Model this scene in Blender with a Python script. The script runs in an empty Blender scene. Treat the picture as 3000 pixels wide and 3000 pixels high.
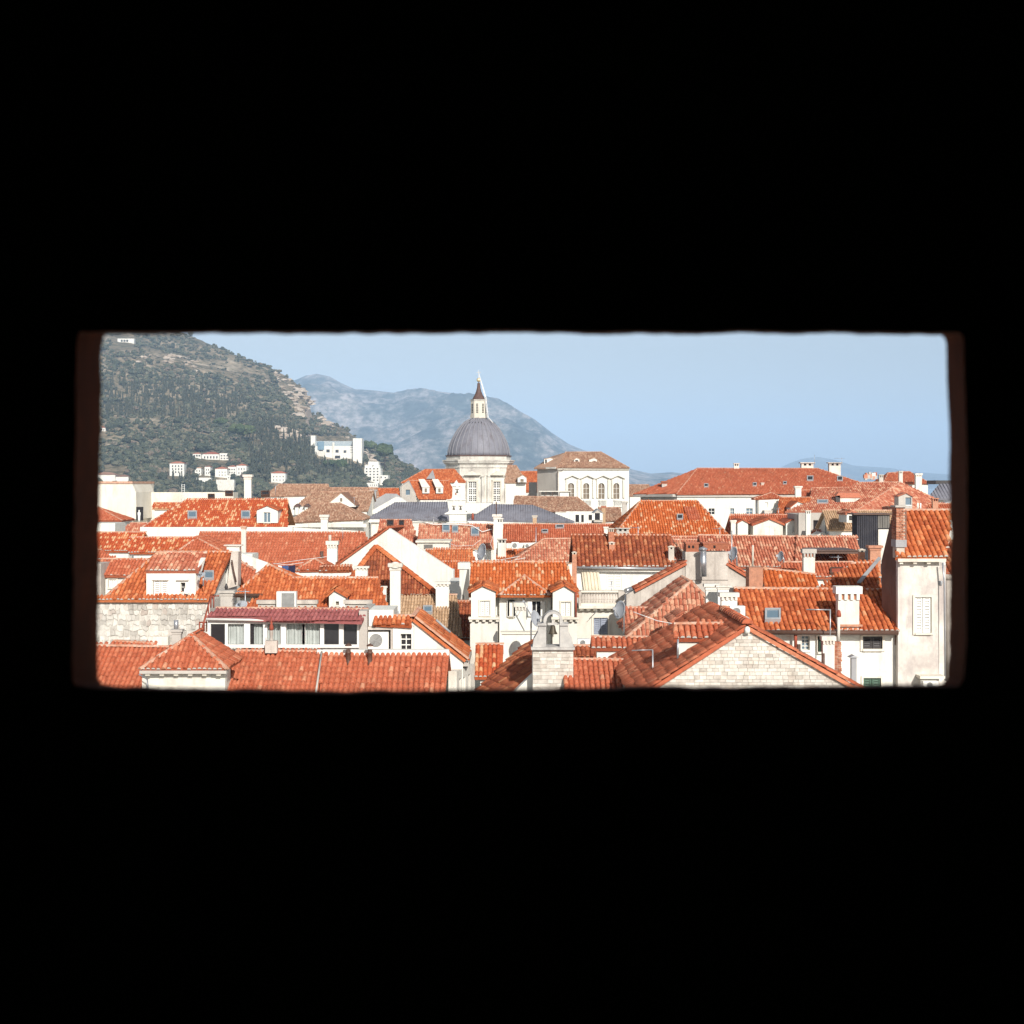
import bpy, math, random
import numpy as np
from mathutils import Vector, Matrix, noise
from mathutils.geometry import tessellate_polygon
R = math.radians
random.seed(11); rng = np.random.default_rng(5)
scene = bpy.context.scene
col = scene.collection

# ------------------------------------------------------------------ camera, sky, sun, exposure
F, HOR, CZ = 4286.0, 1420.0, 30.0          # focal length in photo pixels, horizon row, eye height
CAM = Vector((0, 0, CZ))
cam = bpy.data.cameras.new('camera'); cam_o = bpy.data.objects.new('camera', cam); col.objects.link(cam_o)
cam_o.location = CAM; cam_o.rotation_euler = (R(90), 0, 0)
cam.sensor_width = 56; cam.lens = 80.0; cam.shift_y = -80 / 3000
cam.clip_start = 0.05; cam.clip_end = 60000
cam.dof.use_dof = True; cam.dof.focus_distance = 90; cam.dof.aperture_fstop = 13.0
scene.camera = cam_o
SUN_EL, SUN_AZ = 28, 16                    # degrees; azimuth to the right of straight behind the camera
world = bpy.data.worlds.new('World'); scene.world = world; world.use_nodes = True
nt = world.node_tree
sky = nt.nodes.new('ShaderNodeTexSky'); sky.sky_type = 'NISHITA'; sky.sun_disc = False
sky.sun_elevation = R(SUN_EL); sky.sun_rotation = R(180 - SUN_AZ)
sky.altitude = 0; sky.air_density = 1.0; sky.dust_density = 1.2; sky.ozone_density = 1.0
hs = nt.nodes.new('ShaderNodeHueSaturation'); hs.inputs['Saturation'].default_value = 0.42; nt.links.new(sky.outputs[0], hs.inputs['Color'])   # pale hazy blue of the day
nt.links.new(hs.outputs[0], nt.nodes['Background'].inputs[0])
nt.nodes['Background'].inputs[1].default_value = 0.070
sun = bpy.data.lights.new('sun', 'SUN'); sun_o = bpy.data.objects.new('sun', sun); col.objects.link(sun_o)
sun.energy = 4.2; sun.angle = R(0.5); sun.color = (1.0, 0.95, 0.88)
sd = Vector((math.sin(R(SUN_AZ)) * math.cos(R(SUN_EL)), -math.cos(R(SUN_AZ)) * math.cos(R(SUN_EL)), math.sin(R(SUN_EL))))
sun_o.rotation_euler = sd.to_track_quat('Z', 'Y').to_euler(); sun_o.location = (40, -60, 120)
scene.view_settings.view_transform = 'Standard'; scene.view_settings.look = 'None'
scene.view_settings.gamma = 1; scene.view_settings.exposure = 0.42
scene.cycles.max_bounces = 5; scene.cycles.diffuse_bounces = 3; scene.cycles.volume_bounces = 1
scene.cycles.use_denoising = True

# ------------------------------------------------------------------ photo pixel -> ray -> point on a real plane
ZO = {'A': (240, 940, 2.927), 'B': (860, 1040, 2.927), 'C': (1480, 1100, 2.927), 'D': (2140, 1240, 2.76),
      'E': (240, 1480, 2.927), 'F': (860, 1480, 2.927), 'G': (1480, 1480, 2.927), 'H': (2120, 1480, 2.683),
      'J': (1260, 1070, 6.9), 'K': (1260, 1310, 6.9), 'M': (1700, 1300, 6.44), 'N': (860, 1240, 6.44), 'S': (0, 0, 1.0)}
def px(z, *c):
    a, b, s = ZO[z]
    return [(a + c[i] / s, b + c[i + 1] / s) for i in range(0, len(c), 2)]
def p1(z, x, y): return px(z, x, y)[0]
def ray(uv): return Vector(((uv[0] - 1500) / F, 1.0, (HOR - uv[1]) / F))
def at(uv, Y): return CAM + ray(uv) * Y
def hit(uv, P, n):
    r = ray(uv); return CAM + r * ((P - CAM).dot(n) / r.dot(n))
def project(p):
    d = p - CAM; return 1500 + F * d.x / d.y, HOR - F * d.z / d.y
GZ = 9.0                                   # level of the town's lanes

# ------------------------------------------------------------------ materials
MATS = {}
def mat(name): return MATS[name]
def new_mat(name, rough=0.85, spec=0.25):
    m = bpy.data.materials.new(name); m.use_nodes = True; MATS[name] = m
    b = m.node_tree.nodes['Principled BSDF']; b.inputs['Roughness'].default_value = rough
    b.inputs['Specular IOR Level'].default_value = spec
    return m, m.node_tree, b
def ramp(nt, stops, interp='LINEAR'):
    r = nt.nodes.new('ShaderNodeValToRGB'); r.color_ramp.interpolation = interp
    e = r.color_ramp.elements
    while len(e) < len(stops): e.new(0.5)
    for k, (p, c) in enumerate(stops): e[k].position = p; e[k].color = (*c, 1)
    return r
def noise_node(nt, scale, detail=5, rough=0.6, coord='Object'):
    t = nt.nodes.new('ShaderNodeTexCoord'); n = nt.nodes.new('ShaderNodeTexNoise')
    n.inputs['Scale'].default_value = scale; n.inputs['Detail'].default_value = detail; n.inputs['Roughness'].default_value = rough
    nt.links.new(t.outputs[coord], n.inputs['Vector']); return n
def geo_noise(nt, scale, detail=5, rough=0.6, stretch=(1, 1, 1)):
    g = nt.nodes.new('ShaderNodeNewGeometry'); mp = nt.nodes.new('ShaderNodeMapping'); mp.inputs['Scale'].default_value = stretch
    n = nt.nodes.new('ShaderNodeTexNoise')
    n.inputs['Scale'].default_value = scale; n.inputs['Detail'].default_value = detail; n.inputs['Roughness'].default_value = rough
    nt.links.new(g.outputs['Position'], mp.inputs['Vector']); nt.links.new(mp.outputs[0], n.inputs['Vector']); return n
def mix(nt, a, b, fac, mode='MIX'):
    m = nt.nodes.new('ShaderNodeMix'); m.data_type = 'RGBA'; m.blend_type = mode
    for s, v in ((0, fac), (6, a), (7, b)):
        if isinstance(v, (int, float)): m.inputs[s].default_value = v
        elif isinstance(v, tuple): m.inputs[s].default_value = (*v, 1)
        else: nt.links.new(v, m.inputs[s])
    return m.outputs[2]
def piece_random(nt):
    """one value per tile or stone, whether it is an object of its own or an island of a joined field"""
    g = nt.nodes.new('ShaderNodeNewGeometry'); o = nt.nodes.new('ShaderNodeObjectInfo')
    a = nt.nodes.new('ShaderNodeMath'); a.operation = 'ADD'
    nt.links.new(g.outputs['Random Per Island'], a.inputs[0]); nt.links.new(o.outputs['Random'], a.inputs[1])
    f = nt.nodes.new('ShaderNodeMath'); f.operation = 'FRACT'; nt.links.new(a.outputs[0], f.inputs[0])
    return f.outputs[0]
def tile_mat(name, stops, dirt=0.35, dirtcol=(0.10, 0.055, 0.035)):
    m, nt, b = new_mat(name, 0.9, 0.15)
    r = ramp(nt, stops); nt.links.new(piece_random(nt), r.inputs[0])
    n = geo_noise(nt, 0.9, 6, 0.65); dr = ramp(nt, [(0.5, (0, 0, 0)), (0.72, (1, 1, 1))]); nt.links.new(n.outputs[0], dr.inputs[0])
    mm = nt.nodes.new('ShaderNodeMath'); mm.operation = 'MULTIPLY'; mm.inputs[1].default_value = dirt
    nt.links.new(dr.outputs[0], mm.inputs[0])
    c = mix(nt, r.outputs[0], dirtcol, mm.outputs[0])
    n2 = geo_noise(nt, 9, 4, 0.7); r2 = ramp(nt, [(0.3, (0.72, 0.72, 0.72)), (0.7, (1.18, 1.15, 1.1))]); nt.links.new(n2.outputs[0], r2.inputs[0])
    c = mix(nt, c, r2.outputs[0], 1.0, 'MULTIPLY')
    nt.links.new(c, b.inputs['Base Color'])
    bp = nt.nodes.new('ShaderNodeBump'); bp.inputs['Strength'].default_value = 0.4; bp.inputs['Distance'].default_value = 0.02
    nt.links.new(n2.outputs[0], bp.inputs['Height']); nt.links.new(bp.outputs[0], b.inputs['Normal'])
def lin(r, g, b): return tuple(((c / 255 + 0.055) / 1.055) ** 2.4 if c > 10 else c / 3294 for c in (r, g, b))
tile_mat('tile_red', [(0, (0.392, 0.104, 0.052)), (0.35, (0.447, 0.125, 0.065)), (0.8, (0.491, 0.153, 0.082)), (0.95, (0.534, 0.196, 0.109)), (1, (0.578, 0.283, 0.174))], 0.25)
tile_mat('tile_orange', [(0, (0.338, 0.087, 0.035)), (0.3, (0.436, 0.114, 0.044)), (0.75, (0.545, 0.164, 0.063)), (0.95, (0.600, 0.218, 0.093)), (1, (0.654, 0.327, 0.174))], 0.18)
tile_mat('tile_spot', [(0, (0.40, 0.075, 0.030)), (0.5, (0.46, 0.100, 0.040)), (0.72, (0.50, 0.130, 0.050)), (0.8, (0.60, 0.30, 0.15)), (1, (0.66, 0.42, 0.25))], 0.12)
tile_mat('tile_amber', [(0, (0.42, 0.100, 0.030)), (0.45, (0.52, 0.135, 0.042)), (0.80, (0.56, 0.165, 0.058)), (0.88, (0.62, 0.31, 0.16)), (1, (0.66, 0.44, 0.28))], 0.15)
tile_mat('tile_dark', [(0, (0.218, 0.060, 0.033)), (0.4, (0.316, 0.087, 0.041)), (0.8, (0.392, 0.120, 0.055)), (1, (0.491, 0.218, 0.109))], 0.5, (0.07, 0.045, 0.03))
tile_mat('tile_rose', [(0, (0.371, 0.109, 0.065)), (0.4, (0.480, 0.169, 0.104)), (0.75, (0.545, 0.240, 0.153)), (1, (0.654, 0.414, 0.283))], 0.25, (0.16, 0.08, 0.06))
tile_mat('tile_brown', [(0, (0.25, 0.135, 0.090)), (0.4, (0.36, 0.205, 0.140)), (0.8, (0.45, 0.285, 0.20)), (1, (0.54, 0.39, 0.28))], 0.45, (0.10, 0.07, 0.05))
tile_mat('tile_tan', [(0, (0.38, 0.25, 0.155)), (0.5, (0.46, 0.31, 0.195)), (1, (0.54, 0.38, 0.25))], 0.3, (0.24, 0.15, 0.10))
tile_mat('tile_plum', [(0, (0.26, 0.085, 0.085)), (0.5, (0.32, 0.105, 0.105)), (1, (0.37, 0.135, 0.13))], 0.2, (0.15, 0.06, 0.07))
tile_mat('brick', [(0, (0.34, 0.12, 0.07)), (0.5, (0.44, 0.18, 0.11)), (1, (0.52, 0.28, 0.19))], 0.2, (0.2, 0.12, 0.09))
def plaster(name, c1, c2, stain, amount, scale=0.35, rough=0.9):
    m, nt, b = new_mat(name, rough, 0.15)
    n = geo_noise(nt, scale, 7, 0.65); r = ramp(nt, [(0.35, c1), (0.65, c2)]); nt.links.new(n.outputs[0], r.inputs[0])
    n2 = geo_noise(nt, scale * 2.2, 8, 0.7, (1, 1, 0.35)); r2 = ramp(nt, [(0.5, (0, 0, 0)), (0.75, (amount,) * 3)]); nt.links.new(n2.outputs[0], r2.inputs[0])
    c = mix(nt, r.outputs[0], stain, r2.outputs[0])
    n4 = geo_noise(nt, 3.2, 4, 0.6, (1, 1, 0.07)); r4 = ramp(nt, [(0.56, (0, 0, 0)), (0.74, (amount * .7,) * 3)]); nt.links.new(n4.outputs[0], r4.inputs[0])
    c = mix(nt, c, stain, r4.outputs[0]); nt.links.new(c, b.inputs['Base Color'])
    n3 = geo_noise(nt, 14, 5, 0.6); bp = nt.nodes.new('ShaderNodeBump'); bp.inputs['Strength'].default_value = 0.35; bp.inputs['Distance'].default_value = 0.02
    nt.links.new(n3.outputs[0], bp.inputs['Height']); nt.links.new(bp.outputs[0], b.inputs['Normal'])
plaster('white_wall', (0.69, 0.68, 0.62), (0.78, 0.77, 0.71), (0.50, 0.46, 0.41), 0.75, 0.8)
plaster('cream_wall', (0.62, 0.585, 0.52), (0.73, 0.70, 0.63), (0.42, 0.35, 0.28), 0.65, 0.9)
plaster('worn_wall', (0.42, 0.375, 0.33), (0.64, 0.585, 0.52), (0.27, 0.235, 0.205), 0.9, 0.9)
plaster('tower_wall_plaster', (0.45, 0.40, 0.37), (0.74, 0.70, 0.63), (0.34, 0.29, 0.28), 0.9, 1.0)
plaster('drum_stone', (0.50, 0.47, 0.42), (0.74, 0.71, 0.64), (0.27, 0.24, 0.22), 0.85, 0.30)
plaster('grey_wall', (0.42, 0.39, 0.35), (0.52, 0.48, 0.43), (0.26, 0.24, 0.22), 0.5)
plaster('limestone', (0.63, 0.60, 0.53), (0.77, 0.74, 0.67), (0.34, 0.30, 0.26), 0.6, 0.5)
plaster('pale_stone', (0.66, 0.61, 0.51), (0.78, 0.73, 0.63), (0.36, 0.32, 0.27), 0.7, 0.22)
plaster('mortar', (0.48, 0.43, 0.36), (0.60, 0.54, 0.46), (0.34, 0.28, 0.23), 0.4, 2.0)
plaster('ridge_mortar', (0.45, 0.20, 0.12), (0.56, 0.36, 0.26), (0.64, 0.56, 0.47), 0.8, 2.5)
plaster('lead', (0.185, 0.185, 0.215), (0.25, 0.25, 0.285), (0.11, 0.085, 0.085), 0.7, 0.4, 0.55)
plaster('lead_pale', (0.30, 0.30, 0.31), (0.37, 0.37, 0.37), (0.22, 0.22, 0.22), 0.6, 0.6, 0.6)
plaster('flank_shade_brown', (0.15, 0.085, 0.065), (0.21, 0.125, 0.095), (0.10, 0.06, 0.05), 0.6, 0.8)  # darkened brown: the flank's shade is put into its colour
plaster('rib_lead', (0.21, 0.21, 0.235), (0.26, 0.26, 0.285), (0.17, 0.15, 0.15), 0.6, 0.5, 0.55)
plaster('pale_joint', (0.58, 0.55, 0.49), (0.70, 0.67, 0.61), (0.42, 0.37, 0.31), 0.6, 1.5)
plaster('weathered_stone', (0.36, 0.345, 0.33), (0.53, 0.51, 0.48), (0.62, 0.58, 0.52), 0.7, 2.2)
plaster('copper_brown', (0.10, 0.06, 0.05), (0.15, 0.09, 0.075), (0.06, 0.04, 0.04), 0.6, 1.2, 0.5)
plaster('old_wood', (0.035, 0.035, 0.045), (0.06, 0.058, 0.066), (0.025, 0.022, 0.026), 0.6, 1.2)
plaster('grey_boards', (0.14, 0.13, 0.12), (0.20, 0.19, 0.17), (0.09, 0.08, 0.08), 0.6, 1.2)
plaster('lane_paving', (0.33, 0.31, 0.28), (0.42, 0.40, 0.36), (0.25, 0.23, 0.21), 0.5, 0.1)
def stone_mat(name, stops):
    m, nt, b = new_mat(name, 0.9, 0.15)
    r = ramp(nt, stops); nt.links.new(piece_random(nt), r.inputs[0])
    n = geo_noise(nt, 5, 6, 0.7); r2 = ramp(nt, [(0.3, (0.72, 0.69, 0.66)), (0.62, (1.06, 1.05, 1.03))]); nt.links.new(n.outputs[0], r2.inputs[0])
    nt.links.new(mix(nt, r.outputs[0], r2.outputs[0], 1.0, 'MULTIPLY'), b.inputs['Base Color'])
    bp = nt.nodes.new('ShaderNodeBump'); bp.inputs['Strength'].default_value = 0.5; bp.inputs['Distance'].default_value = 0.03
    nt.links.new(n.outputs[0], bp.inputs['Height']); nt.links.new(bp.outputs[0], b.inputs['Normal'])
stone_mat('rubble_stone', [(0, (0.42, 0.40, 0.37)), (0.5, (0.57, 0.55, 0.51)), (0.85, (0.68, 0.66, 0.62)), (1, (0.44, 0.38, 0.34))])
stone_mat('block_stone', [(0, (0.48, 0.44, 0.39)), (0.3, (0.60, 0.56, 0.51)), (0.75, (0.71, 0.68, 0.62)), (0.92, (0.62, 0.56, 0.49)), (1, (0.42, 0.37, 0.33))])
def plain(name, c, rough=0.6, metal=0.0, var=0.15, spec=0.3):
    m, nt, b = new_mat(name, rough, spec); b.inputs['Metallic'].default_value = metal
    n = noise_node(nt, 3.0); r = ramp(nt, [(0.3, tuple(x * (1 - var) for x in c)), (0.7, tuple(min(1, x * (1 + var)) for x in c))])
    nt.links.new(n.outputs[0], r.inputs[0]); nt.links.new(r.outputs[0], b.inputs['Base Color'])
plain('white_paint', (0.78, 0.77, 0.72), 0.5, 0, 0.05); plain('green_paint', (0.07, 0.13, 0.09), 0.6)
plain('blue_shutter', (0.26, 0.29, 0.36), 0.6); plain('teal_paint', (0.05, 0.20, 0.16), 0.6); plain('brown_metal', (0.10, 0.055, 0.04), 0.5)
plain('zinc', (0.42, 0.43, 0.45), 0.4, 0.6); plain('steel', (0.55, 0.56, 0.58), 0.3, 0.8); plain('grey_paint', (0.34, 0.35, 0.36), 0.5)
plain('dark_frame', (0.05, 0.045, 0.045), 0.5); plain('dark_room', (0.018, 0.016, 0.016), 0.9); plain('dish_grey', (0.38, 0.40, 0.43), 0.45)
plain('bronze', (0.075, 0.062, 0.045), 0.5, 0.3); plain('gold', (0.75, 0.62, 0.38), 0.35, 0.4); plain('cable_white', (0.72, 0.72, 0.70), 0.6)
plain('curtain', (0.42, 0.45, 0.43), 0.9); plain('fabric_blue', (0.05, 0.09, 0.22), 0.9); plain('fabric_navy', (0.02, 0.02, 0.05), 0.9)
plain('rust_red', (0.30, 0.07, 0.04), 0.7); plain('trunk_bark', (0.10, 0.075, 0.055), 0.9); plain('blind_cream', (0.62, 0.56, 0.44), 0.9)
plain('fan_grey', (0.30, 0.30, 0.29), 0.6)
def glass_mat(name, c, rough=0.08):
    m, nt, b = new_mat(name, rough, 0.5); b.inputs['Base Color'].default_value = (*c, 1)
    n = noise_node(nt, 1.5); bp = nt.nodes.new('ShaderNodeBump'); bp.inputs['Strength'].default_value = 0.05
    nt.links.new(n.outputs[0], bp.inputs['Height']); nt.links.new(bp.outputs[0], b.inputs['Normal'])
glass_mat('window_glass', (0.03, 0.028, 0.03)); glass_mat('sky_glass', (0.13, 0.19, 0.24)); glass_mat('brown_glass', (0.20, 0.16, 0.12))
glass_mat('blue_glass', (0.16, 0.26, 0.34))

# ------------------------------------------------------------------ mesh building
class MB:
    def __init__(s): s.V = []; s.Fc = []; s.S = []
    def add(s, vs, fs, smooth=False):
        k = len(s.V); s.V += [Vector(v) for v in vs]
        for f in fs: s.Fc.append([i + k for i in f]); s.S.append(smooth)
        return s
    def box(s, fr, x0, x1, y0, y1, z0, z1):
        o, ex, ey, ez = fr
        vs = [o + ex * x + ey * y + ez * z for z in (z0, z1) for y in (y0, y1) for x in (x0, x1)]
        return s.add(vs, [(0, 2, 3, 1), (4, 5, 7, 6), (0, 1, 5, 4), (2, 6, 7, 3), (0, 4, 6, 2), (1, 3, 7, 5)])
    def prism(s, poly, vec):
        n = len(poly); vs = [Vector(p) for p in poly] + [Vector(p) + vec for p in poly]
        return s.add(vs, [list(range(n))[::-1], list(range(n, 2 * n))] + [(i, (i + 1) % n, n + (i + 1) % n, n + i) for i in range(n)])
    def column(s, poly, z0):
        """solid from a (sloping) polygon straight down to height z0"""
        n = len(poly); vs = [Vector(p) for p in poly] + [Vector((p[0], p[1], z0)) for p in poly]
        return s.add(vs, [list(range(n)), list(range(n, 2 * n))[::-1]] + [(i, n + i, n + (i + 1) % n, (i + 1) % n) for i in range(n)])
    def tube(s, pts, r, n=6, r2=None):
        pts = [Vector(p) for p in pts]; rings = []
        for i, p in enumerate(pts):
            d = (pts[min(i + 1, len(pts) - 1)] - pts[max(i - 1, 0)]).normalized()
            a = d.orthogonal().normalized(); b = d.cross(a); rr = r if r2 is None else r + (r2 - r) * i / (len(pts) - 1)
            rings.append([p + (a * math.cos(t) + b * math.sin(t)) * rr for t in [2 * math.pi * k / n for k in range(n)]])
        vs = [v for q in rings for v in q]; fs = []
        for i in range(len(pts) - 1):
            for k in range(n): fs.append((i * n + k, i * n + (k + 1) % n, (i + 1) * n + (k + 1) % n, (i + 1) * n + k))
        s.add(vs, fs, True); m = (len(pts) - 1) * n
        k = len(s.V) - len(vs); s.Fc += [[k + i for i in range(n)][::-1], [k + m + i for i in range(n)]]; s.S += [False, False]
        return s
    def lathe(s, c, prof, n=16, rot=0.0, axis=None, smooth=True):
        """prof: list of (radius, height) along the axis"""
        ez = Vector((0, 0, 1)) if axis is None else axis.normalized()
        ex = ez.orthogonal().normalized() if axis is not None else Vector((1, 0, 0)); ey = ez.cross(ex)
        vs = []; fs = []
        for r, h in prof:
            for k in range(n):
                t = rot + 2 * math.pi * k / n; vs.append(c + ex * (r * math.cos(t)) + ey * (r * math.sin(t)) + ez * h)
        for i in range(len(prof) - 1):
            for k in range(n): fs.append((i * n + k, i * n + (k + 1) % n, (i + 1) * n + (k + 1) % n, (i + 1) * n + k))
        s.add(vs, fs, smooth); k = len(s.V) - len(vs); m = (len(prof) - 1) * n
        s.Fc += [[k + i for i in range(n)][::-1], [k + m + i for i in range(n)]]; s.S += [False, False]
        return s
    def plate(s, fr, outer, holes, y0, y1):
        """flat plate in the frame's x/z plane from depth y0 to y1, with openings"""
        o, ex, ey, ez = fr
        loops = [outer] + holes
        tri = tessellate_polygon([[Vector((x, z, 0)) for x, z in l] for l in loops])
        flat = [p for l in loops for p in l]; n = len(flat)
        vs = [o + ex * x + ey * y0 + ez * z for x, z in flat] + [o + ex * x + ey * y1 + ez * z for x, z in flat]
        fs = [tuple(t) for t in tri] + [tuple(i + n for i in t) for t in tri]; k = 0
        for l in loops:
            m = len(l); fs += [(k + i, k + (i + 1) % m, n + k + (i + 1) % m, n + k + i) for i in range(m)]; k += m
        return s.add(vs, fs)
    def build(s, name, m, parent=None, org=None, kind=None, label=None):
        me = bpy.data.meshes.new(name); o0 = org or Vector()
        me.from_pydata([v - o0 for v in s.V], [], s.Fc); me.polygons.foreach_set('use_smooth', s.S)
        import bmesh
        bm = bmesh.new(); bm.from_mesh(me); bmesh.ops.recalc_face_normals(bm, faces=bm.faces); bm.to_mesh(me); bm.free()
        me.materials.append(mat(m) if isinstance(m, str) else m)
        o = bpy.data.objects.new(name, me); col.objects.link(o)
        if parent: o.parent = parent
        if kind: o['kind'] = kind
        if label: o['label'] = label
        return o
def frame(P, az=0.0):
    a = R(az); return (Vector(P), Vector((math.cos(a), math.sin(a), 0)), Vector((-math.sin(a), math.cos(a), 0)), Vector((0, 0, 1)))
def np_mesh(name, verts, sizes, idx, smooth, m):
    """fast mesh from numpy arrays: verts (n,3), face sizes, flat indices"""
    me = bpy.data.meshes.new(name); me.vertices.add(len(verts)); me.vertices.foreach_set('co', np.ascontiguousarray(verts, np.float32).ravel())
    me.loops.add(len(idx)); me.loops.foreach_set('vertex_index', idx.astype(np.int32))
    st = np.concatenate([[0], np.cumsum(sizes)[:-1]]).astype(np.int32)
    me.polygons.add(len(sizes)); me.polygons.foreach_set('loop_start', st)
    me.polygons.foreach_set('use_smooth', smooth.astype(bool)); me.update(calc_edges=True); me.validate()
    me.materials.append(mat(m) if isinstance(m, str) else m)
    return me

# ------------------------------------------------------------------ roof tiles
def tile_template(p, e, seg):
    w = p * 0.86; h = p * 0.46; V = []
    for q, k, dz in ((0.0, 1.0, 0.020), (e * 1.12, 0.90, 0.0)):
        for i in range(seg + 1):
            t = math.pi * i / seg; V.append((-w / 2 * k * math.cos(t), q, h * k * math.sin(t) + dz))
    n = seg + 1
    fs = [(i + 1, i, n + i, n + i + 1) for i in range(seg)] + [tuple(range(n))]
    return np.array(V), fs, [True] * seg + [False]
TCACHE = {}
def tile_mesh(p, e, m):
    k = (round(p, 3), round(e, 3), m)
    if k not in TCACHE:
        V, fs, sm = tile_template(p, e, 5); me = bpy.data.meshes.new('roof_tile')
        me.from_pydata([tuple(v) for v in V], [], fs); me.polygons.foreach_set('use_smooth', sm); me.materials.append(mat(m)); TCACHE[k] = me
    return TCACHE[k]
STATS = {'tiles': 0, 'single': 0}
def tile_field(T, parent, poly, down, n, m, p=0.23, e=0.34, singles=0, caps=False):
    p *= 0.70; e *= 0.86
    down = down.normalized(); up = -down; n = n.normalized(); es = up.cross(n).normalized()
    o = poly[0]; S = [(v - o).dot(es) for v in poly]; Q = [(v - o).dot(up) for v in poly]
    q0 = min(Q); L = []; N = len(poly); CAPS = []
    s = min(S) + p * 0.5
    while s < max(S) - p * 0.2:
        qs = []
        for i in range(N):
            a, b = i, (i + 1) % N
            if (S[a] - s) * (S[b] - s) < 0: qs.append(Q[a] + (Q[b] - Q[a]) * (s - S[a]) / (S[b] - S[a]))
        qs.sort(); off = random.uniform(-0.02, 0.02)
        if caps and qs: CAPS.append((s, qs[0] + off))
        for lo, hi in zip(qs[::2], qs[1::2]):
            k = math.floor((lo - q0) / e)
            while q0 + k * e < hi - e * 0.45:
                if q0 + k * e > lo - e * 0.55: L.append((s, q0 + k * e + off))
                k += 1
        s += p
    if not L: return
    L = np.array(L); n_t = len(L); STATS['tiles'] += n_t
    es_, up_, nn, oo = (np.array(v) for v in (es, up, n, o - T.loc))
    jit = rng.normal(0, 1, (n_t, 4)) * (0.004, 0.012, 0.004, 0.025)
    jit[:, 2] += np.array([noise.noise(Vector((s_ * .55, q_ * .55, o.x))) for s_, q_ in L]) * 0.022   # old roofs sag and heave
    jit[:, 0] += np.array([noise.noise(Vector((q_ * .8, o.y, s_ * .15))) for s_, q_ in L]) * 0.022
    slip = rng.random(n_t) < 0.012; jit[slip, 1] -= rng.uniform(.03, .09, int(slip.sum())); jit[slip, 3] += rng.normal(0, .12, int(slip.sum()))
    if CAPS:                                # white mortar plugs in the mouths of the lowest tiles
        mb = MB(); w_, h_ = p * .40, p * .40
        for s_, q_ in CAPS:
            c_ = o + es * s_ + up * (q_ - .012 + random.uniform(-.01, .006)) + n * .022
            mb.add([c_ - es * w_, c_ - es * w_ * .7 + n * h_ * .75, c_ + n * h_, c_ + es * w_ * .7 + n * h_ * .75, c_ + es * w_], [(0, 1, 2, 3, 4)])
        mb.build('eave_mortar', 'pale_joint', parent, T.loc, 'stuff')
    C = oo + np.outer(L[:, 0] + jit[:, 0], es_) + np.outer(L[:, 1] + jit[:, 1], up_) + np.outer(jit[:, 2], nn)
    W = C + np.array(T.loc); dep = W[:, 1]
    u = 1500 + F * W[:, 0] / dep; v = HOR - F * (W[:, 2] - CZ) / dep
    vis = (u > 280) & (u < 2800) & (v > 970) & (v < 2025)
    one = np.zeros(n_t, bool)
    if singles:
        order = np.argsort(np.where(vis, dep, 1e9)); order = order[vis[order]][:singles]; one[order] = True
        me = tile_mesh(p, e, m)
        for i in np.nonzero(one)[0]:
            t = bpy.data.objects.new('roof_tile', me); col.objects.link(t); t.parent = parent
            r = Matrix.Rotation(jit[i, 3], 4, n)
            M = Matrix((es, up, n)).transposed().to_4x4(); M = r @ M; M.translation = Vector(C[i]); t.matrix_local = M
        STATS['single'] += int(one.sum())
    rest = ~one
    if rest.sum():
        seg = 5 if dep.mean() < 60 else (4 if dep.mean() < 110 else 3)
        V, fs, sm = tile_template(p, e, seg); C2 = C[rest]; k = len(C2); nv = len(V)
        rot = jit[rest, 3]; X = V[None, :, 0] - V[None, :, 1] * rot[:, None]; Y = V[None, :, 1] + V[None, :, 0] * rot[:, None]
        P = C2[:, None, :] + X[..., None] * es_ + Y[..., None] * up_ + np.broadcast_to(V[None, :, 2, None], X.shape + (1,)) * nn
        fl = np.array([i for f in fs for i in f]); sz = np.array([len(f) for f in fs])
        idx = (np.arange(k)[:, None] * nv + fl[None, :]).ravel()
        me = np_mesh('tile_field', P.reshape(-1, 3), np.tile(sz, k), idx, np.tile(np.array(sm), k), m)
        ob = bpy.data.objects.new('tile_field', me); col.objects.link(ob); ob.parent = parent; ob['kind'] = 'stuff'
def ridge_caps(T, parent, a, b, m='ridge_mortar', r=0.075, pitch=0.32):
    """overlapping half-round tiles bedded along a ridge or hip"""
    d = b - a; L = d.length; d.normalize(); side = d.cross(Vector((0, 0, 1)));
    if side.length < 1e-4: return
    side.normalize(); upv = side.cross(d); mb = MB(); k = max(1, int(L / pitch)); st = L / k
    for i in range(k):
        ring = []
        for q, f in ((i * st - 0.03, 1.08), ((i + 1) * st, 0.92)):
            for j in range(6):
                t = math.pi * (j / 5.0); rr = r * f * random.uniform(0.96, 1.04)
                ring.append(a + d * q + side * (math.cos(t) * rr) + upv * (math.sin(t) * rr * 0.9 + 0.012 + random.uniform(-.005, .005)))
        mb.add(ring, [(j, j + 1, 7 + j, 6 + j) for j in range(5)] + [tuple(range(6)), tuple(range(6, 12))], False)
    o = mb.build('ridge_tiles', m, parent, T.loc, 'stuff')

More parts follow.
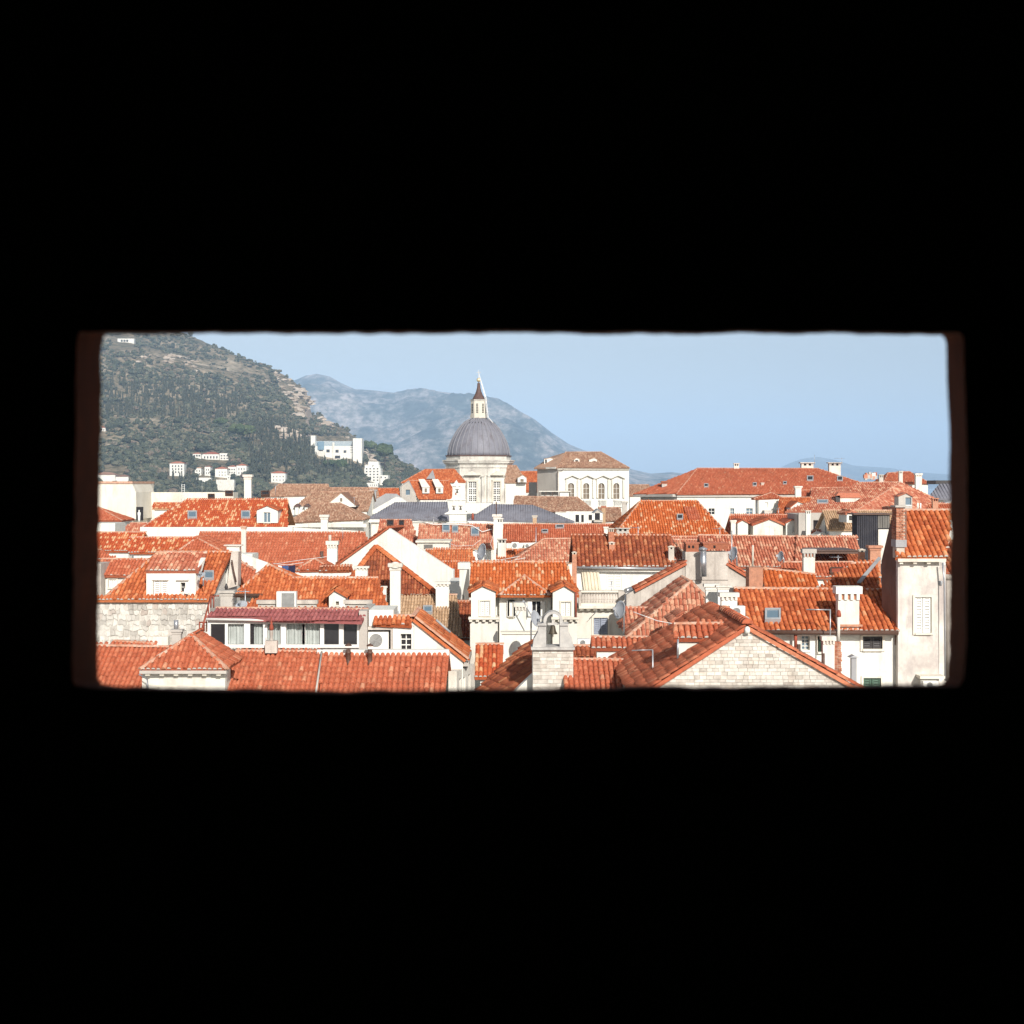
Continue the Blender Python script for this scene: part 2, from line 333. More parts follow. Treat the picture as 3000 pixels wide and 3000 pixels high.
class Thing:
    def __init__(s, name, label, cat, loc, group=None):
        s.loc = Vector(loc); s.root = bpy.data.objects.new(name, None); col.objects.link(s.root); s.root.location = s.loc
        s.root['label'] = label; s.root['category'] = cat
        if group: s.root['group'] = group
    def part(s, mb, name, m, parent=None, kind=None, label=None): return mb.build(name, m, parent or s.root, s.loc, kind, label)
    # ---- roofs
    def _singles(s, Y): return 300 if Y < 70 else (200 if Y < 96 else 0)
    def slope(s, poly, down, n, m, p, e, ridges=(), name='roof', singles=None, caps=False):
        r = s.part(MB().prism([v - n * 0.015 for v in poly], -n * 0.10), name, m)
        tile_field(s, r, poly, down, n, m, p, e, s._singles(poly[0].y) if singles is None else singles, caps)
        for a, b in ridges: ridge_caps(s, r, a, b)
        return r
    def body(s, poly, m, inset=0.2, z0=None, name='wall'):
        c = sum(poly, Vector()) / len(poly); q = []; nn = (poly[1] - poly[0]).cross(poly[2] - poly[0]).normalized()
        for v in poly:
            mx, my = ((1 if k > 0 else -1) * min(abs(k) * .45, inset) for k in (c.x - v.x, c.y - v.y))
            q.append(v + Vector((mx, my, -(nn.x * mx + nn.y * my) / nn.z - .17)))
        return s.part(MB().column(q, GZ if z0 is None else z0), name, m)
    def roof(s, uv, Y, az=0, t=0.5, m='tile_red', wall='white_wall', p=0.23, e=0.34, hips='', back=True, body=True, inset=0.2,
             z0=None, ridge=True, singles=None, anchor=0):
        """front slope traced as eave-left, eave-right, ridge-right, ridge-left (first point at depth Y); mirrored over the ridge"""
        a = R(az); d = Vector((math.sin(a), -math.cos(a), 0)); n = Vector((d.x * t, d.y * t, 1)).normalized()
        P0 = at(uv[anchor], Y); poly = [hit(q, P0, n) for q in uv]; down = Vector((d.x, d.y, -t)).normalized()
        s.plane = (P0, n); s.poly = poly
        rs = [(poly[2], poly[3])] if ridge and len(poly) == 4 and (poly[2] - poly[3]).length > 0.3 else []
        if 'L' in hips: rs.append((poly[0], poly[3] if len(poly) > 3 else poly[2]))
        if 'R' in hips: rs.append((poly[1], poly[2]))
        r = s.slope(poly, down, n, m, p, e, rs, singles=singles, caps=poly[0].y < 90 and m != 'tile_plum')
        if body: s.body(poly, wall, inset, z0)
        if back:
            am = min(v.dot(d) for v in poly)
            bk = [v + d * (2 * (am - v.dot(d))) for v in poly]
            if len(poly) == 4:
                for sd_, i, j in (('L', 0, 3), ('R', 1, 2)):
                    if sd_ not in hips: bk[i] = bk[j] - d * ((poly[i] - poly[j]).dot(d)) + Vector((0, 0, poly[i].z - poly[j].z))
            nb = Vector((-d.x * t, -d.y * t, 1)).normalized()
            if len(poly) == 4:
                rb = s.part(MB().prism([v - nb * 0.015 for v in bk], -nb * 0.1), 'roof', m)
                if body: s.body(bk, wall, inset, z0)
            for side, i, j in (('L', 0, 3 if len(poly) > 3 else 2), ('R', 1, 2)):
                if side in hips:
                    A, B, A2 = poly[i], poly[j], bk[i]; nn = (B - A).cross(A2 - A).normalized()
                    if nn.z < 0: nn = -nn
                    dn = Vector((nn.x, nn.y, 0)); dn = (dn - nn * dn.dot(nn))
                    s.slope([A, A2, B], dn, nn, m, p, e, [], singles=singles)
                    if body: s.body([A, A2, B], wall, inset, z0)
        return r
    def hipfront(s, eL, eR, apex, Y, L, t=0.5, m='tile_red', wall='white_wall', p=0.23, e=0.34, inset=0.2, z0=None, body=True, az=0, singles=None):
        """hipped end facing the viewer, its ridge running back L metres"""
        a = R(az); d = Vector((math.sin(a), -math.cos(a), 0)); n = Vector((d.x * t, d.y * t, 1)).normalized(); bk = -d * L
        P0 = at(eL, Y); A = P0; B = hit(eR, P0, n); C = hit(apex, P0, n); s.plane = (P0, n); s.poly = [A, B, C]
        s.slope([A, B, C], Vector((d.x, d.y, -t)), n, m, p, e, [(A, C), (B, C), (C, C + bk)], singles=singles, caps=A.y < 90)
        for E in (A, B):
            run = (C - A).dot(-d); q = [E, E + bk + (-d * run), C + bk, C]; nn = (C - E).cross(bk).normalized()
            if nn.z < 0: nn = -nn
            dn = Vector((nn.x, nn.y, 0)); dn -= nn * dn.dot(nn)
            s.slope(q, dn, nn, m, p, e, [], singles=singles)
            if body: s.body(q, wall, inset, z0)
        if body: s.body([A, B, C], wall, inset, z0)
    def gable(s, apex, eL, eR, Y, L, az=0, m='tile_red', wall='white_wall', p=0.23, e=0.34, over=0.12, z0=None, dropL=None, dropR=None, tiles='LR', singles=None, caps=True, slopes='LR'):
        """gable wall facing the viewer (turned by az), ridge running back L metres"""
        fr = frame(at(apex, Y), az); o, ex, ey, ez = fr; nrm = -ey
        C = o; A = hit(eL, o, nrm); B = hit(eR, o, nrm); s.fr = fr
        lo = lambda v: Vector((v.x, v.y, GZ if z0 is None else z0))
        s.part(MB().prism([C - ez * .05, B - ez * .05, lo(B), lo(A), A - ez * .05], ey * (L if 'R' in slopes else .3)), 'wall', wall)
        if 'R' not in slopes and 'L' in slopes: s.part(MB().prism([v + ey * .31 for v in (C - ez * .9, lo(C), lo(A), A - ez * .3)], ey * (L - .31)), 'wall', wall)
        for E, k in ((A, 'L'), (B, 'R')):
            if k not in slopes: continue
            q = [E - ey * over, E + ey * L, C + ey * L, C - ey * over]; nn = (C - E).cross(ey).normalized()
            if nn.z < 0: nn = -nn
            dn = Vector((nn.x, nn.y, 0)); dn -= nn * dn.dot(nn); q = [v + nn * 0.08 + dn.normalized() * (0.1 if i < 2 else 0) for i, v in enumerate(q)]
            if k in tiles: s.slope(q, dn, nn, m, p, e, [(q[0] + nn * .03, q[3] + nn * .03)] if caps else [], singles=singles)
            else: s.part(MB().prism(q, -nn * .1), 'roof', m)
        if slopes == 'LR': ridge_caps(s, s.root, C - ey * over + ez * .12, C + ey * L + ez * .12)
    # ---- walls and openings
    def facade(s, uv0, uv1, Y, az=0, m='white_wall', wins=(), thick=0.3, z0=None, poly=None, name='facade_wall'):
        """a wall slab from the top edge (uv0 = top left, uv1 = bottom right) with real window openings"""
        P = at(uv0, Y); fr = frame(P, az); o, ex, ey, ez = fr; loc2 = lambda uv: ((hit(uv, o, ey) - o).dot(ex), (hit(uv, o, ey) - o).dot(ez))
        x1, z1 = loc2(uv1)
        if z0 is not None: z1 = z0 - o.z
        out = [(0, z1), (x1, z1), (x1, 0), (0, 0)] if poly is None else [loc2(q) for q in poly]
        holes = []; W = []
        for w in wins:
            (xa, za), (xb, zb) = loc2(w[0]), loc2(w[1]); st = w[2]; arch = 'arch' in st
            h = [(xa, zb), (xb, zb), (xb, za), (xa, za)]
            if arch:
                r = (xb - xa) / 2; h = [(xa, zb), (xb, zb)] + [((xa + xb) / 2 + r * math.cos(math.pi * k / 8), za - r + r * math.sin(math.pi * k / 8)) for k in range(9)]
            holes.append(h); W.append((xa, xb, zb, za, st, h))
        wl = s.part(MB().plate(fr, out, holes, 0, thick), name, m)
        for xa, xb, zb, za, st, h in W: s._window(fr, xa, xb, zb, za, st, h, thick)
        s.fr = fr
        return wl
    def _window(s, fr, xa, xb, za, zb, st, h, thick):
        w = xb - xa; hh = zb - za
        mb = MB()
        if 'bare' not in st:
            b = max(0.06, w * 0.12); j = lambda x, z: [(x[0], z)]
            mb.box(fr, xa - b, xa, -0.05, 0.06, za - b, zb + b).box(fr, xb, xb + b, -0.05, 0.06, za - b, zb + b)
            if 'arch' not in st: mb.box(fr, xa, xb, -0.05, 0.06, zb, zb + b)
            mb.box(fr, xa, xb, -0.09, 0.06, za - b, za)
        else: mb.box(fr, xa - .02, xb + .02, -0.04, 0.05, za - 0.06, za)
        win = s.part(mb, 'window', 'pale_stone' if 'trim' not in st else 'white_paint')
        g = 'window_glass'
        for k in ('sky_glass', 'brown_glass', 'blue_glass'):
            if k in st: g = k
        dep = thick * 0.62
        s.part(MB().box(fr, xa, xb, dep, dep + .02, za, zb), 'pane', g, win)
        if 'grid' in st:
            nx, nz = [int(c) for c in st.split('grid')[1][:3].split('x')]; f = MB(); t = min(0.05, w * 0.09)
            for i in range(nx + 1): x = xa + w * i / nx; f.box(fr, x - t / 2, x + t / 2, dep - .05, dep + .01, za, zb)
            for i in range(nz + 1): z = za + hh * i / nz; f.box(fr, xa, xb, dep - .045, dep + .012, z - t / 2, z + t / 2)
            s.part(f, 'window_frame', 'white_paint', win)
        if 'shut' in st:
            c = 'green_paint' if 'green' in st else 'blue_shutter' if 'blue' in st else ('dark_frame' if 'black' in st else 'white_paint')
            for i in range(2):
                xo = xa + w * i / 2 + .01; xe = xo + w / 2 - .02; f = MB(); t = .05
                f.box(fr, xo, xo + t, .02, .06, za, zb).box(fr, xe - t, xe, .02, .06, za, zb)
                f.box(fr, xo + t, xe - t, .021, .059, za, za + t).box(fr, xo + t, xe - t, .021, .059, zb - t, zb)
                k = max(3, int(hh / 0.09)); fr2 = fr
                for q in range(k):
                    z = za + t + (hh - 2 * t) * (q + .15) / k; zt = z + (hh - 2 * t) / k * 0.72
                    o, ex, ey, ez = fr
                    P = [o + ex * xo + ey * .03 + ez * z, o + ex * xe + ey * .03 + ez * z, o + ex * xe + ey * .055 + ez * zt, o + ex * xo + ey * .055 + ez * zt]
                    f.prism(P, ey * .012)
                s.part(f, 'shutter', c, win)
        if 'leaf' in st:
            for sx, x in ((-1, xa), (1, xb)):
                f = MB(); o, ex, ey, ez = fr; q = w * 0.5
                f.box(fr, x + (sx * q if sx < 0 else 0), x + (sx * q if sx > 0 else 0), -0.11, -0.07, za, zb)
                s.part(f, 'shutter', 'white_paint', win)
    def skylight(s, uv0, uv1, m='sky_glass', frm='grey_paint', plane=None):
        """roof window lying on the last roof slope"""
        P0, n = plane or s.plane; c = [hit(q, P0, n) for q in (uv0, (uv1[0], uv0[1]), uv1, (uv0[0], uv1[1]))]
        ctr = sum(c, Vector()) / 4; f = MB(); base = 0.04; top = 0.17
        inn = [ctr + (v - ctr) * 0.74 for v in c]
        for i in range(4):
            j = (i + 1) % 4; f.add([c[i] - n * base, c[j] - n * base, c[j] + n * top, c[i] + n * top, inn[i] + n * top, inn[j] + n * top, inn[j] + n * .10, inn[i] + n * .10],
                                   [(0, 1, 2, 3), (3, 2, 5, 4), (4, 5, 6, 7)])
        k = s.part(f, 'skylight', frm)
        s.part(MB().prism([v + n * .13 for v in inn], -n * .03), 'pane', m, k)
    def chimney(s, uv0, uv1, Y, m='white_wall', style='corbel', cap=None, deep=0.85, extra=1.2, az=0):
        """uv0 = top left, uv1 = foot right of the chimney's face"""
        if Y is None: Y = hit((uv0[0] * .5 + uv1[0] * .5, uv1[1]), *s.plane).y
        fr = frame(at(uv0, Y), az); o, ex, ey, ez = fr; B = hit(uv1, o, ey); w = (B - o).dot(ex); h = (o - B).dot(ez); cap = cap or ('cream_wall' if m == 'white_wall' else m)
        d = w * deep; mb = MB(); ch = min(h * 0.3, w * 0.55); i = w * (0.10 if style != 'brick' else 0.02)
        mb.box(fr, i, w - i, i, d - i, -h - extra, -ch)
        c = s.part(mb, 'chimney', m)
        k = MB()
        if style == 'corbel':
            k.box(fr, 0, w, 0, d, -ch * 0.55, 0)
            nb = 4; bw = (w - 2 * i) / (nb * 2 - 1)
            for q in range(nb): k.box(fr, i + q * 2 * bw, i + q * 2 * bw + bw, 0.02 * w, d - .02 * w, -ch, -ch * 0.55)
            s.part(k, 'chimney_cap', cap, c)
            s.part(MB().box(fr, i + .01, w - i - .01, i + .01, d - i - .01, -ch, -ch * .5), 'flue', 'brick' if m == 'cream_wall' else 'worn_wall', c)
        elif style == 'vent':
            k.box(fr, 0, w, 0, d, -ch * 0.28, 0)
            for q in (0, .4, .8): k.box(fr, i + q * (w - 2 * i) , i + (q + .2) * (w - 2 * i), i, d - i, -ch, -ch * 0.28)
            s.part(k, 'chimney_cap', cap, c); s.part(MB().box(fr, i + .03, w - i - .03, i + .06, d - i - .03, -ch, -ch * .27), 'flue', 'dark_room', c)
        elif style == 'peak':
            k.box(fr, 0, w, 0, d, -ch * .5, -ch * .38)
            for q in (0, .66): k.box(fr, i + q * (w - 2 * i), i + (q + .34) * (w - 2 * i), i, d - i, -ch, -ch * .5)
            k.prism([o - ez * ch * .38, o + ex * w - ez * ch * .38, o + ex * w * .5], ey * d)
            s.part(k, 'chimney_cap', cap, c); s.part(MB().box(fr, i + .03, w - i - .03, i + .05, d - i - .03, -ch, -ch * .49), 'flue', 'dark_room', c)
        else:
            k.box(fr, -w * .06, w * 1.06, -d * .06, d * 1.06, -ch * .5, 0).box(fr, i * .5, w - i * .5, i * .5, d - i * .5, -ch, -ch * .5)
            s.part(k, 'chimney_cap', cap, c)
        return c
    def dormer(s, apex, eL, eR, vb, Y, L=1.6, m='tile_red', wall='white_wall', win=None, over=0.12, tiles=True, side_in=0.1):
        """gabled dormer: front wall with an opening, two small slopes running back into the roof"""
        fr = frame(at(apex, Y), 0); o, ex, ey, ez = fr; A = hit(eL, o, ey); B = hit(eR, o, ey); zb = hit((apex[0], vb), o, ey).z
        xa, xb = (A - o).dot(ex) + side_in, (B - o).dot(ex) - side_in; za, zz = A.z - o.z, zb - o.z; zB = B.z - o.z
        mb = MB(); out = [(xa, zz), (xb, zz), (xb, zB), (0, -0.05), (xa, za)]
        holes = []; wr = None
        if win:
            (wx0, wz0), (wx1, wz1) = [((hit(q, o, ey) - o).dot(ex), (hit(q, o, ey) - o).dot(ez)) for q in win[:2]]
            holes = [[(wx0, wz1), (wx1, wz1), (wx1, wz0), (wx0, wz0)]]; wr = (wx0, wx1, wz1, wz0, win[2], None)
        mb.plate(fr, out, holes, 0, .22)
        mb.prism([o + ex * x + ez * (z if z > -.06 else z) + ey * .22 for x, z in out], ey * (L - .22))
        d = s.part(mb, 'dormer', wall)
        if wr: 
            keep = s.root; s.root = d; s._window(fr, wr[0], wr[1], wr[2], wr[3], wr[4] + ' flat', None, .2); s.root = keep
        for E in (A, B):
            q = [E - ey * over, E + ey * L, o + ey * L, o - ey * over]; nn = (o - E).cross(ey).normalized()
            if nn.z < 0: nn = -nn
            dn = Vector((nn.x, nn.y, 0)); dn -= nn * dn.dot(nn); q = [v + nn * 0.03 for v in q]
            r = s.part(MB().prism(q, -nn * .07), 'dormer_roof', m, d)
            keep = s.root; ov = STATS
            if tiles: TF(s, d, q, dn, nn, m)
        return d
def TF(T, parent, poly, dn, nn, m, p=0.22, e=0.32):
    tile_field(T, parent, poly, dn, nn, m, p, e, 0)
def house(label, uv, Y, name='tiled_house', cat='house', group=None):
    P = at(uv, Y + 1.5); return Thing(name, label, cat, (P.x, P.y, GZ), group)

# ------------------------------------------------------------------ small things found on roofs
def dish(label, uv, Y, r, face=(-0.5, -0.8, 0.35), mast=1.0, group='satellite dishes on the roofs'):
    c = at(uv, Y); T = Thing('satellite_dish', label, 'satellite dish', c - Vector((0, 0, mast)), group); ax = Vector(face).normalized()
    T.part(MB().lathe(c, [(0.02, 0.0), (r * .5, r * .06), (r * .85, r * .17), (r, r * .25), (r * .98, r * .28), (r * .8, r * .2), (r * .45, r * .09), (0.03, .03)], 20, axis=ax), 'reflector', 'dish_grey')
    T.part(MB().tube([c - ax * .08, c - ax * .12 - Vector((0, 0, .1)), c - Vector((0, 0, mast)) - ax * .12], .03), 'mast', 'zinc')
    low = c + Vector((0, 0, -r * .9)) + ax * .1
    T.part(MB().tube([low, c + ax * r * .95], .018).box(frame(c + ax * r * .95), -.05, .05, -.05, .05, -.05, .05), 'feed_arm', 'zinc')
def antenna(label, uv0, uv1, Y, arm=0.7, n=5, group='aerials on the roofs'):
    a, b = at(uv0, Y), at(uv1, Y); T = Thing('aerial', label, 'aerial', b, group)
    T.part(MB().tube([b - Vector((0, 0, .3)), a], .022), 'mast', 'zinc')
    if n:
        mb = MB().tube([a + Vector((-arm, .1, -.08)), a + Vector((arm * .4, -.05, -.08))], .014, 5)
        for k in range(n):
            x = -arm + arm * 1.4 * k / (n - 1); mb.tube([a + Vector((x, .1 - .3, -.08)), a + Vector((x, .1 + .25, -.08))], .009, 4)
        T.part(mb, 'crossbar', 'zinc')
def aircon(label, uv0, uv1, Y, az=0, fans=1):
    fr = frame(at(uv0, Y), az); o, ex, ey, ez = fr; B = hit(uv1, o, ey); w, h = (B - o).dot(ex), (o - B).dot(ez)
    T = Thing('air_conditioner', label, 'air conditioner', B, None)
    T.part(MB().box(fr, 0, w, 0, .34, -h, 0), 'casing', 'white_paint')
    c = o + ex * w * .42 - ez * h * .5 - ey * .01; r = h * .38
    if fans:
        g = MB().lathe(c, [(r, 0), (r, .012)], 24, axis=-ey, smooth=False)
        for k in range(1, 6): g.tube([c - ey * .02 + (ex * math.cos(t) + ez * math.sin(t)) * r * k / 5.3 for t in [q * math.pi / 10 for q in range(21)]], r * .035, 4)
        T.part(g, 'fan_grille', 'fan_grey')
    else:
        g = MB().box(fr, w * .26, w * .92, -.012, 0, -h * .95, -h * .06)
        for k in range(12): g.box(fr, w * .27, w * .91, -.03, -.012, -h * .95 + h * .88 * k / 12, -h * .95 + h * .88 * (k + .5) / 12)
        T.part(g, 'coil_grille', 'fan_grey')
    T.part(MB().box(fr, w * .1, w * .2, .05, .3, -h - .12, -h).box(fr, w * .8, w * .9, .05, .3, -h - .12, -h), 'bracket', 'grey_paint')
def cable(label, pts, r=.02, m='cable_white', name='cable'):
    T = MB().tube(pts, r, 5); o = T.build(name, m, None, None); o['label'] = label; o['category'] = 'cable'
    return o

# ================================================================== THE SETTING
def structure(mb, name, m, kind='structure'):
    o = mb.build(name, m); o['kind'] = kind; return o
m_, nt_, b_ = new_mat('sea_water', 0.12, 0.5); b_.inputs['Base Color'].default_value = (0.02, 0.06, 0.09, 1)
n_ = geo_noise(nt_, 0.08, 6); bp_ = nt_.nodes.new('ShaderNodeBump'); bp_.inputs['Strength'].default_value = 0.3
nt_.links.new(n_.outputs[0], bp_.inputs['Height']); nt_.links.new(bp_.outputs[0], b_.inputs['Normal'])
structure(MB().add([(-24000, -800, 0), (24000, -800, 0), (24000, 21000, 0), (-24000, 21000, 0)], [(0, 1, 2, 3)]), 'sea', 'sea_water')
structure(MB().prism([(-320, -60, -2), (330, -60, -2), (360, 470, -2), (-360, 520, -2)], Vector((0, 0, GZ + 2))), 'town_ground', 'lane_paving')

# ---- the wooded hill: height over (bearing, distance) from a traced skyline
HIN_Y0, HIN_Y1 = 1150.0, 2500.0
SKY_U = [-900, -300, 100, 300, 450, 520, 540, 615, 684, 735, 780, 803, 837, 882, 897, 905, 911, 938, 973, 1007, 1038, 1061, 1099, 1133, 1167, 1202, 1215, 1260, 1330, 1500]
SKY_V = [560, 690, 800, 880, 945, 968, 976, 1008, 1036, 1053, 1070, 1080, 1100, 1131, 1142, 1168, 1207, 1217, 1241, 1252, 1276, 1300, 1320, 1334, 1358, 1382, 1390, 1412, 1428, 1432]
def skyline(u): return float(np.interp(u, SKY_U, SKY_V))
def hill_y1(u): return float(np.interp(u, [-900, 300, 900, 1100, 1400], [2800, 2600, 2250, 1900, 1650]))
def hill_z(u, Y):
    y1 = hill_y1(u); zr = (HOR - skyline(u)) / F * y1; s = (Y - HIN_Y0) / (y1 - HIN_Y0); x = (u - 1500) / F * Y
    base = -CZ + 2
    if s <= 1: g = max(0.0, s) ** 0.92
    else: g = max(-0.2, 1 - 1.6 * (s - 1) ** 1.2)
    n = noise.fractal(Vector((x / 210, Y / 210, 0.3)), 0.9, 2.1, 5) * 17 + noise.fractal(Vector((x / 60, Y / 60, 4.3)), 0.9, 2.1, 3) * 3.0
    fade = min(1.0, max(0.0, s * 4)) * min(1.0, max(0.15, abs(1 - s) * 5))
    return CZ + base + (zr - base) * g + n * fade - (0 if s > 0 else 4)
def hill_ray(uv):
    Y = HIN_Y0
    while Y < 3000:
        if hill_z(uv[0], Y) >= CZ + (HOR - uv[1]) / F * Y: return Vector(((uv[0] - 1500) / F * Y, Y, hill_z(uv[0], Y)))
        Y += 6
    return None
m_, nt_, b_ = new_mat('hill_ground', 0.95, 0.1)
n1 = geo_noise(nt_, 0.012, 8, 0.7); n2 = geo_noise(nt_, 0.13, 7, 0.75)
r1 = ramp(nt_, [(0.36, (0.10, 0.105, 0.065)), (0.46, (0.20, 0.165, 0.115)), (0.56, (0.32, 0.26, 0.19)), (0.66, (0.46, 0.39, 0.31))])
nt_.links.new(n1.outputs[0], r1.inputs[0])
r2 = ramp(nt_, [(0.40, (0.38, 0.42, 0.34)), (0.60, (1.2, 1.16, 1.1))]); nt_.links.new(n2.outputs[0], r2.inputs[0])
cc = mix(nt_, r1.outputs[0], r2.outputs[0], 1.0, 'MULTIPLY')
gn = nt_.nodes.new('ShaderNodeNewGeometry'); sx = nt_.nodes.new('ShaderNodeSeparateXYZ'); nt_.links.new(gn.outputs['Normal'], sx.inputs[0])
rs = ramp(nt_, [(0.62, (1, 1, 1)), (0.82, (0, 0, 0))]); nt_.links.new(sx.outputs['Z'], rs.inputs[0])   # bare rock where it is steep
cc = mix(nt_, cc, (0.40, 0.32, 0.25), rs.outputs[0])
nt_.links.new(cc, b_.inputs['Base Color'])
us = np.concatenate([np.linspace(-900, 250, 40), np.linspace(262, 1240, 190), np.linspace(1250, 1480, 20)])
ys = np.linspace(HIN_Y0 - 40, 3200, 150)
hv = [((u - 1500) / F * Y, Y, hill_z(u, Y)) for Y in ys for u in us]; nu = len(us)
hf = [(j * nu + i, j * nu + i + 1, (j + 1) * nu + i + 1, (j + 1) * nu + i) for j in range(len(ys) - 1) for i in range(nu - 1)]
hm = MB(); hm.V = [Vector(v) for v in hv]; hm.Fc = [list(f) for f in hf]; hm.S = [True] * len(hf)
structure(hm, 'hill', 'hill_ground')

# ---- far mountains
def mountain(name, U, V, y0, y1, yend, seed, m, amp, nu=200, ny=70, zb=0.0):
    us = np.linspace(U[0], U[-1], nu); ys = np.linspace(y0, yend, ny); vs = []
    for Y in ys:
        for u in us:
            s = (Y - y0) / (y1 - y0); zr = (HOR - np.interp(u, U, V)) / F * y1 + CZ; x = (u - 1500) / F * Y
            g = s ** 0.85 if s <= 1 else max(-.3, 1 - 1.5 * (s - 1))
            n = (noise.ridged_multi_fractal(Vector((x / amp[1], Y / amp[1], seed)), 0.95, 2.1, 6, 1.0, 2.0) - 1.0) * min(1.0, max(.08, zr / 520) ** 1.5)
            vs.append((x, Y, zb + (zr - zb) * max(g, -.2) + n * amp[0] * min(1, max(0, s * 3)) * min(1, max(0.05, abs(1 - s) * 3))))
    fs = [[j * nu + i, j * nu + i + 1, (j + 1) * nu + i + 1, (j + 1) * nu + i] for j in range(ny - 1) for i in range(nu - 1)]
    mb = MB(); mb.V = [Vector(v) for v in vs]; mb.Fc = fs; mb.S = [True] * len(fs); return structure(mb, name, m)
def mount_mat(name, c1, c2, sc):
    m, nt, b = new_mat(name, 0.95, 0.1); n = geo_noise(nt, sc, 9, 0.72, (1, .22, 1.6)); r = ramp(nt, [(0.44, c1), (0.57, c2)])
    nt.links.new(n.outputs[0], r.inputs[0]); n2 = geo_noise(nt, sc * 5, 6, 0.75, (1, .2, 1.6)); r2 = ramp(nt, [(0.42, (0.45, 0.5, 0.45)), (0.58, (1.35, 1.3, 1.3))]); nt.links.new(n2.outputs[0], r2.inputs[0])
    nt.links.new(mix(nt, r.outputs[0], r2.outputs[0], 1.0, 'MULTIPLY'), b.inputs['Base Color'])
mount_mat('mountain_rock', (0.05, 0.065, 0.055), (0.31, 0.28, 0.26), 0.0045)
mount_mat('far_range', (0.06, 0.075, 0.06), (0.11, 0.11, 0.09), 0.001)
mountain('mountain', [200, 500, 700, 800, 868, 895, 928, 965, 1000, 1040, 1100, 1155, 1200, 1240, 1280, 1340, 1400, 1430, 1487, 1521, 1565, 1617, 1668, 1719, 1780, 1845, 1907, 1968, 2060, 2200],
         [1180, 1160, 1150, 1135, 1112, 1100, 1095, 1102, 1122, 1140, 1146, 1152, 1143, 1140, 1145, 1152, 1158, 1168, 1182, 1202, 1226, 1267, 1301, 1322, 1346, 1373, 1387, 1383, 1392, 1425],
         5200, 8000, 10500, 2.2, 'mountain_rock', (190, 1300), 320, 110)
mountain('far_hills', [1500, 1800, 1900, 1968, 2002, 2120, 2281, 2321, 2357, 2394, 2440, 2502, 2611, 2683, 2756, 2900, 3300],
         [1400, 1378, 1388, 1384, 1385, 1390, 1372, 1352, 1341, 1337, 1344, 1363, 1370, 1383, 1387, 1392, 1410], 11000, 14000, 16500, 7.7, 'far_range', (60, 2500), 160, 30)

# ---- the dark lookout room the view is seen from
m_, nt_, b_ = new_mat('dark_stone', 0.95, 0.05)
n1 = geo_noise(nt_, 6, 6); r1 = ramp(nt_, [(0.3, (0.20, 0.24, 0.18)), (0.7, (0.30, 0.35, 0.27))]); nt_.links.new(n1.outputs[0], r1.inputs[0]); nt_.links.new(r1.outputs[0], b_.inputs['Base Color'])
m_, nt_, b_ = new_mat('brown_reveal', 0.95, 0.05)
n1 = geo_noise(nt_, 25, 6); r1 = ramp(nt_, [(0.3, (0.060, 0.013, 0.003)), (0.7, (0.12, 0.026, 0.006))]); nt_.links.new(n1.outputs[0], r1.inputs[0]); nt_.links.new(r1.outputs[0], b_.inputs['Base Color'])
YI, YO = 1.34, 1.46                          # inner and outer face of the slit wall
def jag(u, v, Y, k=1.0):
    q = at((u, v), Y); j = noise.noise_vector(Vector((u / 45, v / 45, Y))) * 0.0009 * k + noise.noise_vector(Vector((u / 160, v / 160, 3 + Y))) * 0.0009 * k
    return Vector((q.x + j.x, Y, q.z + j.z))
def outline(pts, n):
    out = []
    for (a, b), (c, d) in zip(pts, pts[1:] + pts[:1]):
        k = max(2, int(math.hypot(c - a, d - b) / n)); out += [(a + (c - a) * i / k, b + (d - b) * i / k) for i in range(k)]
    return out
o_out = outline([(312, 981), (420, 979), (1500, 977), (2755, 980), (2766, 988), (2772, 1004), (2777, 1150), (2783, 1400), (2782, 1700), (2778, 1900), (2774, 1985), (2760, 2004), (2420, 2008), (1900, 2009), (1500, 2016), (1050, 2025), (800, 2021), (560, 2013), (330, 2008), (296, 2002), (287, 1985), (288, 1850), (292, 1500), (297, 1150), (301, 1005), (304, 988)], 20)
o_in = []
for u, v in o_out:                            # the inner mouth is a little wider than the outer one
    o_in.append((1500 + (u - 1500) * (1 + (0.062 if u < 1500 else 0.040)), 1500 + (v - 1500) * 1.014))
m_in = [jag(u, v, YI, 1.2) for u, v in o_in]; m_out = [jag(u, v, YO, 1.6) for u, v in o_out]
T = Thing('lookout_room', 'pitch dark stone room whose rectangular slit frames the whole view', 'lookout tower', (0, 0, GZ))
X0, X1, Zb, Zt = -1.9, 1.9, CZ - 1.6, CZ + 1.5
def ring(mb, loop, Y):
    """flat wall face at depth Y with the loop as its opening"""
    out = [(X0, Zb), (X1, Zb), (X1, Zt), (X0, Zt)]
    tri = tessellate_polygon([[Vector((x, z, 0)) for x, z in out], [Vector((p.x, p.z, 0)) for p in loop]])
    vs = [Vector((x, Y, z)) for x, z in out] + loop
    mb.add(vs, [tuple(t) for t in tri])
mb = MB(); ring(mb, m_in, YI); T.part(mb, 'slit_wall', 'dark_stone')
mb = MB(); ring(mb, m_out, YO); T.part(mb, 'outer_wall', 'limestone')
n = len(m_in); mb = MB().add(m_in + m_out, [(i, (i + 1) % n, n + (i + 1) % n, n + i) for i in range(n)]); T.part(mb, 'slit_reveal', 'brown_reveal')
fr0 = frame((0, 0, 0))
T.part(MB().box(fr0, X0 - .4, X0, -2.4, YO, Zb, Zt), 'side_wall', 'dark_stone'); T.part(MB().box(fr0, X1, X1 + .4, -2.4, YO, Zb, Zt), 'side_wall', 'dark_stone')
T.part(MB().box(fr0, X0, X1, -2.8, -2.4, Zb, Zt), 'back_wall', 'dark_stone')
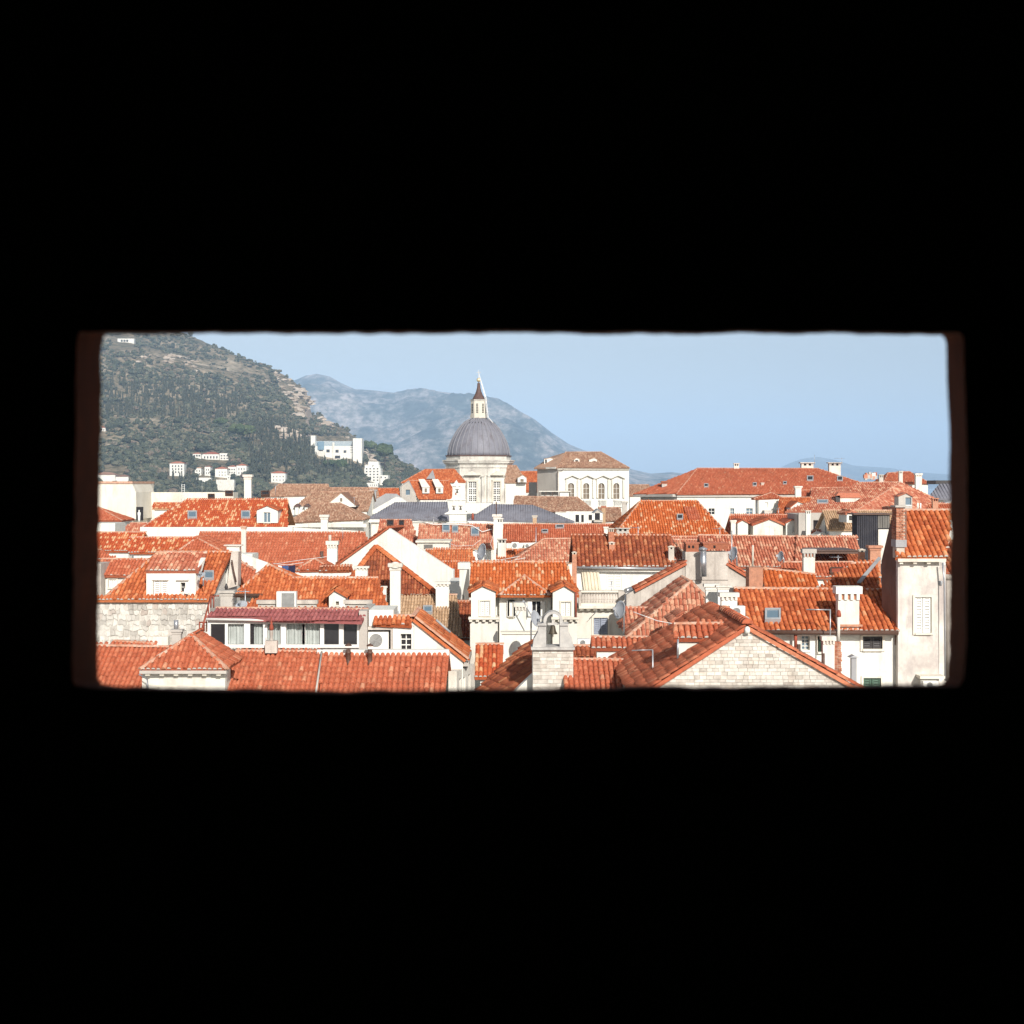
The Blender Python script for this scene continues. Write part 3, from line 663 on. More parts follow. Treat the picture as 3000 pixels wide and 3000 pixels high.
T.part(MB().box(fr0, X0 - .4, X1 + .4, -2.8, YO, Zt, Zt + .4), 'ceiling', 'dark_stone')
T.part(MB().box(fr0, X0 - .4, X1 + .4, -2.8, YO, GZ, Zb), 'tower_base', 'limestone')

# ---- haze: one closed box of thin blue air round everything
m = bpy.data.materials.new('haze_air'); m.use_nodes = True; nt_ = m.node_tree
for nd in list(nt_.nodes):
    if nd.type == 'BSDF_PRINCIPLED': nt_.nodes.remove(nd)
pv = nt_.nodes.new('ShaderNodeVolumePrincipled'); pv.inputs['Color'].default_value = (0.50, 0.715, 1.0, 1); pv.inputs['Density'].default_value = 0.00010
pv.inputs['Anisotropy'].default_value = -0.25
nt_.links.new(pv.outputs[0], nt_.nodes['Material Output'].inputs['Volume'])
hz = MB().box(fr0, -24500, 24500, -900, 21500, -3, 900).build('haze', m); hz['kind'] = 'stuff'

# ---- woodland on the hill
def leaf_mat(name, stops):
    m, nt, b = new_mat(name, 0.8, 0.2); r = ramp(nt, stops); nt.links.new(piece_random(nt), r.inputs[0])
    n = geo_noise(nt, 0.5, 4); r2 = ramp(nt, [(0.3, (0.6, 0.6, 0.6)), (0.7, (1.25, 1.25, 1.2))]); nt.links.new(n.outputs[0], r2.inputs[0])
    nt.links.new(mix(nt, r.outputs[0], r2.outputs[0], 1.0, 'MULTIPLY'), b.inputs['Base Color'])
leaf_mat('scrub_leaf', [(0, (0.038, 0.046, 0.032)), (0.35, (0.060, 0.070, 0.045)), (0.7, (0.095, 0.102, 0.064)), (0.9, (0.14, 0.132, 0.088)), (1, (0.17, 0.13, 0.10))])
leaf_mat('cypress_leaf', [(0, (0.034, 0.040, 0.026)), (0.6, (0.052, 0.056, 0.036)), (1, (0.075, 0.072, 0.050))])
leaf_mat('pine_leaf', [(0, (0.040, 0.062, 0.028)), (0.6, (0.065, 0.090, 0.038)), (1, (0.10, 0.125, 0.055))])
def ico():
    import bmesh
    bm = bmesh.new(); bmesh.ops.create_icosphere(bm, subdivisions=2, radius=1); V = np.array([v.co[:] for v in bm.verts]); Fc = np.array([[v.index for v in f.verts] for f in bm.faces]); bm.free(); return V, Fc
IV, IF = ico()
def clump(seed, n, wid, hgt, up):
    """one tree crown: several uneven lumps plus loose leaf faces"""
    r = np.random.default_rng(seed); Vs = []; Fs = []; k = 0
    for i in range(n):
        a = r.uniform(0, 6.28); d = r.uniform(.1, .62) * wid; c = np.array([math.cos(a) * d, math.sin(a) * d, up + r.uniform(.15, .8) * hgt]); s = r.uniform(.28, .55) * wid
        V = IV * (1 + r.normal(0, .17, (len(IV), 1))) * (s, s, s * .8) + c; Vs.append(V); Fs.append(IF + k); k += len(V)
    return np.concatenate(Vs), np.concatenate(Fs)
CL = [clump(k, 4, 1.0, 1.1, .1) for k in range(6)]
def in_poly(p, poly):
    x, y = p; c = False
    for i in range(len(poly)):
        (x1, y1), (x2, y2) = poly[i], poly[i - 1]
        if (y1 > y) != (y2 > y) and x < (x2 - x1) * (y - y1) / (y2 - y1) + x1: c = not c
    return c
BARE = [px('A', 540, 230, 760, 290, 980, 350, 1110, 470, 1000, 440, 880, 420, 700, 370, 470, 370), px('A', 1280, 500, 1520, 430, 1560, 460, 1300, 530),
        px('A', 1620, 430, 1760, 490, 1932, 640, 1932, 860, 1780, 740, 1700, 600), px('B', 0, 230, 130, 300, 150, 490, 330, 590, 520, 690, 520, 720, 400, 720, 200, 560, 0, 520),
        px('A', 1650, 900, 1850, 960, 1850, 1040, 1660, 1000), px('B', 595, 780, 720, 890, 700, 920, 600, 900), px('A', 1000, 330, 1300, 350, 1480, 420, 1300, 500, 1100, 450)]
HOUSES_PX = [px('A', 730, 1190, 890, 1190, 890, 1330, 730, 1330), px('A', 945, 1130, 1265, 1130, 1265, 1215, 945, 1215), px('A', 960, 1245, 1105, 1245, 1105, 1345, 960, 1345), px('A', 1138, 1255, 1310, 1255, 1310, 1460, 1138, 1460), px('A', 1320, 1225, 1415, 1225, 1415, 1345, 1320, 1345), px('N', 300, 230, 1310, 290, 1310, 860, 1120, 720, 1000, 700, 780, 790, 600, 700, 430, 620), px('N', 1320, 720, 1790, 720, 1790, 1215, 1340, 1215),
             px('A', 160, 1250, 400, 1250, 400, 1390, 160, 1390), px('A', 260, 130, 450, 130, 450, 200, 260, 200), px('A', 1610, 1280, 1750, 1280, 1750, 1410, 1610, 1410), px('A', 130, 890, 210, 890, 210, 960, 130, 960)]
CYP = [px('A', 180, 540, 600, 560, 1100, 560, 1380, 640, 1430, 800, 1300, 860, 900, 870, 500, 850, 180, 860), px('A', 1400, 900, 1640, 860, 1932, 1000, 1932, 1400, 1450, 1420), px('B', 0, 720, 130, 760, 330, 900, 600, 900, 600, 1090, 0, 1090), px('A', 760, 1230, 1000, 1230, 1000, 1460, 760, 1460)]
Vs = []; Fs = []; k = 0; cyp_pos = []; pine_pos = []
for _ in range(17000):
    u = random.uniform(60, 1235); v0 = skyline(u); v = v0 + (1462 - v0) * random.random()
    if v < 930 or v > 1462: continue
    uv = (u, v); bare = any(in_poly(uv, b) for b in BARE)
    dens = noise.noise(Vector((u / 40, v / 28, 1.7))) + 0.5 * noise.noise(Vector((u / 13, v / 10, 5.1)))
    if bare and dens < 0.05: continue
    if not bare and v < 1300 and dens < -0.46: continue
    if any(in_poly((u, v - dv), h) for h in HOUSES_PX for dv in (0, 8, 16, 24)): continue
    cy = [i for i, b in enumerate(CYP) if in_poly(uv, b)]
    if cy and random.random() < 0.62:
        cyp_pos.append((uv, cy[0])); continue
    p = hill_ray(uv)
    if p is None: continue
    s = random.choice((random.uniform(2.2, 4.5), random.uniform(2.5, 5.5), random.uniform(3.5, 7.0))) * (random.uniform(.3, .6) if bare else 1.0) * (1.25 if v > 1320 else 1.0)
    V, Fc = CL[random.randrange(6)]; a = random.uniform(0, 6.28); ca, sa = math.cos(a), math.sin(a)
    W = np.stack([V[:, 0] * ca - V[:, 1] * sa, V[:, 0] * sa + V[:, 1] * ca, V[:, 2] * random.uniform(.7, 1.15) - .25], 1) * s + np.array(p)
    Vs.append(W); Fs.append(Fc + k); k += len(W)
    if len(Fs) > 6500: break
V = np.concatenate(Vs); Fc = np.concatenate(Fs)
me = np_mesh('woodland', V, np.full(len(Fc), 3), Fc.ravel(), np.zeros(len(Fc)), 'scrub_leaf')
wo = bpy.data.objects.new('woodland', me); col.objects.link(wo); wo['kind'] = 'stuff'; wo['label'] = 'grey-green scrub and low trees covering the hillside'; wo['category'] = 'woodland'
Vs = []; Fs = []; k = 0                      # pale rock breaking through the slope
for b_i in (0, 2, 2, 2, 3, 3, 3, 3, 4, 5, 0):
    P = BARE[b_i]; xs = [q[0] for q in P]; ys_ = [q[1] for q in P]
    for _ in range(70):
        uv = (random.uniform(min(xs), max(xs)), random.uniform(min(ys_), max(ys_)))
        if not in_poly(uv, P) or noise.noise(Vector((uv[0] / 18, uv[1] / 10, 9.1))) < 0.0: continue
        p = hill_ray(uv)
        if p is None: continue
        s_ = random.uniform(1.5, 5.0) * (1.6 if b_i == 3 else 1.0); W = IV * (1 + rng.normal(0, .22, (len(IV), 1))) * (s_ * random.uniform(.9, 1.8), s_, s_ * .55) + np.array(p); Vs.append(W); Fs.append(IF + k); k += len(W)
stone_mat('pale_rock', [(0, (0.34, 0.28, 0.22)), (0.5, (0.44, 0.37, 0.30)), (1, (0.54, 0.47, 0.40))])
V = np.concatenate(Vs); Fc = np.concatenate(Fs); o = bpy.data.objects.new('rock_outcrops', np_mesh('rock_outcrops', V, np.full(len(Fc), 3), Fc.ravel(), np.zeros(len(Fc)), 'pale_rock')); col.objects.link(o); o['kind'] = 'stuff'; o['label'] = 'pale rock breaking out of the hillside scrub'; o['category'] = 'rock'
def cypress_mesh(seed):
    r = np.random.default_rng(seed); Vs = []; Fs = []; k = 0; h = 1.0
    for i in range(9):
        z = .08 + .82 * i / 8; rad = .085 * (1 - .75 * (i / 8) ** 1.6) + .012
        V = IV * (1 + r.normal(0, .2, (len(IV), 1))) * (rad, rad, .10) + (r.normal(0, .008), r.normal(0, .008), z); Vs.append(V); Fs.append(IF + k); k += len(V)
    V = np.concatenate(Vs); Fc = np.concatenate(Fs)
    return np_mesh('cypress_tree', V, np.full(len(Fc), 3), Fc.ravel(), np.zeros(len(Fc)), 'cypress_leaf')
CYM = [cypress_mesh(k) for k in range(4)]
random.shuffle(cyp_pos); kept = []; rest = []
for uv, stand in cyp_pos:
    p = hill_ray(uv)
    if p is None: continue
    (kept if len(kept) < 290 and 290 < uv[0] < 1100 else rest).append((p, stand))
STAND = ['in the broad stand across the middle of the hillside', 'in the dense stand between the umbrella pines and the hotel', 'on the slope below the long white hotel', 'by the cream villa at the hill foot']
for p, stand in kept:
    o = bpy.data.objects.new('cypress_tree', CYM[random.randrange(4)]); col.objects.link(o); o.location = p - Vector((0, 0, 1.0)); h = random.uniform(9, 16)
    o.scale = (h * random.uniform(.65, 1.0), h * random.uniform(.65, 1.0), h); o.rotation_euler = (0, 0, random.uniform(0, 6))
    o['label'] = ('tall' if h > 13.5 else 'young short' if h < 11 else 'slender') + ' dark cypress ' + STAND[stand]; o['category'] = 'cypress'; o['group'] = 'cypresses on the hillside'
Vs = []; Fs = []; k = 0
for p, _s in rest[:900]:
    me0 = CYM[random.randrange(4)]; V = np.empty(len(me0.vertices) * 3); me0.vertices.foreach_get('co', V); V = V.reshape(-1, 3); h = random.uniform(8, 14)
    Vs.append(V * (h * .85, h * .85, h) + np.array(p) - (0, 0, 1)); f = np.empty(len(me0.polygons) * 3, np.int32); me0.polygons.foreach_get('vertices', f) if False else me0.loops.foreach_get('vertex_index', f)
    Fs.append(f + k); k += len(V)
if Vs:
    V = np.concatenate(Vs); f = np.concatenate(Fs)
    o = bpy.data.objects.new('cypress_wood', np_mesh('cypress_wood', V, np.full(len(f) // 3, 3), f, np.zeros(len(f) // 3), 'cypress_leaf')); col.objects.link(o)
    o['kind'] = 'stuff'; o['label'] = 'dense mass of further cypresses between the single ones'; o['category'] = 'cypress wood'
def umbrella_pine(label, uv, w, h):
    p = hill_ray(uv)
    if p is None: return
    T = Thing('umbrella_pine', label, 'pine', p); mb = MB().tube([p, p + Vector((.3, 0, h * .5)), p + Vector((-.2, 0, h * .75))], .5, 6, .25)
    for a in range(4): mb.tube([p + Vector((0, 0, h * .6)), p + Vector((math.cos(a * 1.6) * w * .3, math.sin(a * 1.6) * w * .3, h * .85))], .22, 5, .1)
    T.part(mb, 'trunk', 'trunk_bark'); V, Fc = clump(int(uv[0]), 11, w * .5, h * .22, h * .72)
    me = np_mesh('crown', V * (1, 1, 1), np.full(len(Fc), 3), Fc.ravel(), np.zeros(len(Fc)), 'pine_leaf'); c = bpy.data.objects.new('crown', me); col.objects.link(c); c.parent = T.root
umbrella_pine('flat-topped pale green pine with a bare forked trunk above the olive slopes', p1('A', 1190, 985), 17, 17)
umbrella_pine('broad umbrella pine beside the cypress stand above the white villas', p1('A', 1360, 1080), 26, 21)
umbrella_pine('rounded pine crown standing behind the umbrella pine', p1('A', 1440, 1060), 17, 17)
umbrella_pine('bushy pine below the hotel terrace', p1('N', 900, 960), 20, 11)
umbrella_pine('pine leaning over the hotel retaining wall', p1('N', 690, 940), 16, 11)
umbrella_pine('dark pine on the shoulder past the stepped apartments', p1('N', 1440, 700), 22, 20)
umbrella_pine('big dark pine at the end of the headland', p1('N', 1720, 900), 28, 24)

# ---- tracks and terraces cut into the slope
def track(uvs, w):
    P = [hill_ray(q) for q in uvs]; P = [p for p in P if p is not None]; V = []
    for i, p in enumerate(P):
        V += [p + Vector((0, -w, 0.6)), p + Vector((0, w, 1.6))]
    mb = MB().add(V, [(2 * i, 2 * i + 2, 2 * i + 3, 2 * i + 1) for i in range(len(P) - 1)]); structure(mb, 'hill_path', 'pale_rock')
def dense(z, *c):
    q = px(z, *c); out = []
    for (a, b), (d, e) in zip(q, q[1:]): out += [(a + (d - a) * k / 8, b + (e - b) * k / 8) for k in range(8)]
    return out + [q[-1]]
track(dense('A', 1260, 505, 1400, 478, 1530, 432), 4); track(dense('A', 450, 372, 620, 335, 760, 290, 980, 345), 4); track(dense('A', 580, 955, 690, 945), 5); track(dense('A', 1010, 975, 1130, 958), 4)
# ---- houses on the hill
def hill_house(name, label, cat, uv0, uv1, wins=(), roof=None, wall='white_wall', deep=10, group=None, rise=.35):
    """uv0 top left and uv1 bottom right of the front wall"""
    base = hill_ray((0.5 * (uv0[0] + uv1[0]), uv1[1])) 
    Y = (base.y if base else 1500.0) - 2
    fr = frame(at(uv0, Y)); o, ex, ey, ez = fr; B = at(uv1, Y); w, h = (B - o).x, o.z - B.z
    T = Thing(name, label, cat, (o.x + w / 2, Y, B.z), group)
    T.part(MB().box(fr, 0, w, 0, deep, -h - 12, 0), 'wall', wall)
    if roof:
        r = min(deep, w) * rise * .5; a = .5
        q = [o + ex * -a - ey * a, o + ex * (w + a) - ey * a, o + ex * (w + a) + ey * (deep + a), o - ex * a + ey * (deep + a)]
        i = min(w, deep) * .45; c1 = o + ex * i + ey * deep / 2 + ez * r; c2 = o + ex * (w - i) + ey * deep / 2 + ez * r
        T.part(MB().add([v + ez * .02 for v in q] + [c1, c2], [(0, 1, 5, 4), (2, 3, 4, 5), (1, 2, 5), (3, 0, 4), (0, 3, 2, 1)]), 'roof', roof)
    for a, b, g in wins:
        P, Q = at(a, Y), at(b, Y); f = T.part(MB().box(fr, (P - o).x - .1, (Q - o).x + .1, -.25, 0.0, (Q - o).z - .15, (Q - o).z), 'window', 'white_paint')
        T.part(MB().box(fr, (P - o).x, (Q - o).x, -.12, 0.1, (Q - o).z, (P - o).z), 'pane', g, f)
    return T
def grid_wins(z, x0, y0, x1, y1, nx, ny, fx, fy, g='window_glass'):
    out = []
    for j in range(ny):
        for i in range(nx):
            cx = x0 + (x1 - x0) * (i + .5) / nx; cy = y0 + (y1 - y0) * (j + .5) / ny; w = (x1 - x0) / nx * fx / 2; h = (y1 - y0) / ny * fy / 2
            out.append((p1(z, cx - w, cy - h), p1(z, cx + w, cy + h), g))
    return out
T = hill_house('hotel', 'long white modern hotel with a blue glazed top storey on the hill', 'hotel', p1('N', 330, 430), p1('N', 1130, 650),
               [(p1('N', 620, 495), p1('N', 682, 550), 'window_glass'), (p1('N', 790, 500), p1('N', 850, 555), 'window_glass'), (p1('N', 945, 510), p1('N', 995, 558), 'window_glass'), (p1('N', 780, 610), p1('N', 880, 665), 'window_glass'), (p1('N', 475, 505), p1('N', 555, 525), 'window_glass')] + grid_wins('N', 1070, 395, 1130, 570, 2, 4, .5, .5), deep=22)
Yh = T.root.location.y; frh = frame(at(p1('N', 330, 335), Yh)); wv = lambda x, y: at(p1('N', x, y), Yh) - frh[0]
f = T.part(MB().box(frh, wv(345, 0).x, wv(1120, 0).x, 2, 20, wv(0, 432).z, 0), 'glazed_storey', 'blue_glass')
mb = MB()
for i in range(40): x = wv(345 + i * 19.5, 0).x; mb.box(frh, x, x + .2, 1.7, 2.0, wv(0, 432).z, 0)
for y in (336, 360, 384, 408): mb.box(frh, wv(345, 0).x, wv(1120, 0).x, 1.65, 2.0, wv(0, y).z - .2, wv(0, y).z)
T.part(mb, 'mullion_grid', 'white_paint', f)
T.part(MB().box(frh, wv(455, 0).x, wv(580, 0).x, -.8, 1, wv(0, 500).z, wv(0, 340).z), 'glass_bay', 'blue_glass')
T.part(MB().box(frh, wv(1130, 0).x, wv(1300, 0).x, -6, 14, wv(0, 900).z, wv(0, 287).z), 'lift_tower', 'white_wall')
T.part(MB().box(frh, wv(325, 0).x, wv(408, 0).x, 0, 9, wv(0, 460).z, wv(0, 232).z), 'stair_tower', 'white_wall')
T.part(MB().box(frh, wv(735, 0).x, wv(772, 0).x, -1.2, 0, wv(0, 720).z, wv(0, 360).z), 'stone_pier', 'limestone')
T.part(MB().box(frh, wv(470, 0).x, wv(600, 0).x, -3, 0, wv(0, 660).z, wv(0, 530).z).box(frh, wv(755, 0).x, wv(900, 0).x, -4, 0, wv(0, 790).z, wv(0, 675).z), 'retaining_wall', 'cream_wall')
T = hill_house('stepped_apartments', 'white apartment block stepping down the headland in terraces with small dark windows', 'apartment block', p1('N', 1335, 850), p1('N', 1640, 1110),
               grid_wins('N', 1345, 830, 1620, 1100, 4, 5, .42, .40), deep=24)
Yh = T.root.location.y; frh = frame(at(p1('N', 1335, 720), Yh)); wv = lambda x, y: at(p1('N', x, y), Yh) - frh[0]
T.part(MB().box(frh, wv(1400, 0).x, wv(1595, 0).x, 5, 22, wv(0, 850).z, 0).box(frh, wv(1340, 0).x, wv(1620, 0).x, 2.5, 20, wv(0, 860).z, wv(0, 790).z), 'upper_terrace', 'white_wall')
T.part(MB().box(frh, wv(1640, 0).x, wv(1785, 0).x, -3, 18, wv(0, 1330).z, wv(0, 980).z), 'lower_block', 'white_wall')
for a, b, c, d in ((1650, 1005, 1672, 1030), (1725, 1015, 1750, 1035), (1725, 1065, 1750, 1085), (1480, 795, 1508, 812), (1355, 742, 1398, 768)):
    yy = -3.2 if a > 1640 else 2.3; P = T.part(MB().box(frh, wv(a, 0).x - .2, wv(c, 0).x + .2, yy - .1, yy + .3, wv(0, d).z - .3, wv(0, d).z), 'window', 'white_paint')
    T.part(MB().box(frh, wv(a, 0).x, wv(c, 0).x, yy, yy + .4, wv(0, d).z, wv(0, b).z), 'pane', 'window_glass', P)
hill_house('villa', 'cream three-storey villa with a scalloped roofline among the hillside trees', 'villa', p1('A', 752, 1222), p1('A', 876, 1330), grid_wins('A', 765, 1232, 868, 1310, 4, 3, .4, .55), 'tile_rose')
hill_house('villa', 'small white villa beside a tall cypress at the foot of the hill', 'villa', p1('A', 968, 1262), p1('A', 1022, 1335), grid_wins('A', 975, 1275, 1018, 1325, 2, 2, .35, .5), 'tile_rose')
hill_house('villa', 'narrow pinkish-white villa tucked behind the cypress', 'villa', p1('A', 1052, 1250), p1('A', 1100, 1330), grid_wins('A', 1058, 1262, 1096, 1320, 2, 2, .35, .5), 'tile_rose')
hill_house('villa', 'wide low white villa with a red roof on the upper terrace', 'villa', p1('A', 1032, 1142), p1('A', 1175, 1195), grid_wins('A', 1040, 1150, 1170, 1190, 5, 1, .4, .5), 'tile_rose', deep=12)
hill_house('villa', 'white terrace annexe with dark openings beside the low villa', 'villa', p1('A', 1180, 1135), p1('A', 1262, 1195), grid_wins('A', 1185, 1145, 1258, 1190, 3, 2, .55, .4), None)
hill_house('villa', 'little white pavilion with a dark loggia on the villa terrace', 'villa', p1('A', 950, 1140), p1('A', 1020, 1172), grid_wins('A', 952, 1148, 1018, 1165, 3, 1, .7, .7), 'tile_rose', deep=6)
hill_house('villa', 'plain cream villa standing on a tall pale retaining wall', 'villa', p1('A', 1142, 1268), p1('A', 1245, 1345), grid_wins('A', 1165, 1285, 1240, 1335, 3, 2, .25, .4), 'tile_rose')
hill_house('villa', 'tall white villa with red dormers next to the cypress stand', 'villa', p1('A', 1325, 1240), p1('A', 1410, 1330), grid_wins('A', 1335, 1255, 1402, 1320, 3, 2, .3, .5), 'tile_red')
hill_house('retaining_wall', 'pale stone retaining wall below the cream villa', 'wall', p1('A', 1150, 1362), p1('A', 1305, 1450), (), None, 'limestone', 6)
hill_house('terrace_wall', 'white garden terrace below the cypress villas', 'wall', p1('A', 965, 1345), p1('A', 1105, 1395), (), None, 'white_wall', 6)
hill_house('terrace_wall', 'long pale terrace wall beside the low white villa', 'wall', p1('A', 1255, 1122), p1('A', 1350, 1158), (), None, 'cream_wall', 6)
hill_house('villa', 'square white villa with a dark loggia row on the lower terrace', 'villa', p1('A', 1252, 1250), p1('A', 1322, 1320), grid_wins('A', 1258, 1262, 1316, 1312, 3, 2, .5, .45), 'tile_rose')
hill_house('villa', 'white terraced garden house with balconies below the villas', 'villa', p1('A', 1245, 1325), p1('A', 1305, 1380), grid_wins('A', 1250, 1335, 1300, 1375, 3, 2, .5, .4), None)
hill_house('villa', 'white house with a red roof edge behind three small cypresses', 'villa', p1('A', 1622, 1306), p1('A', 1745, 1395), grid_wins('A', 1630, 1320, 1740, 1380, 4, 2, .25, .35), 'tile_red')
hill_house('villa', 'cream farmhouse with a pale tiled roof at the hill foot', 'villa', p1('A', 100, 1320), p1('A', 285, 1392), (), 'tile_brown', deep=14)
hill_house('villa', 'low cream outbuilding with a shallow tiled roof by a round bush', 'villa', p1('A', 288, 1336), p1('A', 398, 1392), (), 'tile_brown', deep=12)
hill_house('villa', 'white modernist house with open portico high on the hill', 'villa', p1('A', 305, 152), p1('A', 445, 182), grid_wins('A', 330, 160, 400, 182, 3, 1, .7, .8), None, deep=8)
hill_house('villa', 'tiny white house with a red hipped roof on the middle slope', 'villa', p1('A', 136, 916), p1('A', 202, 950), grid_wins('A', 142, 924, 198, 944, 3, 1, .4, .6), 'tile_red', deep=8)
hill_house('villa', 'white cube house among trees near the stepped apartments', 'villa', p1('N', 930, 1115), p1('N', 1200, 1215), grid_wins('N', 960, 1130, 1180, 1200, 4, 2, .25, .4), None, deep=14)
hill_house('villa', 'white block with a slanted shaded roof under the apartments', 'villa', p1('N', 1205, 1125), p1('N', 1590, 1215), grid_wins('N', 1440, 1140, 1580, 1200, 4, 1, .3, .5), None, deep=14)
hill_house('villa', 'low white wall-like building past the stepped apartments', 'villa', p1('N', 1785, 1098), p1('N', 1940, 1215), (), None, deep=10)

# ================================================================== NEAR ROOFS (40 - 60 m)
# long low roof in the near left corner
T = house('red tiled roof with a grey mortared ridge below the rubble wall', p1('E', 300, 1640), 44)
T.roof(px('E', -160, 1640, 1330, 1640, 1250, 1232, -60, 1205), 44.5, m='tile_red', p=.215, e=.31)
T.chimney(p1('E', 618, 1200), p1('E', 650, 1262), 46.9, 'white_wall', 'plain', extra=.4)
# pyramid-roofed house
T = house('small cream house with a hipped pink-red roof and a row of white eave brackets', p1('E', 870, 1405), 43)
T.hipfront(p1('E', 505, 1408), p1('E', 1240, 1408), p1('E', 940, 1118), 43, 1.2, .62, 'tile_red', 'cream_wall', p=.215, e=.31, inset=.5)
T.facade(p1('E', 515, 1440), p1('E', 1228, 1760), 43.25, 0, 'cream_wall', [(p1('E', 650, 1560), p1('E', 800, 1740), 'shut'), (p1('E', 930, 1560), p1('E', 1070, 1740), 'shut')], z0=GZ)
fr = frame(at(p1('E', 492, 1414), 42.95)); x1 = (at(p1('E', 1238, 1414), 42.95) - fr[0]).x
T.part(MB().box(fr, 0, x1, 0, .3, -.11, -.02), 'eave_cornice', 'grey_wall')
for k in range(6): x = .16 + k * (x1 - .3) / 5.4; T.part(MB().box(fr, x, x + .13, .06, .29, -.17, -.11), 'eave_bracket', 'pale_stone')
T.part(MB().tube([at(p1('E', 490, 1450), 42.9), at(p1('E', 560, 1495), 42.9), at(p1('E', 570, 1600), 42.9)], .03), 'downpipe', 'zinc')
# long front roof in two halves
T = house('long salmon-red front roof under the glazed veranda, seam of mortar down its middle', p1('F', 700, 1700), 46)
T.roof(px('E', 1210, 1720, 2010, 1720, 2070, 1262, 1318, 1255), 46, m='tile_red', p=.215, e=.31, wall='cream_wall')
T.roof(px('F', 205, 1720, 1290, 1720, 1335, 1268, 262, 1258), 46, m='tile_red', p=.245, e=.35, wall='white_wall')
T.part(MB().tube([hit(p1('F', 244, 1262), *T.plane) + Vector((0, 0, .1)), hit(p1('F', 180, 1720), *T.plane) + Vector((0, 0, .1))], .035, 6), 'roof_seam', 'grey_wall')
for x, y in ((470, 1350), (655, 1352)):
    P = hit(p1('F', x, y), *T.plane); c = T.part(MB().lathe(P - Vector((0, 0, .1)), [(.13, 0), (.085, .12), (.075, .40), (.095, .41), (.095, .46), (.075, .47), (.075, .54)], 10), 'vent_pipe', 'brown_metal')
    T.part(MB().lathe(P, [(.02, .54), (.12, .55), (.10, .59), (.01, .64)], 10), 'cowl', 'brown_metal', c)
fr = frame(at(p1('F', 200, 1236), 48.6)); x1 = (at(p1('F', 1332, 1236), 48.6) - fr[0]).x
T.part(MB().box(fr, 0, x1, 0, .3, -.3, -.02), 'parapet', 'white_wall')

# glazed veranda with plum sheet roof
T = house('rooftop veranda with sliding white-framed windows under a plum corrugated roof', p1('E', 1500, 1210), 50, 'veranda', 'veranda')
T.roof(px('E', 1068, 962, 2400, 995, 2450, 900, 1150, 888), 50, t=.22, m='tile_plum', p=.20, e=.55, wall='white_wall', body=False, singles=300, back=False)
fr = frame(at(p1('E', 1080, 1000), 50.1)); o = fr[0]; lx = lambda z, x: (at(p1(z, x, 1000), 50.1) - o).x; lz = lambda y: (at(p1('E', 1080, y), 50.1) - o).z
X1 = lx('F', 562)
T.part(MB().tube([at(p1('E', 1065, 978), 49.9), at(p1('F', 575, 1000), 49.9)], .045, 8), 'gutter', 'white_paint')
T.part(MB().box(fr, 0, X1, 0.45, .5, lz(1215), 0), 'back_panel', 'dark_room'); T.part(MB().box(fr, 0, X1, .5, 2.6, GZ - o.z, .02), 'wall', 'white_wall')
edges = [('E', 1080, 1105), ('E', 1228, 1252), ('E', 1392, 1442), ('E', 1555, 1590), ('E', 1706, 1752), ('E', 1892, 1915), ('F', 78, 98), ('F', 228, 262), ('F', 390, 430), ('F', 545, 566)]
T.part(MB().box(fr, 0, X1, -.03, .12, lz(1018), .04).box(fr, 0, X1, -.04, .12, lz(1222), lz(1195)), 'frame_rail', 'white_paint')
for z, a, b in edges: T.part(MB().box(fr, lx(z, a), lx(z, b), -.035, .1, lz(1195), lz(1018)), 'frame_post', 'white_paint')
cells = [(('E', 1105), ('E', 1228), 'g'), (('E', 1252), ('E', 1392), 'c'), (('E', 1405), ('E', 1440), 'g'), (('E', 1442), ('E', 1470), 'g'), (('E', 1470), ('E', 1555), 'c'), (('E', 1590), ('E', 1706), 'c'), (('E', 1752), ('E', 1892), 'c'),
         (('E', 1915), ('F', 78), 'c'), (('F', 98), ('F', 228), 'c'), (('F', 262), ('F', 390), 'g'), (('F', 430), ('F', 545), 'g')]
for a, b, k in cells:
    xa, xb = lx(*a), lx(*b)
    if k == 'c':
        mb = MB(); n = 14; o_, ex, ey, ez = fr
        vs = []
        for i in range(n + 1): y = .16 + .03 * math.sin(i * 2.4); vs += [o_ + ex * (xa + (xb - xa) * i / n) + ey * y + ez * lz(1195), o_ + ex * (xa + (xb - xa) * i / n) + ey * y + ez * lz(1018)]
        mb.add(vs, [(2 * i, 2 * i + 2, 2 * i + 3, 2 * i + 1) for i in range(n)]); T.part(mb, 'curtain', 'curtain')
    else: T.part(MB().box(fr, xa, xb, .06, .075, lz(1195), lz(1018)), 'pane', 'window_glass')
T.part(MB().box(fr, X1, X1 + .28, -.05, 3.0, lz(1240), lz(905)), 'end_wall', 'grey_wall')
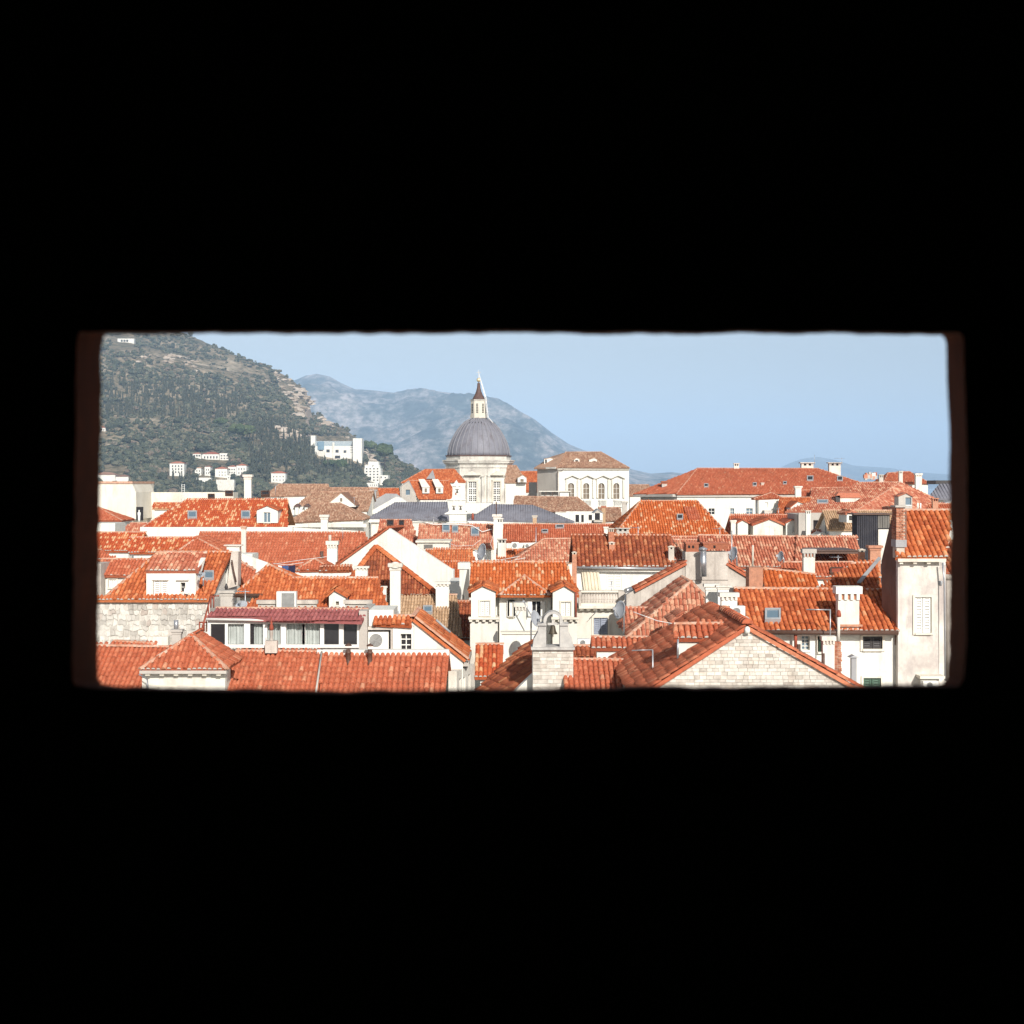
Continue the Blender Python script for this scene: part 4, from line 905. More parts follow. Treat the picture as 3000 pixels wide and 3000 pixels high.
# niche with the air conditioner
T = house('white wall block with a grey stone niche between veranda and gabled house', p1('F', 720, 1240), 50.2, 'niche_wall', 'wall')
fr = frame(at(p1('F', 580, 1045), 50.3)); o = fr[0]; lx = lambda x: (at(p1('F', x, 1045), 50.3) - o).x; lz = lambda y: (at(p1('F', 580, y), 50.3) - o).z
T.part(MB().plate(fr, [(0, lz(1290)), (lx(850), lz(1290)), (lx(850), 0), (0, 0)], [[(lx(622), lz(1240)), (lx(832), lz(1240)), (lx(832), lz(1070)), (lx(622), lz(1070))]], 0, .6), 'niche_wall', 'worn_wall')
T.part(MB().box(fr, 0, lx(850), .6, .9, GZ - o.z, 0), 'back_wall', 'white_wall')
T.part(MB().box(fr, lx(640), lx(850), .3, 2.2, 0.0, lz(905)), 'upper_wall', 'white_wall')
aircon('big white air conditioner with a round fan in the stone niche', p1('F', 628, 1085), p1('F', 815, 1232), 50.45)

# white gabled house with four-pane window
T = house('white gabled house with a four-pane window and a steep tiled side roof', p1('F', 1020, 1250), 50.6)
T.gable(p1('F', 1025, 985), p1('F', 985, 1010), p1('F', 1452, 1322), 50.6, 3.4, 0, 'tile_orange', 'white_wall', p=.21, e=.33, tiles='R')
T.roof(px('F', 682, 1018, 1015, 1030, 1005, 955, 690, 948), 50.2, t=.45, m='tile_orange', p=.23, body=False, back=False)
T.facade(p1('F', 852, 1040), p1('F', 1030, 1290), 50.28, 0, 'white_wall', [(p1('F', 918, 1104), p1('F', 1010, 1250), 'bare trim grid2x3')], z0=GZ)
fr = frame(at(p1('F', 1465, 1330), 50.75), 90); o, ex, ey, ez = fr
T.part(MB().box(fr, -.1, 3.4, -.16, .1, -.2, -.04), 'eave_cornice', 'grey_wall')
q = lambda x, y: ((hit(p1('F', x, y), o, ey) - o).dot(ex), (hit(p1('F', x, y), o, ey) - o).dot(ez))
wins = [(p1('F', 1420, 1490), p1('F', 1440, 1640), 'bare'), (p1('F', 1455, 1478), p1('F', 1475, 1640), 'bare'), (p1('F', 1498, 1455), p1('F', 1518, 1640), 'bare')]
T.facade(p1('F', 1400, 1425), p1('F', 1555, 1700), 50.0, 75, 'cream_wall', wins, z0=GZ)
P = [at(p1('F', x, y), 52.2) for x, y in ((1222, 1022), (1345, 1130))]
T.part(MB().tube([P[0] + Vector((0, 0, .16)), P[1] + Vector((0, 0, .16))], .045, 6), 'roof_pipe', 'grey_paint')
# tan roof
T = house('pale tan tiled roof with two grey roof windows behind the white gable', p1('F', 1100, 1110), 64)
T.roof(px('F', 780, 1120, 1450, 1120, 1400, 772, 800, 765), 64, m='tile_tan', p=.185, e=.33)
T.skylight(p1('F', 800, 880), p1('F', 905, 960)); T.skylight(p1('F', 1112, 884), p1('F', 1192, 942))
T = house('strip of tiled roof, its shade painted as dark tiles, squeezed beside the dormer house', p1('F', 1440, 1140), 63)
T.roof(px('F', 1445, 1140, 1560, 1140, 1520, 828, 1400, 828), 66, m='tile_dark', p=.2)  # shade of the dormer house put into the dark tile colour
# low spotted roof next to bell wall
T = house('small spotted orange roof at the foot of the dormer house', p1('F', 1650, 1470), 52)
T.roof(px('F', 1552, 1475, 1790, 1475, 1800, 1195, 1560, 1195), 52, m='tile_spot', p=.22)
# brown weathered roof left of the belfry
T = house('steep brown weathered roof sloping up behind the little belfry', p1('F', 1700, 1600), 46)
poly = px('F', 1560, 1600, 1880, 1640, 2010, 1520, 2100, 1140, 1932, 1230)
P0 = at(poly[0], 47); n = Vector((-.62, -.20, 1)).normalized(); Q = [hit(q, P0, n) for q in poly]; dn = Vector((n.x, n.y, 0)); dn -= n * dn.dot(n)
T.slope(Q, dn, n, 'tile_dark', .22, .36); T.body(Q, 'cream_wall', .2)

# the belfry wall with its bell
T = Thing('belfry', 'weathered stone bell-gable with a round arch and a single bronze bell', 'belfry', at(p1('G', 410, 1560), 43.6) - Vector((0, 0, 12)))
fr = frame(at(p1('G', 235, 1560), 43.6)); o, ex, ey, ez = fr; c2 = lambda x, y: ((at(p1('G', x, y), 43.6) - o).x, (at(p1('G', x, y), 43.6) - o).z)
arc = lambda cx, cy, r, a0, a1, n: [c2(cx + r * math.cos(R(a0 + (a1 - a0) * k / n)), cy - r * math.sin(R(a0 + (a1 - a0) * k / n))) for k in range(n + 1)]
outer = [c2(235, 1220), c2(585, 1220), c2(575, 1150), c2(545, 1090), c2(540, 1045), c2(530, 1020), c2(492, 1010)] + arc(412, 995, 84, 0, 180, 14) + [c2(330, 1010), c2(292, 1020), c2(285, 1045), c2(280, 1090), c2(245, 1150)]
hole = [c2(352, 1215), c2(468, 1215), c2(468, 1000)] + arc(412, 990, 56, 0, 180, 12) + [c2(352, 1000)]
T.part(MB().plate(fr, outer, [hole], 0, .55), 'arch', 'weathered_stone')
T.part(MB().box(fr, *[c2(222, 0)[0], c2(596, 0)[0]], -.12, .68, c2(0, 1238)[1], c2(0, 1216)[1]), 'string_course', 'weathered_stone')
T.part(MB().box(fr, c2(236, 0)[0], c2(584, 0)[0], .03, 1.5, GZ - o.z, c2(0, 1238)[1]), 'core_wall', 'pale_joint')
for x in (316, 505): T.part(MB().box(fr, c2(x - 38, 0)[0], c2(x + 38, 0)[0], -.06, .6, c2(0, 1032)[1], c2(0, 1016)[1]), 'impost', 'weathered_stone')
zt, zb = c2(0, 1240)[1], c2(0, 1580)[1]; xl, xr = c2(236, 0)[0], c2(584, 0)[0]
row = 0; z = zt
while z > zb:
    h = random.uniform(.085, .125); x = xl
    while x < xr - .05:
        w = min(random.uniform(.15, .29), xr - x); w = xr - x if xr - x - w < .08 else w
        T.part(MB().box(fr, x + .004, x + w - .004, .016 - random.random() * .016, .05, z - h + .004, z - .004), 'stone_block', 'block_stone'); x += w
    z -= h
Pb = at(p1('G', 412, 1108), 43.6) + Vector((0, .27, 0)); s = 43.6 / F / 2.927
T.part(MB().lathe(Pb, [(38 * s, -4 * s), (36 * s, 4 * s), (27 * s, 20 * s), (22 * s, 46 * s), (18 * s, 64 * s), (8 * s, 74 * s), (3 * s, 78 * s)], 18), 'bell', 'bronze')
T.part(MB().tube([Pb + Vector((0, 0, 30 * s)), Pb + Vector((0, 0, -30 * s))], 3.5 * s), 'clapper', 'bronze')
T.part(MB().box(frame(Pb + Vector((0, -.08, 0))), -46 * s, 46 * s, 0, .16, 74 * s, 92 * s).box(frame(Pb + Vector((0, -.07, 0))), -11 * s, 11 * s, 0, .14, 92 * s, 116 * s), 'headstock', 'weathered_stone')
fr = frame(at(p1('G', 75, 1560), 43.2))
T2 = house('low white stone wall running down beside the belfry foot', p1('G', 160, 1560), 45, 'stone_wall', 'wall')
poly = [at(p1('G', x, y), 44.2) for x, y in ((60, 1620), (520, 1620), (520, 1350), (236, 1450), (130, 1550))]
T2.part(MB().prism(poly, Vector((0, .5, 0))), 'wall', 'limestone')

# ---- dormer house (amber spotted roof, three bays)
T = house('dormer house with an amber spotted roof and two gabled dormers with white shutters', p1('G', 100, 770), 60)
T.roof(px('F', 1500, 772, 2450, 772, 2335, 492, 1528, 492), 60.2, m='tile_amber', p=.195, e=.33, inset=.7)
T.facade(p1('F', 1765, 772), p1('G', 392, 1000), 60.4, 0, 'white_wall', [(p1('F', 1852, 825), p1('F', 1884, 950), 'leaf'), (p1('G', 36, 825), p1('G', 72, 955), 'leaf'), (p1('G', 230, 825), p1('G', 305, 952), 'leaf grid2x1')], z0=GZ)
T.hipfront(p1('F', 1768, 772), p1('G', 385, 772), p1('G', 165, 612), 59.9, .8, .5, 'tile_amber', p=.195, e=.33, body=False)
T.dormer(p1('F', 1622, 682), p1('F', 1502, 748), p1('F', 1752, 738), 1818, 58.9, 2.4, 'tile_orange', 'white_wall', (p1('F', 1600, 820), p1('F', 1682, 940), 'shut'))
T.dormer(p1('G', 510, 682), p1('G', 388, 742), p1('G', 622, 750), 1818, 58.9, 2.4, 'tile_orange', 'white_wall', (p1('G', 478, 830), p1('G', 560, 950), 'shut'))
for z, a, b in (('F', 1500, 1762), ('G', 396, 632)):
    fr = frame(at(p1(z, a, 962), 58.7)); x1 = (at(p1(z, b, 962), 58.7) - fr[0]).x; o = fr[0]
    T.part(MB().box(fr, 0, x1, 0, .4, -.09, 0), 'cornice', 'pale_stone')
    for k in range(5): x = .03 + k * (x1 - .16) / 4; T.part(MB().box(fr, x, x + .12, .05, .35, -.18, -.09), 'corbel', 'pale_stone')
    T.part(MB().box(fr, .06, x1 - .06, .22, 2.4, GZ - o.z, -.09), 'pier_wall', 'cream_wall')
T.part(MB().tube([at(p1('G', 608, 745), 58.75), at(p1('G', 606, 968), 58.75)], .04), 'downpipe', 'rust_red')
T.part(MB().tube([at(p1('G', 162, 775), 60.2), at(p1('G', 158, 840), 60.2), at(p1('G', 190, 862), 60.2), at(p1('G', 192, 960), 60.2)], .035), 'downpipe', 'grey_paint')
T.part(MB().tube([at(p1('F', 1765, 776), 60.0), at(p1('G', 386, 776), 60.0)], .06), 'gutter', 'brown_metal')
T2 = house('white rendered chimney stack standing before the dormer house', p1('G', 130, 1000), 56, 'chimney_stack', 'chimney')
T2.chimney(p1('G', 75, 838), p1('G', 192, 1100), 56, 'white_wall', 'corbel', extra=6)
T3 = house('low white rooftop wall below the dormer house', p1('G', 130, 1110), 53, 'rooftop_wall', 'wall')
fr = frame(at(p1('G', -30, 1105), 54.5)); x1 = (at(p1('G', 300, 1105), 54.5) - fr[0]).x
T3.part(MB().box(fr, 0, x1, 0, .5, GZ - fr[0].z, 0), 'wall', 'white_wall'); T3.part(MB().box(fr, -.05, x1 + .05, -.06, .56, 0, .07), 'coping', 'pale_stone')
dish('pale blue-grey satellite dish beside the belfry arch', p1('G', 246, 975), 52, .30, (.80, -.5, .25), .8)
antenna('rake-like aerial above the white chimney stack', p1('G', 150, 812), p1('G', 235, 900), 55, .35)

# ---- white wall under the long dark roof, with balustraded terrace
T = house('long ribbed dark-red roof over a white wall with a cream blind', p1('G', 1000, 525), 70)
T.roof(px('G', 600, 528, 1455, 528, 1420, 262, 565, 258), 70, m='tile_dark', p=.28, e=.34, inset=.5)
PLr = T.plane
T.facade(p1('G', 612, 545), p1('G', 1395, 760), 70.25, 0, 'white_wall', [(p1('G', 868, 588), p1('G', 998, 720), 'bare shut')], z0=GZ)
T.part(MB().tube([at(p1('G', 610, 535), 69.8), at(p1('G', 1400, 545), 69.8)], .06), 'gutter', 'zinc')
fr = frame(at(p1('G', 655, 568), 70.1)); x1 = (at(p1('G', 805, 568), 70.1) - fr[0]).x; z1 = (at(p1('G', 655, 740), 70.1) - fr[0]).z
mb = MB(); n = 16; vs = []
for i in range(n + 1): vs += [fr[0] + Vector((x1 * i / n + .12, .03 * math.sin(i * 2.1), z1)), fr[0] + Vector((x1 * i / n, .03 * math.sin(i * 2.1), 0))]
mb.add(vs, [(2 * i, 2 * i + 2, 2 * i + 3, 2 * i + 1) for i in range(n)]); T.part(mb, 'blind', 'blind_cream')
T.plane = PLr; T.chimney(p1('G', 886, 312), p1('G', 945, 398), None, 'brick', 'peak', 'mortar', extra=.5); T.chimney(p1('G', 882, 198), p1('G', 938, 335), None, 'brick', 'vent', 'mortar', extra=.8)
T.chimney(p1('G', 945, 195), p1('G', 1075, 290), 74, 'grey_wall', 'vent', extra=1.5, deep=.5); T.chimney(p1('G', 1396, 345), p1('G', 1456, 490), None, 'worn_wall', 'peak', 'mortar', extra=.6)
T.chimney(p1('G', 570, 395), p1('G', 618, 560), 69.5, 'brick', 'peak', 'mortar', extra=3); T.chimney(p1('G', 845, 185), p1('G', 885, 270), 75, 'white_wall', 'plain', extra=1)
T = house('stone terrace house with a white balustrade and half-shaded blue-grey shutters', p1('G', 800, 1120), 61, 'terrace_house')
fr = frame(at(p1('G', 630, 858), 61)); o = fr[0]; lx = lambda x: (at(p1('G', x, 858), 61) - o).x; lz = lambda y: (at(p1('G', 630, y), 61) - o).z
T.facade(p1('G', 560, 880), p1('G', 1020, 1140), 61.2, 0, 'cream_wall', [(p1('G', 758, 965), p1('G', 880, 1108), 'shut blue')], z0=GZ)
T.part(MB().box(frame(o), lx(560), lx(1040), .55, 9, GZ - o.z, -.05), 'wall', 'cream_wall')
T.part(MB().box(fr, lx(632), lx(985), -.15, 9, lz(885), lz(862)), 'terrace_slab', 'pale_stone')
for k in range(6): x = lx(640 + k * 58); T.part(MB().box(fr, x, x + .16, -.05, .3, lz(900), lz(885)), 'corbel', 'pale_stone')
T.part(MB().box(fr, lx(636), lx(1030), -.06, .22, lz(748), lz(735)), 'handrail', 'pale_stone'); T.part(MB().box(fr, lx(636), lx(1030), -.05, .22, lz(862), lz(840)), 'plinth', 'pale_stone')
bal = MB().lathe(Vector(), [(.09, 0), (.09, .06), (.05, .1), (.095, .42), (.10, .55), (.05, 1.0), (.045, 1.15), (.085, 1.22), (.085, 1.3)], 8); hb = lz(748) - lz(840)
bm_ = bal.build('baluster', 'worn_wall'); col.objects.unlink(bm_); me_b = bm_.data; bpy.data.objects.remove(bm_)  # darker wall colour gives the white balusters their shading
for k in range(13):
    b = bpy.data.objects.new('baluster', me_b); col.objects.link(b); b.parent = T.root; b.location = o + Vector((lx(668 + k * 24), .08, lz(840))) - T.loc; b.scale = (1, 1, hb / 1.3)
T.part(MB().box(fr, lx(970), lx(1032), -.08, .3, lz(862), lz(735)).box(fr, lx(630), lx(652), -.08, .3, lz(862), lz(735)), 'end_post', 'worn_wall')
T.part(MB().tube([at(p1('G', 912, 650), 61.5), at(p1('G', 912, 820), 61.5)], .02).tube([at(p1('G', 720, 975), 60.9), at(p1('G', 890, 800), 61.2)], .012), 'clothes_pole', 'zinc')
aircon('small grey air conditioner behind the tiled lean-to', p1('G', 620, 1150), p1('G', 728, 1208), 50.5)
T = Thing('metal_flue', 'pair of round metal ducts at the end of the balustrade', 'flue', at(p1('G', 1050, 870), 60))
T.part(MB().tube([at(p1('G', 1048, 1130), 60), at(p1('G', 1048, 770), 60)], .105, 14), 'duct', 'steel'); T.part(MB().tube([at(p1('G', 1110, 1130), 60.3), at(p1('G', 1110, 745), 60.3)], .10, 14), 'duct', 'dark_frame')
T.part(MB().lathe(at(p1('G', 1110, 748), 60.3), [(.11, -.05), (.16, 0), (.05, .08), (.02, .1)], 14), 'cowl', 'zinc'); T.part(MB().tube([at(p1('G', 1035, 735), 60), at(p1('G', 1090, 715), 60.4)], .10, 14), 'elbow', 'steel')

# ---- stained plaster gable with metal flue
T = house('stained grey-cream plaster gable with brick-topped chimney block and steel flue', p1('G', 1500, 800), 58)
fr = frame(at(p1('G', 1560, 490), 58)); o = fr[0]; c2 = lambda z, x, y: ((at(p1(z, x, y), 58) - o).x, (at(p1(z, x, y), 58) - o).z)
zl = GZ - o.z
T.part(MB().plate(fr, [(c2('G', 1040, 0)[0], zl), (c2('H', 330, 0)[0], zl), c2('H', 330, 660), c2('H', 200, 570), c2('H', 30, 470), c2('G', 1905, 430), c2('G', 1545, 490), c2('G', 1130, 715), c2('G', 1040, 770)], [], 0, .45), 'gable_wall', 'worn_wall')
q = [at(p1('G', 1105, 722), 58) - Vector((0, .15, 0)), at(p1('G', 1545, 486), 58) - Vector((0, .15, 0))]; q += [q[1] + Vector((0, .9, 0)), q[0] + Vector((0, .9, 0))]
nn = (q[1] - q[0]).cross(Vector((0, 1, 0))).normalized(); nn = nn if nn.z > 0 else -nn; dn = Vector((nn.x, nn.y, 0)); dn -= nn * dn.dot(nn)
T.slope(q, dn, nn, 'tile_red', .22, .34)
q = [at(p1('H', 28, 448), 58) - Vector((0, .1, 0)), at(p1('H', 192, 548), 58) - Vector((0, .1, 0))]; q += [q[1] + Vector((0, .9, 0)), q[0] + Vector((0, .9, 0))]
nn = (q[1] - q[0]).cross(Vector((0, 1, 0))).normalized(); nn = nn if nn.z > 0 else -nn; dn = Vector((nn.x, nn.y, 0)); dn -= nn * dn.dot(nn)
T.slope(q, dn, nn, 'tile_red', .22, .34)
T.part(MB().box(fr, c2('G', 1130, 0)[0], c2('H', 200, 0)[0], .45, 3, zl, c2('G', 0, 760)[1]), 'wall', 'worn_wall')
b = T.part(MB().box(fr, c2('G', 1545, 0)[0], c2('G', 1912, 0)[0], -.05, 1.0, c2('G', 0, 640)[1], c2('G', 0, 400)[1]), 'chimney', 'worn_wall')
T.part(MB().box(fr, c2('G', 1552, 0)[0], c2('G', 1660, 0)[0], 0, .9, c2('G', 0, 400)[1], c2('G', 0, 330)[1]).box(fr, c2('G', 1700, 0)[0], c2('G', 1912, 0)[0], 0, .9, c2('G', 0, 378)[1], c2('G', 0, 330)[1]), 'brick_top', 'brick', b)
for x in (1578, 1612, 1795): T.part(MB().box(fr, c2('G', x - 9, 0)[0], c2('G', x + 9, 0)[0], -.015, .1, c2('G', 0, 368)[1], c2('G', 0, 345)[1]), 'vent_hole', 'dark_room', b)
T.part(MB().box(fr, c2('G', 1546, 0)[0], c2('G', 1668, 0)[0], -.03, .95, c2('G', 0, 330)[1], c2('G', 0, 320)[1]).box(fr, c2('G', 1694, 0)[0], c2('G', 1916, 0)[0], -.03, .95, c2('G', 0, 330)[1], c2('G', 0, 322)[1]), 'chimney_cap', 'tile_rose', b)
f = T.part(MB().tube([at(p1('G', 1702, 612), 57.5), at(p1('G', 1698, 385), 57.5)], .125, 14), 'flue_pipe', 'steel'); P = at(p1('G', 1697, 382), 57.5)
T.part(MB().lathe(P, [(.14, 0), (.19, .02), (.17, .05), (.03, .12)], 14), 'flue_cowl', 'zinc', f)

# ---- rose roof with hip in front of it
T = house('rose-red hipped roof with pale hip tiles below the stained gable', p1('G', 1400, 1130), 51)
T.hipfront(p1('G', 1052, 1132), p1('G', 2060, 1132), p1('G', 1592, 662), 51, 3, .95, 'tile_rose', 'cream_wall', p=.225, e=.34)
T = house('low rose-tiled lean-to over a white wall beside the satellite dish', p1('G', 1120, 1020), 53)
T.roof(px('G', 1005, 1020, 1260, 1024, 1280, 888, 1040, 882), 53, m='tile_rose', p=.22, back=False)
dish('large satellite dish on a pole by the shaded shutters', p1('G', 996, 900), 52, .33, (-.82, -.5, .22), 1.1)
T = house('small white dormer peak behind the rose hipped roof', p1('G', 1520, 1010), 49)
T.dormer(p1('G', 1525, 935), p1('G', 1415, 1010), p1('G', 1590, 985), 1850, 48.5, 1.5, 'tile_rose', 'white_wall')

# ---- the big stone gable in the near right corner
T = house('near house with a squared-stone gable and long red roof slope', p1('H', 180, 1000), 38, 'stone_gable_house')
AP, Y0 = p1('H', 180, 972), 38.0
fr = frame(at(AP, Y0)); o, ex, ey, ez = fr; c2 = lambda z, x, y: ((at(p1(z, x, y), Y0) - o).x, (at(p1(z, x, y), Y0) - o).z)
gl, grr = c2('G', 1170, 1648), c2('H', 1180, 1535)
T.part(MB().plate(fr, [(gl[0], GZ - o.z), (grr[0], GZ - o.z), grr, (0, -.05), gl], [], 0.02, .5), 'gable_wall', 'pale_joint')
z = -.1; cnt = 0
while z > c2('H', 0, 1480)[1]:
    h = random.uniform(.075, .105); zc = z - h / 2
    xL = gl[0] * (zc / gl[1]) if zc > gl[1] else gl[0]; xR = grr[0] * (zc / grr[1]); x = xL + .06
    while x < xR - .1:
        w = random.uniform(.11, .25)
        if x + w > xR - .06: w = xR - .06 - x
        if w > .04:
            T.part(MB().box(fr, x + .004, x + w - .004, .008 - random.random() * .016, .06, z - h + .004, z - .004), 'stone_block', 'block_stone'); cnt += 1
        x += w
    z -= h
L3 = lambda p, y: o + ex * p[0] + ez * p[1] + ey * y
nl = Vector((gl[1], 0, -gl[0])).normalized(); nl = nl if nl.z > 0 else -nl
dl = Vector((nl.x, 0, 0)) - nl * nl.x ** 2
polyL = [hit(q, o, nl) for q in px('G', 1800, 905, 1700, 885, 1440, 1060, 920, 1330, 1040, 1560, 1090, 1660)]
QL = [L3(gl, -.1), L3((0, 0), -.1)] + polyL
T.slope([v + nl * .1 for v in QL], dl, nl, 'tile_red', .225, .34, [])
nr = Vector((-grr[1], 0, grr[0])).normalized(); nr = nr if nr.z > 0 else -nr
q = [L3((0, 0), -.1), L3(grr, -.1), L3(grr, 7), L3((0, 0), 7)]
T.slope([v + nr * .1 for v in q], Vector((nr.x, 0, 0)) - nr * nr.x ** 2, nr, 'tile_red', .225, .34, [])
ridge_caps(T, T.root, L3((0, .14), -.15), L3((0, .14), 4.2), 'tile_red', .14)
T.part(MB().prism([L3((0, -.15), .5), L3((gl[0] + .1, gl[1] - .1), .5), L3((gl[0] + .1, GZ - o.z), .5), L3((grr[0] - .1, GZ - o.z), .5), L3((grr[0] - .1, grr[1] - .1), .5)], ey * 3.4), 'wall', 'cream_wall')
T.part(MB().lathe(o + Vector((0, -.12, 0)), [(.07, -.1), (.075, 0), (.05, .06), (.01, .08)], 10), 'apex_stone', 'white_wall')
T.part(MB().prism([L3((grr[0] * .42, grr[1] * .42 + .13), .0), L3((grr[0] * .72, grr[1] * .72 + .13), .0), L3((grr[0] * .72, grr[1] * .72 + .13), .5), L3((grr[0] * .42, grr[1] * .42 + .13), .4)], Vector((0, 0, .09))), 'slate_patch', 'grey_boards')
P = at(p1('H', 590, 1160), 38.1); T.part(MB().tube([P - Vector((0, 0, .3)), P + Vector((0, 0, .22))], .05, 8), 'vent_pipe', 'brown_metal')
# white shed dormer on it
T2 = house('white shed dormer with a strip of round tiles on the stone-gabled house', p1('G', 1650, 1140), 39.2, 'shed_dormer', 'dormer')
T2.roof(px('G', 1445, 1142, 1932, 1142, 1932, 1022, 1445, 1025), 39.3, m='tile_red', p=.23, e=.33, z0=24.0, back=False, inset=.15)
T2.part(MB().tube([at(p1('G', 1482, 1150), 39.1), at(p1('G', 1480, 1330), 39.1)], .028), 'downpipe', 'zinc')
# lean-tos left of it
T = house('low red roof of close horizontal tile rows beside the belfry', p1('G', 760, 1560), 42.5)
T.roof(px('G', 505, 1620, 1010, 1620, 1005, 1335, 515, 1325), 42.7, t=.42, m='tile_red', p=.22, e=.30)
T = house('white lean-to with an overhanging row of curled tiles behind the close-rowed roof', p1('G', 900, 1230), 47)
T.roof(px('G', 735, 1228, 1185, 1228, 1250, 1140, 735, 1135), 47, m='tile_red', p=.24, e=.34)
T = house('old mottled roof patch between the belfry and the white lean-to', p1('G', 680, 1330), 48)
T.roof(px('G', 570, 1335, 790, 1335, 790, 1210, 580, 1210), 49, m='tile_dark', p=.22, back=False)
antenna('bent pole with a long side arm rising from the red lean-to roof', p1('G', 1265, 1240), p1('G', 1268, 1550), 40, 1.3, 0)
cable('thin horizontal rod on top of the bent pole', [at(p1('G', 1085, 1246), 40), at(p1('G', 1265, 1240), 40)], .018, 'zinc', 'rod')

# ---- long roof with the big chimney, house right of centre
T = house('long orange-red tiled roof with a big white chimney and brown gutter', p1('H', 800, 990), 46)
T.roof(px('H', 215, 992, 1365, 992, 1300, 672, 78, 658), 46, m='tile_orange', p=.232, e=.34, inset=.6)
T.facade(p1('H', 120, 1003), p1('H', 1392, 1600), 46.3, 0, 'white_wall', [(p1('H', 615, 1030), p1('H', 678, 1138), 'bare trim grid2x4 sky_glass'), (p1('H', 738, 1030), p1('H', 778, 1152), 'shut green'), (p1('H', 1092, 1030), p1('H', 1246, 1128), 'shut black'), (p1('H', 1097, 1357), p1('H', 1234, 1520), 'shut green')], z0=GZ)
T.part(MB().tube([at(p1('H', 300, 1000), 45.9), at(p1('H', 1372, 1003), 45.9)], .075, 8), 'gutter', 'brown_metal')
T.part(MB().tube([at(p1('H', 566, 1005), 46.0), at(p1('H', 566, 1120), 46.0)], .05), 'downpipe', 'rust_red')
T.skylight(p1('H', 322, 842), p1('H', 446, 930))
c = T.chimney(p1('H', 884, 640), p1('H', 1092, 990), 46.0, 'cream_wall', 'corbel', 'white_wall', deep=.6, extra=.2)
fr = frame(at(p1('H', 908, 940), 45.97)); T.part(MB().box(fr, .0, .74, 0, .2, -.06, 0), 'brick_band', 'brick', c)
T.part(MB().tube([at(p1('H', 902, 1075), 45.8), at(p1('H', 905, 870), 45.8)], .05, 10), 'flue_pipe', 'cream_wall'); T.part(MB().lathe(at(p1('H', 906, 872), 45.8), [(.07, -.02), (.075, .05), (.05, .16), (.01, .2)], 10), 'flue_cowl', 'rust_red')
antenna('thin aerial with one long level arm in front of the big chimney', p1('H', 838, 818), p1('H', 838, 1030), 45.4, 1.9, 0)
cable('level aerial arm before the orange roof', [at(p1('H', 650, 820), 45.4), at(p1('H', 838, 822), 45.4)], .022, 'zinc', 'rod')
T = house('white chimney with brick neck standing on the stone gable roof', p1('H', 830, 1300), 40, 'chimney_stack', 'chimney')
T.chimney(p1('H', 772, 1032), p1('H', 886, 1310), 39.6, 'white_wall', 'corbel', extra=.9, deep=.7)
T.part(MB().tube([at(p1('H', 782, 1165), 39.4), at(p1('H', 782, 1310), 39.4)], .045), 'pipe', 'brown_metal')
fr = frame(at(p1('H', 868, 1075), 40.6)); w = (at(p1('H', 932, 1075), 40.6) - fr[0]).x; z = 0
while z > -.9:
    T.part(MB().box(fr, 0 + random.uniform(0, .02), w * .5 - .006, random.uniform(0, .02), .3, z - .05, z - .008), 'brick', 'brick'); T.part(MB().box(fr, w * .5 + .006, w - random.uniform(0, .03), random.uniform(0, .03), .3, z - .05, z - .008), 'brick', 'brick'); z -= .055
T.part(MB().box(fr, .03, w - .04, .035, .28, -1.3, -.02), 'brick_core', 'mortar')
T = Thing('vent_pipe', 'square grey vent with a small pitched cap against the white wall', 'vent', at(p1('H', 1026, 1390), 44))
fr = frame(at(p1('H', 1005, 1200), 44)); w = (at(p1('H', 1046, 1200), 44) - fr[0]).x
T.part(MB().box(fr, 0, w, 0, w, -9, 0), 'shaft', 'lead_pale'); T.part(MB().prism([fr[0] + Vector((-.07, -.05, .01)), fr[0] + Vector((w + .07, -.05, .01)), fr[0] + Vector((w / 2, -.05, .08))], Vector((0, w + .2, 0))), 'cap', 'zinc')
# rooftop clutter left of it
T = house('white chimney cluster with metal box behind the stone gable peak', p1('H', 60, 880), 45, 'chimney_stack', 'chimney')
T.chimney(p1('H', -30, 690), p1('H', 125, 885), 44.5, 'white_wall', 'corbel', extra=1.5, deep=.6); T.chimney(p1('G', 1712, 675), p1('G', 1835, 850), 47.5, 'white_wall', 'plain', extra=1.5, deep=.6); T.chimney(p1('G', 1815, 688), p1('G', 1932, 800), 46.8, 'white_wall', 'plain', extra=1.2, deep=.6)
aircon('air conditioner with a dark grille beside the white chimneys', p1('H', 50, 795), p1('H', 170, 880), 44.2)
cable('coil of grey hose lying on the red ridge', [at(p1('H', 100 + 95 * (1 - math.cos(a)) * .62, 960 - 80 * math.sin(a)), 41.5 + .1 * a) for a in [k * math.pi / 10 for k in range(11)]], .05, 'worn_wall', 'hose')

# ---- plastered tower house at the right edge
T = house('tall plastered tower house with stained walls and a closed pale shutter', p1('H', 1550, 1440), 45.8, 'tower_house')
T.roof(px('H', 1352, 408, 1752, 408, 1800, 45, 1400, 45), 45.8, t=.62, back=False, m='tile_orange', p=.238, e=.34, inset=.5, wall='tower_wall_plaster', anchor=0)
PL = T.plane
T.facade(p1('H', 1370, 440), p1('H', 1694, 1600), 46.0, 0, 'tower_wall_plaster', [(p1('H', 1502, 722), p1('H', 1632, 1002), 'shut')], z0=GZ)
fr = frame(at(p1('H', 1372, 408), 45.75)); x1 = (at(p1('H', 1750, 408), 45.75) - fr[0]).x; o = fr[0]
T.part(MB().box(fr, 0, x1, 0, .3, -.15, -.05), 'eave_cornice', 'pale_stone')
for k in range(4): x = .06 + k * .43; T.part(MB().box(fr, x, x + .11, .05, .28, -.22, -.15), 'eave_bracket', 'pale_stone') if x < x1 - .3 else None
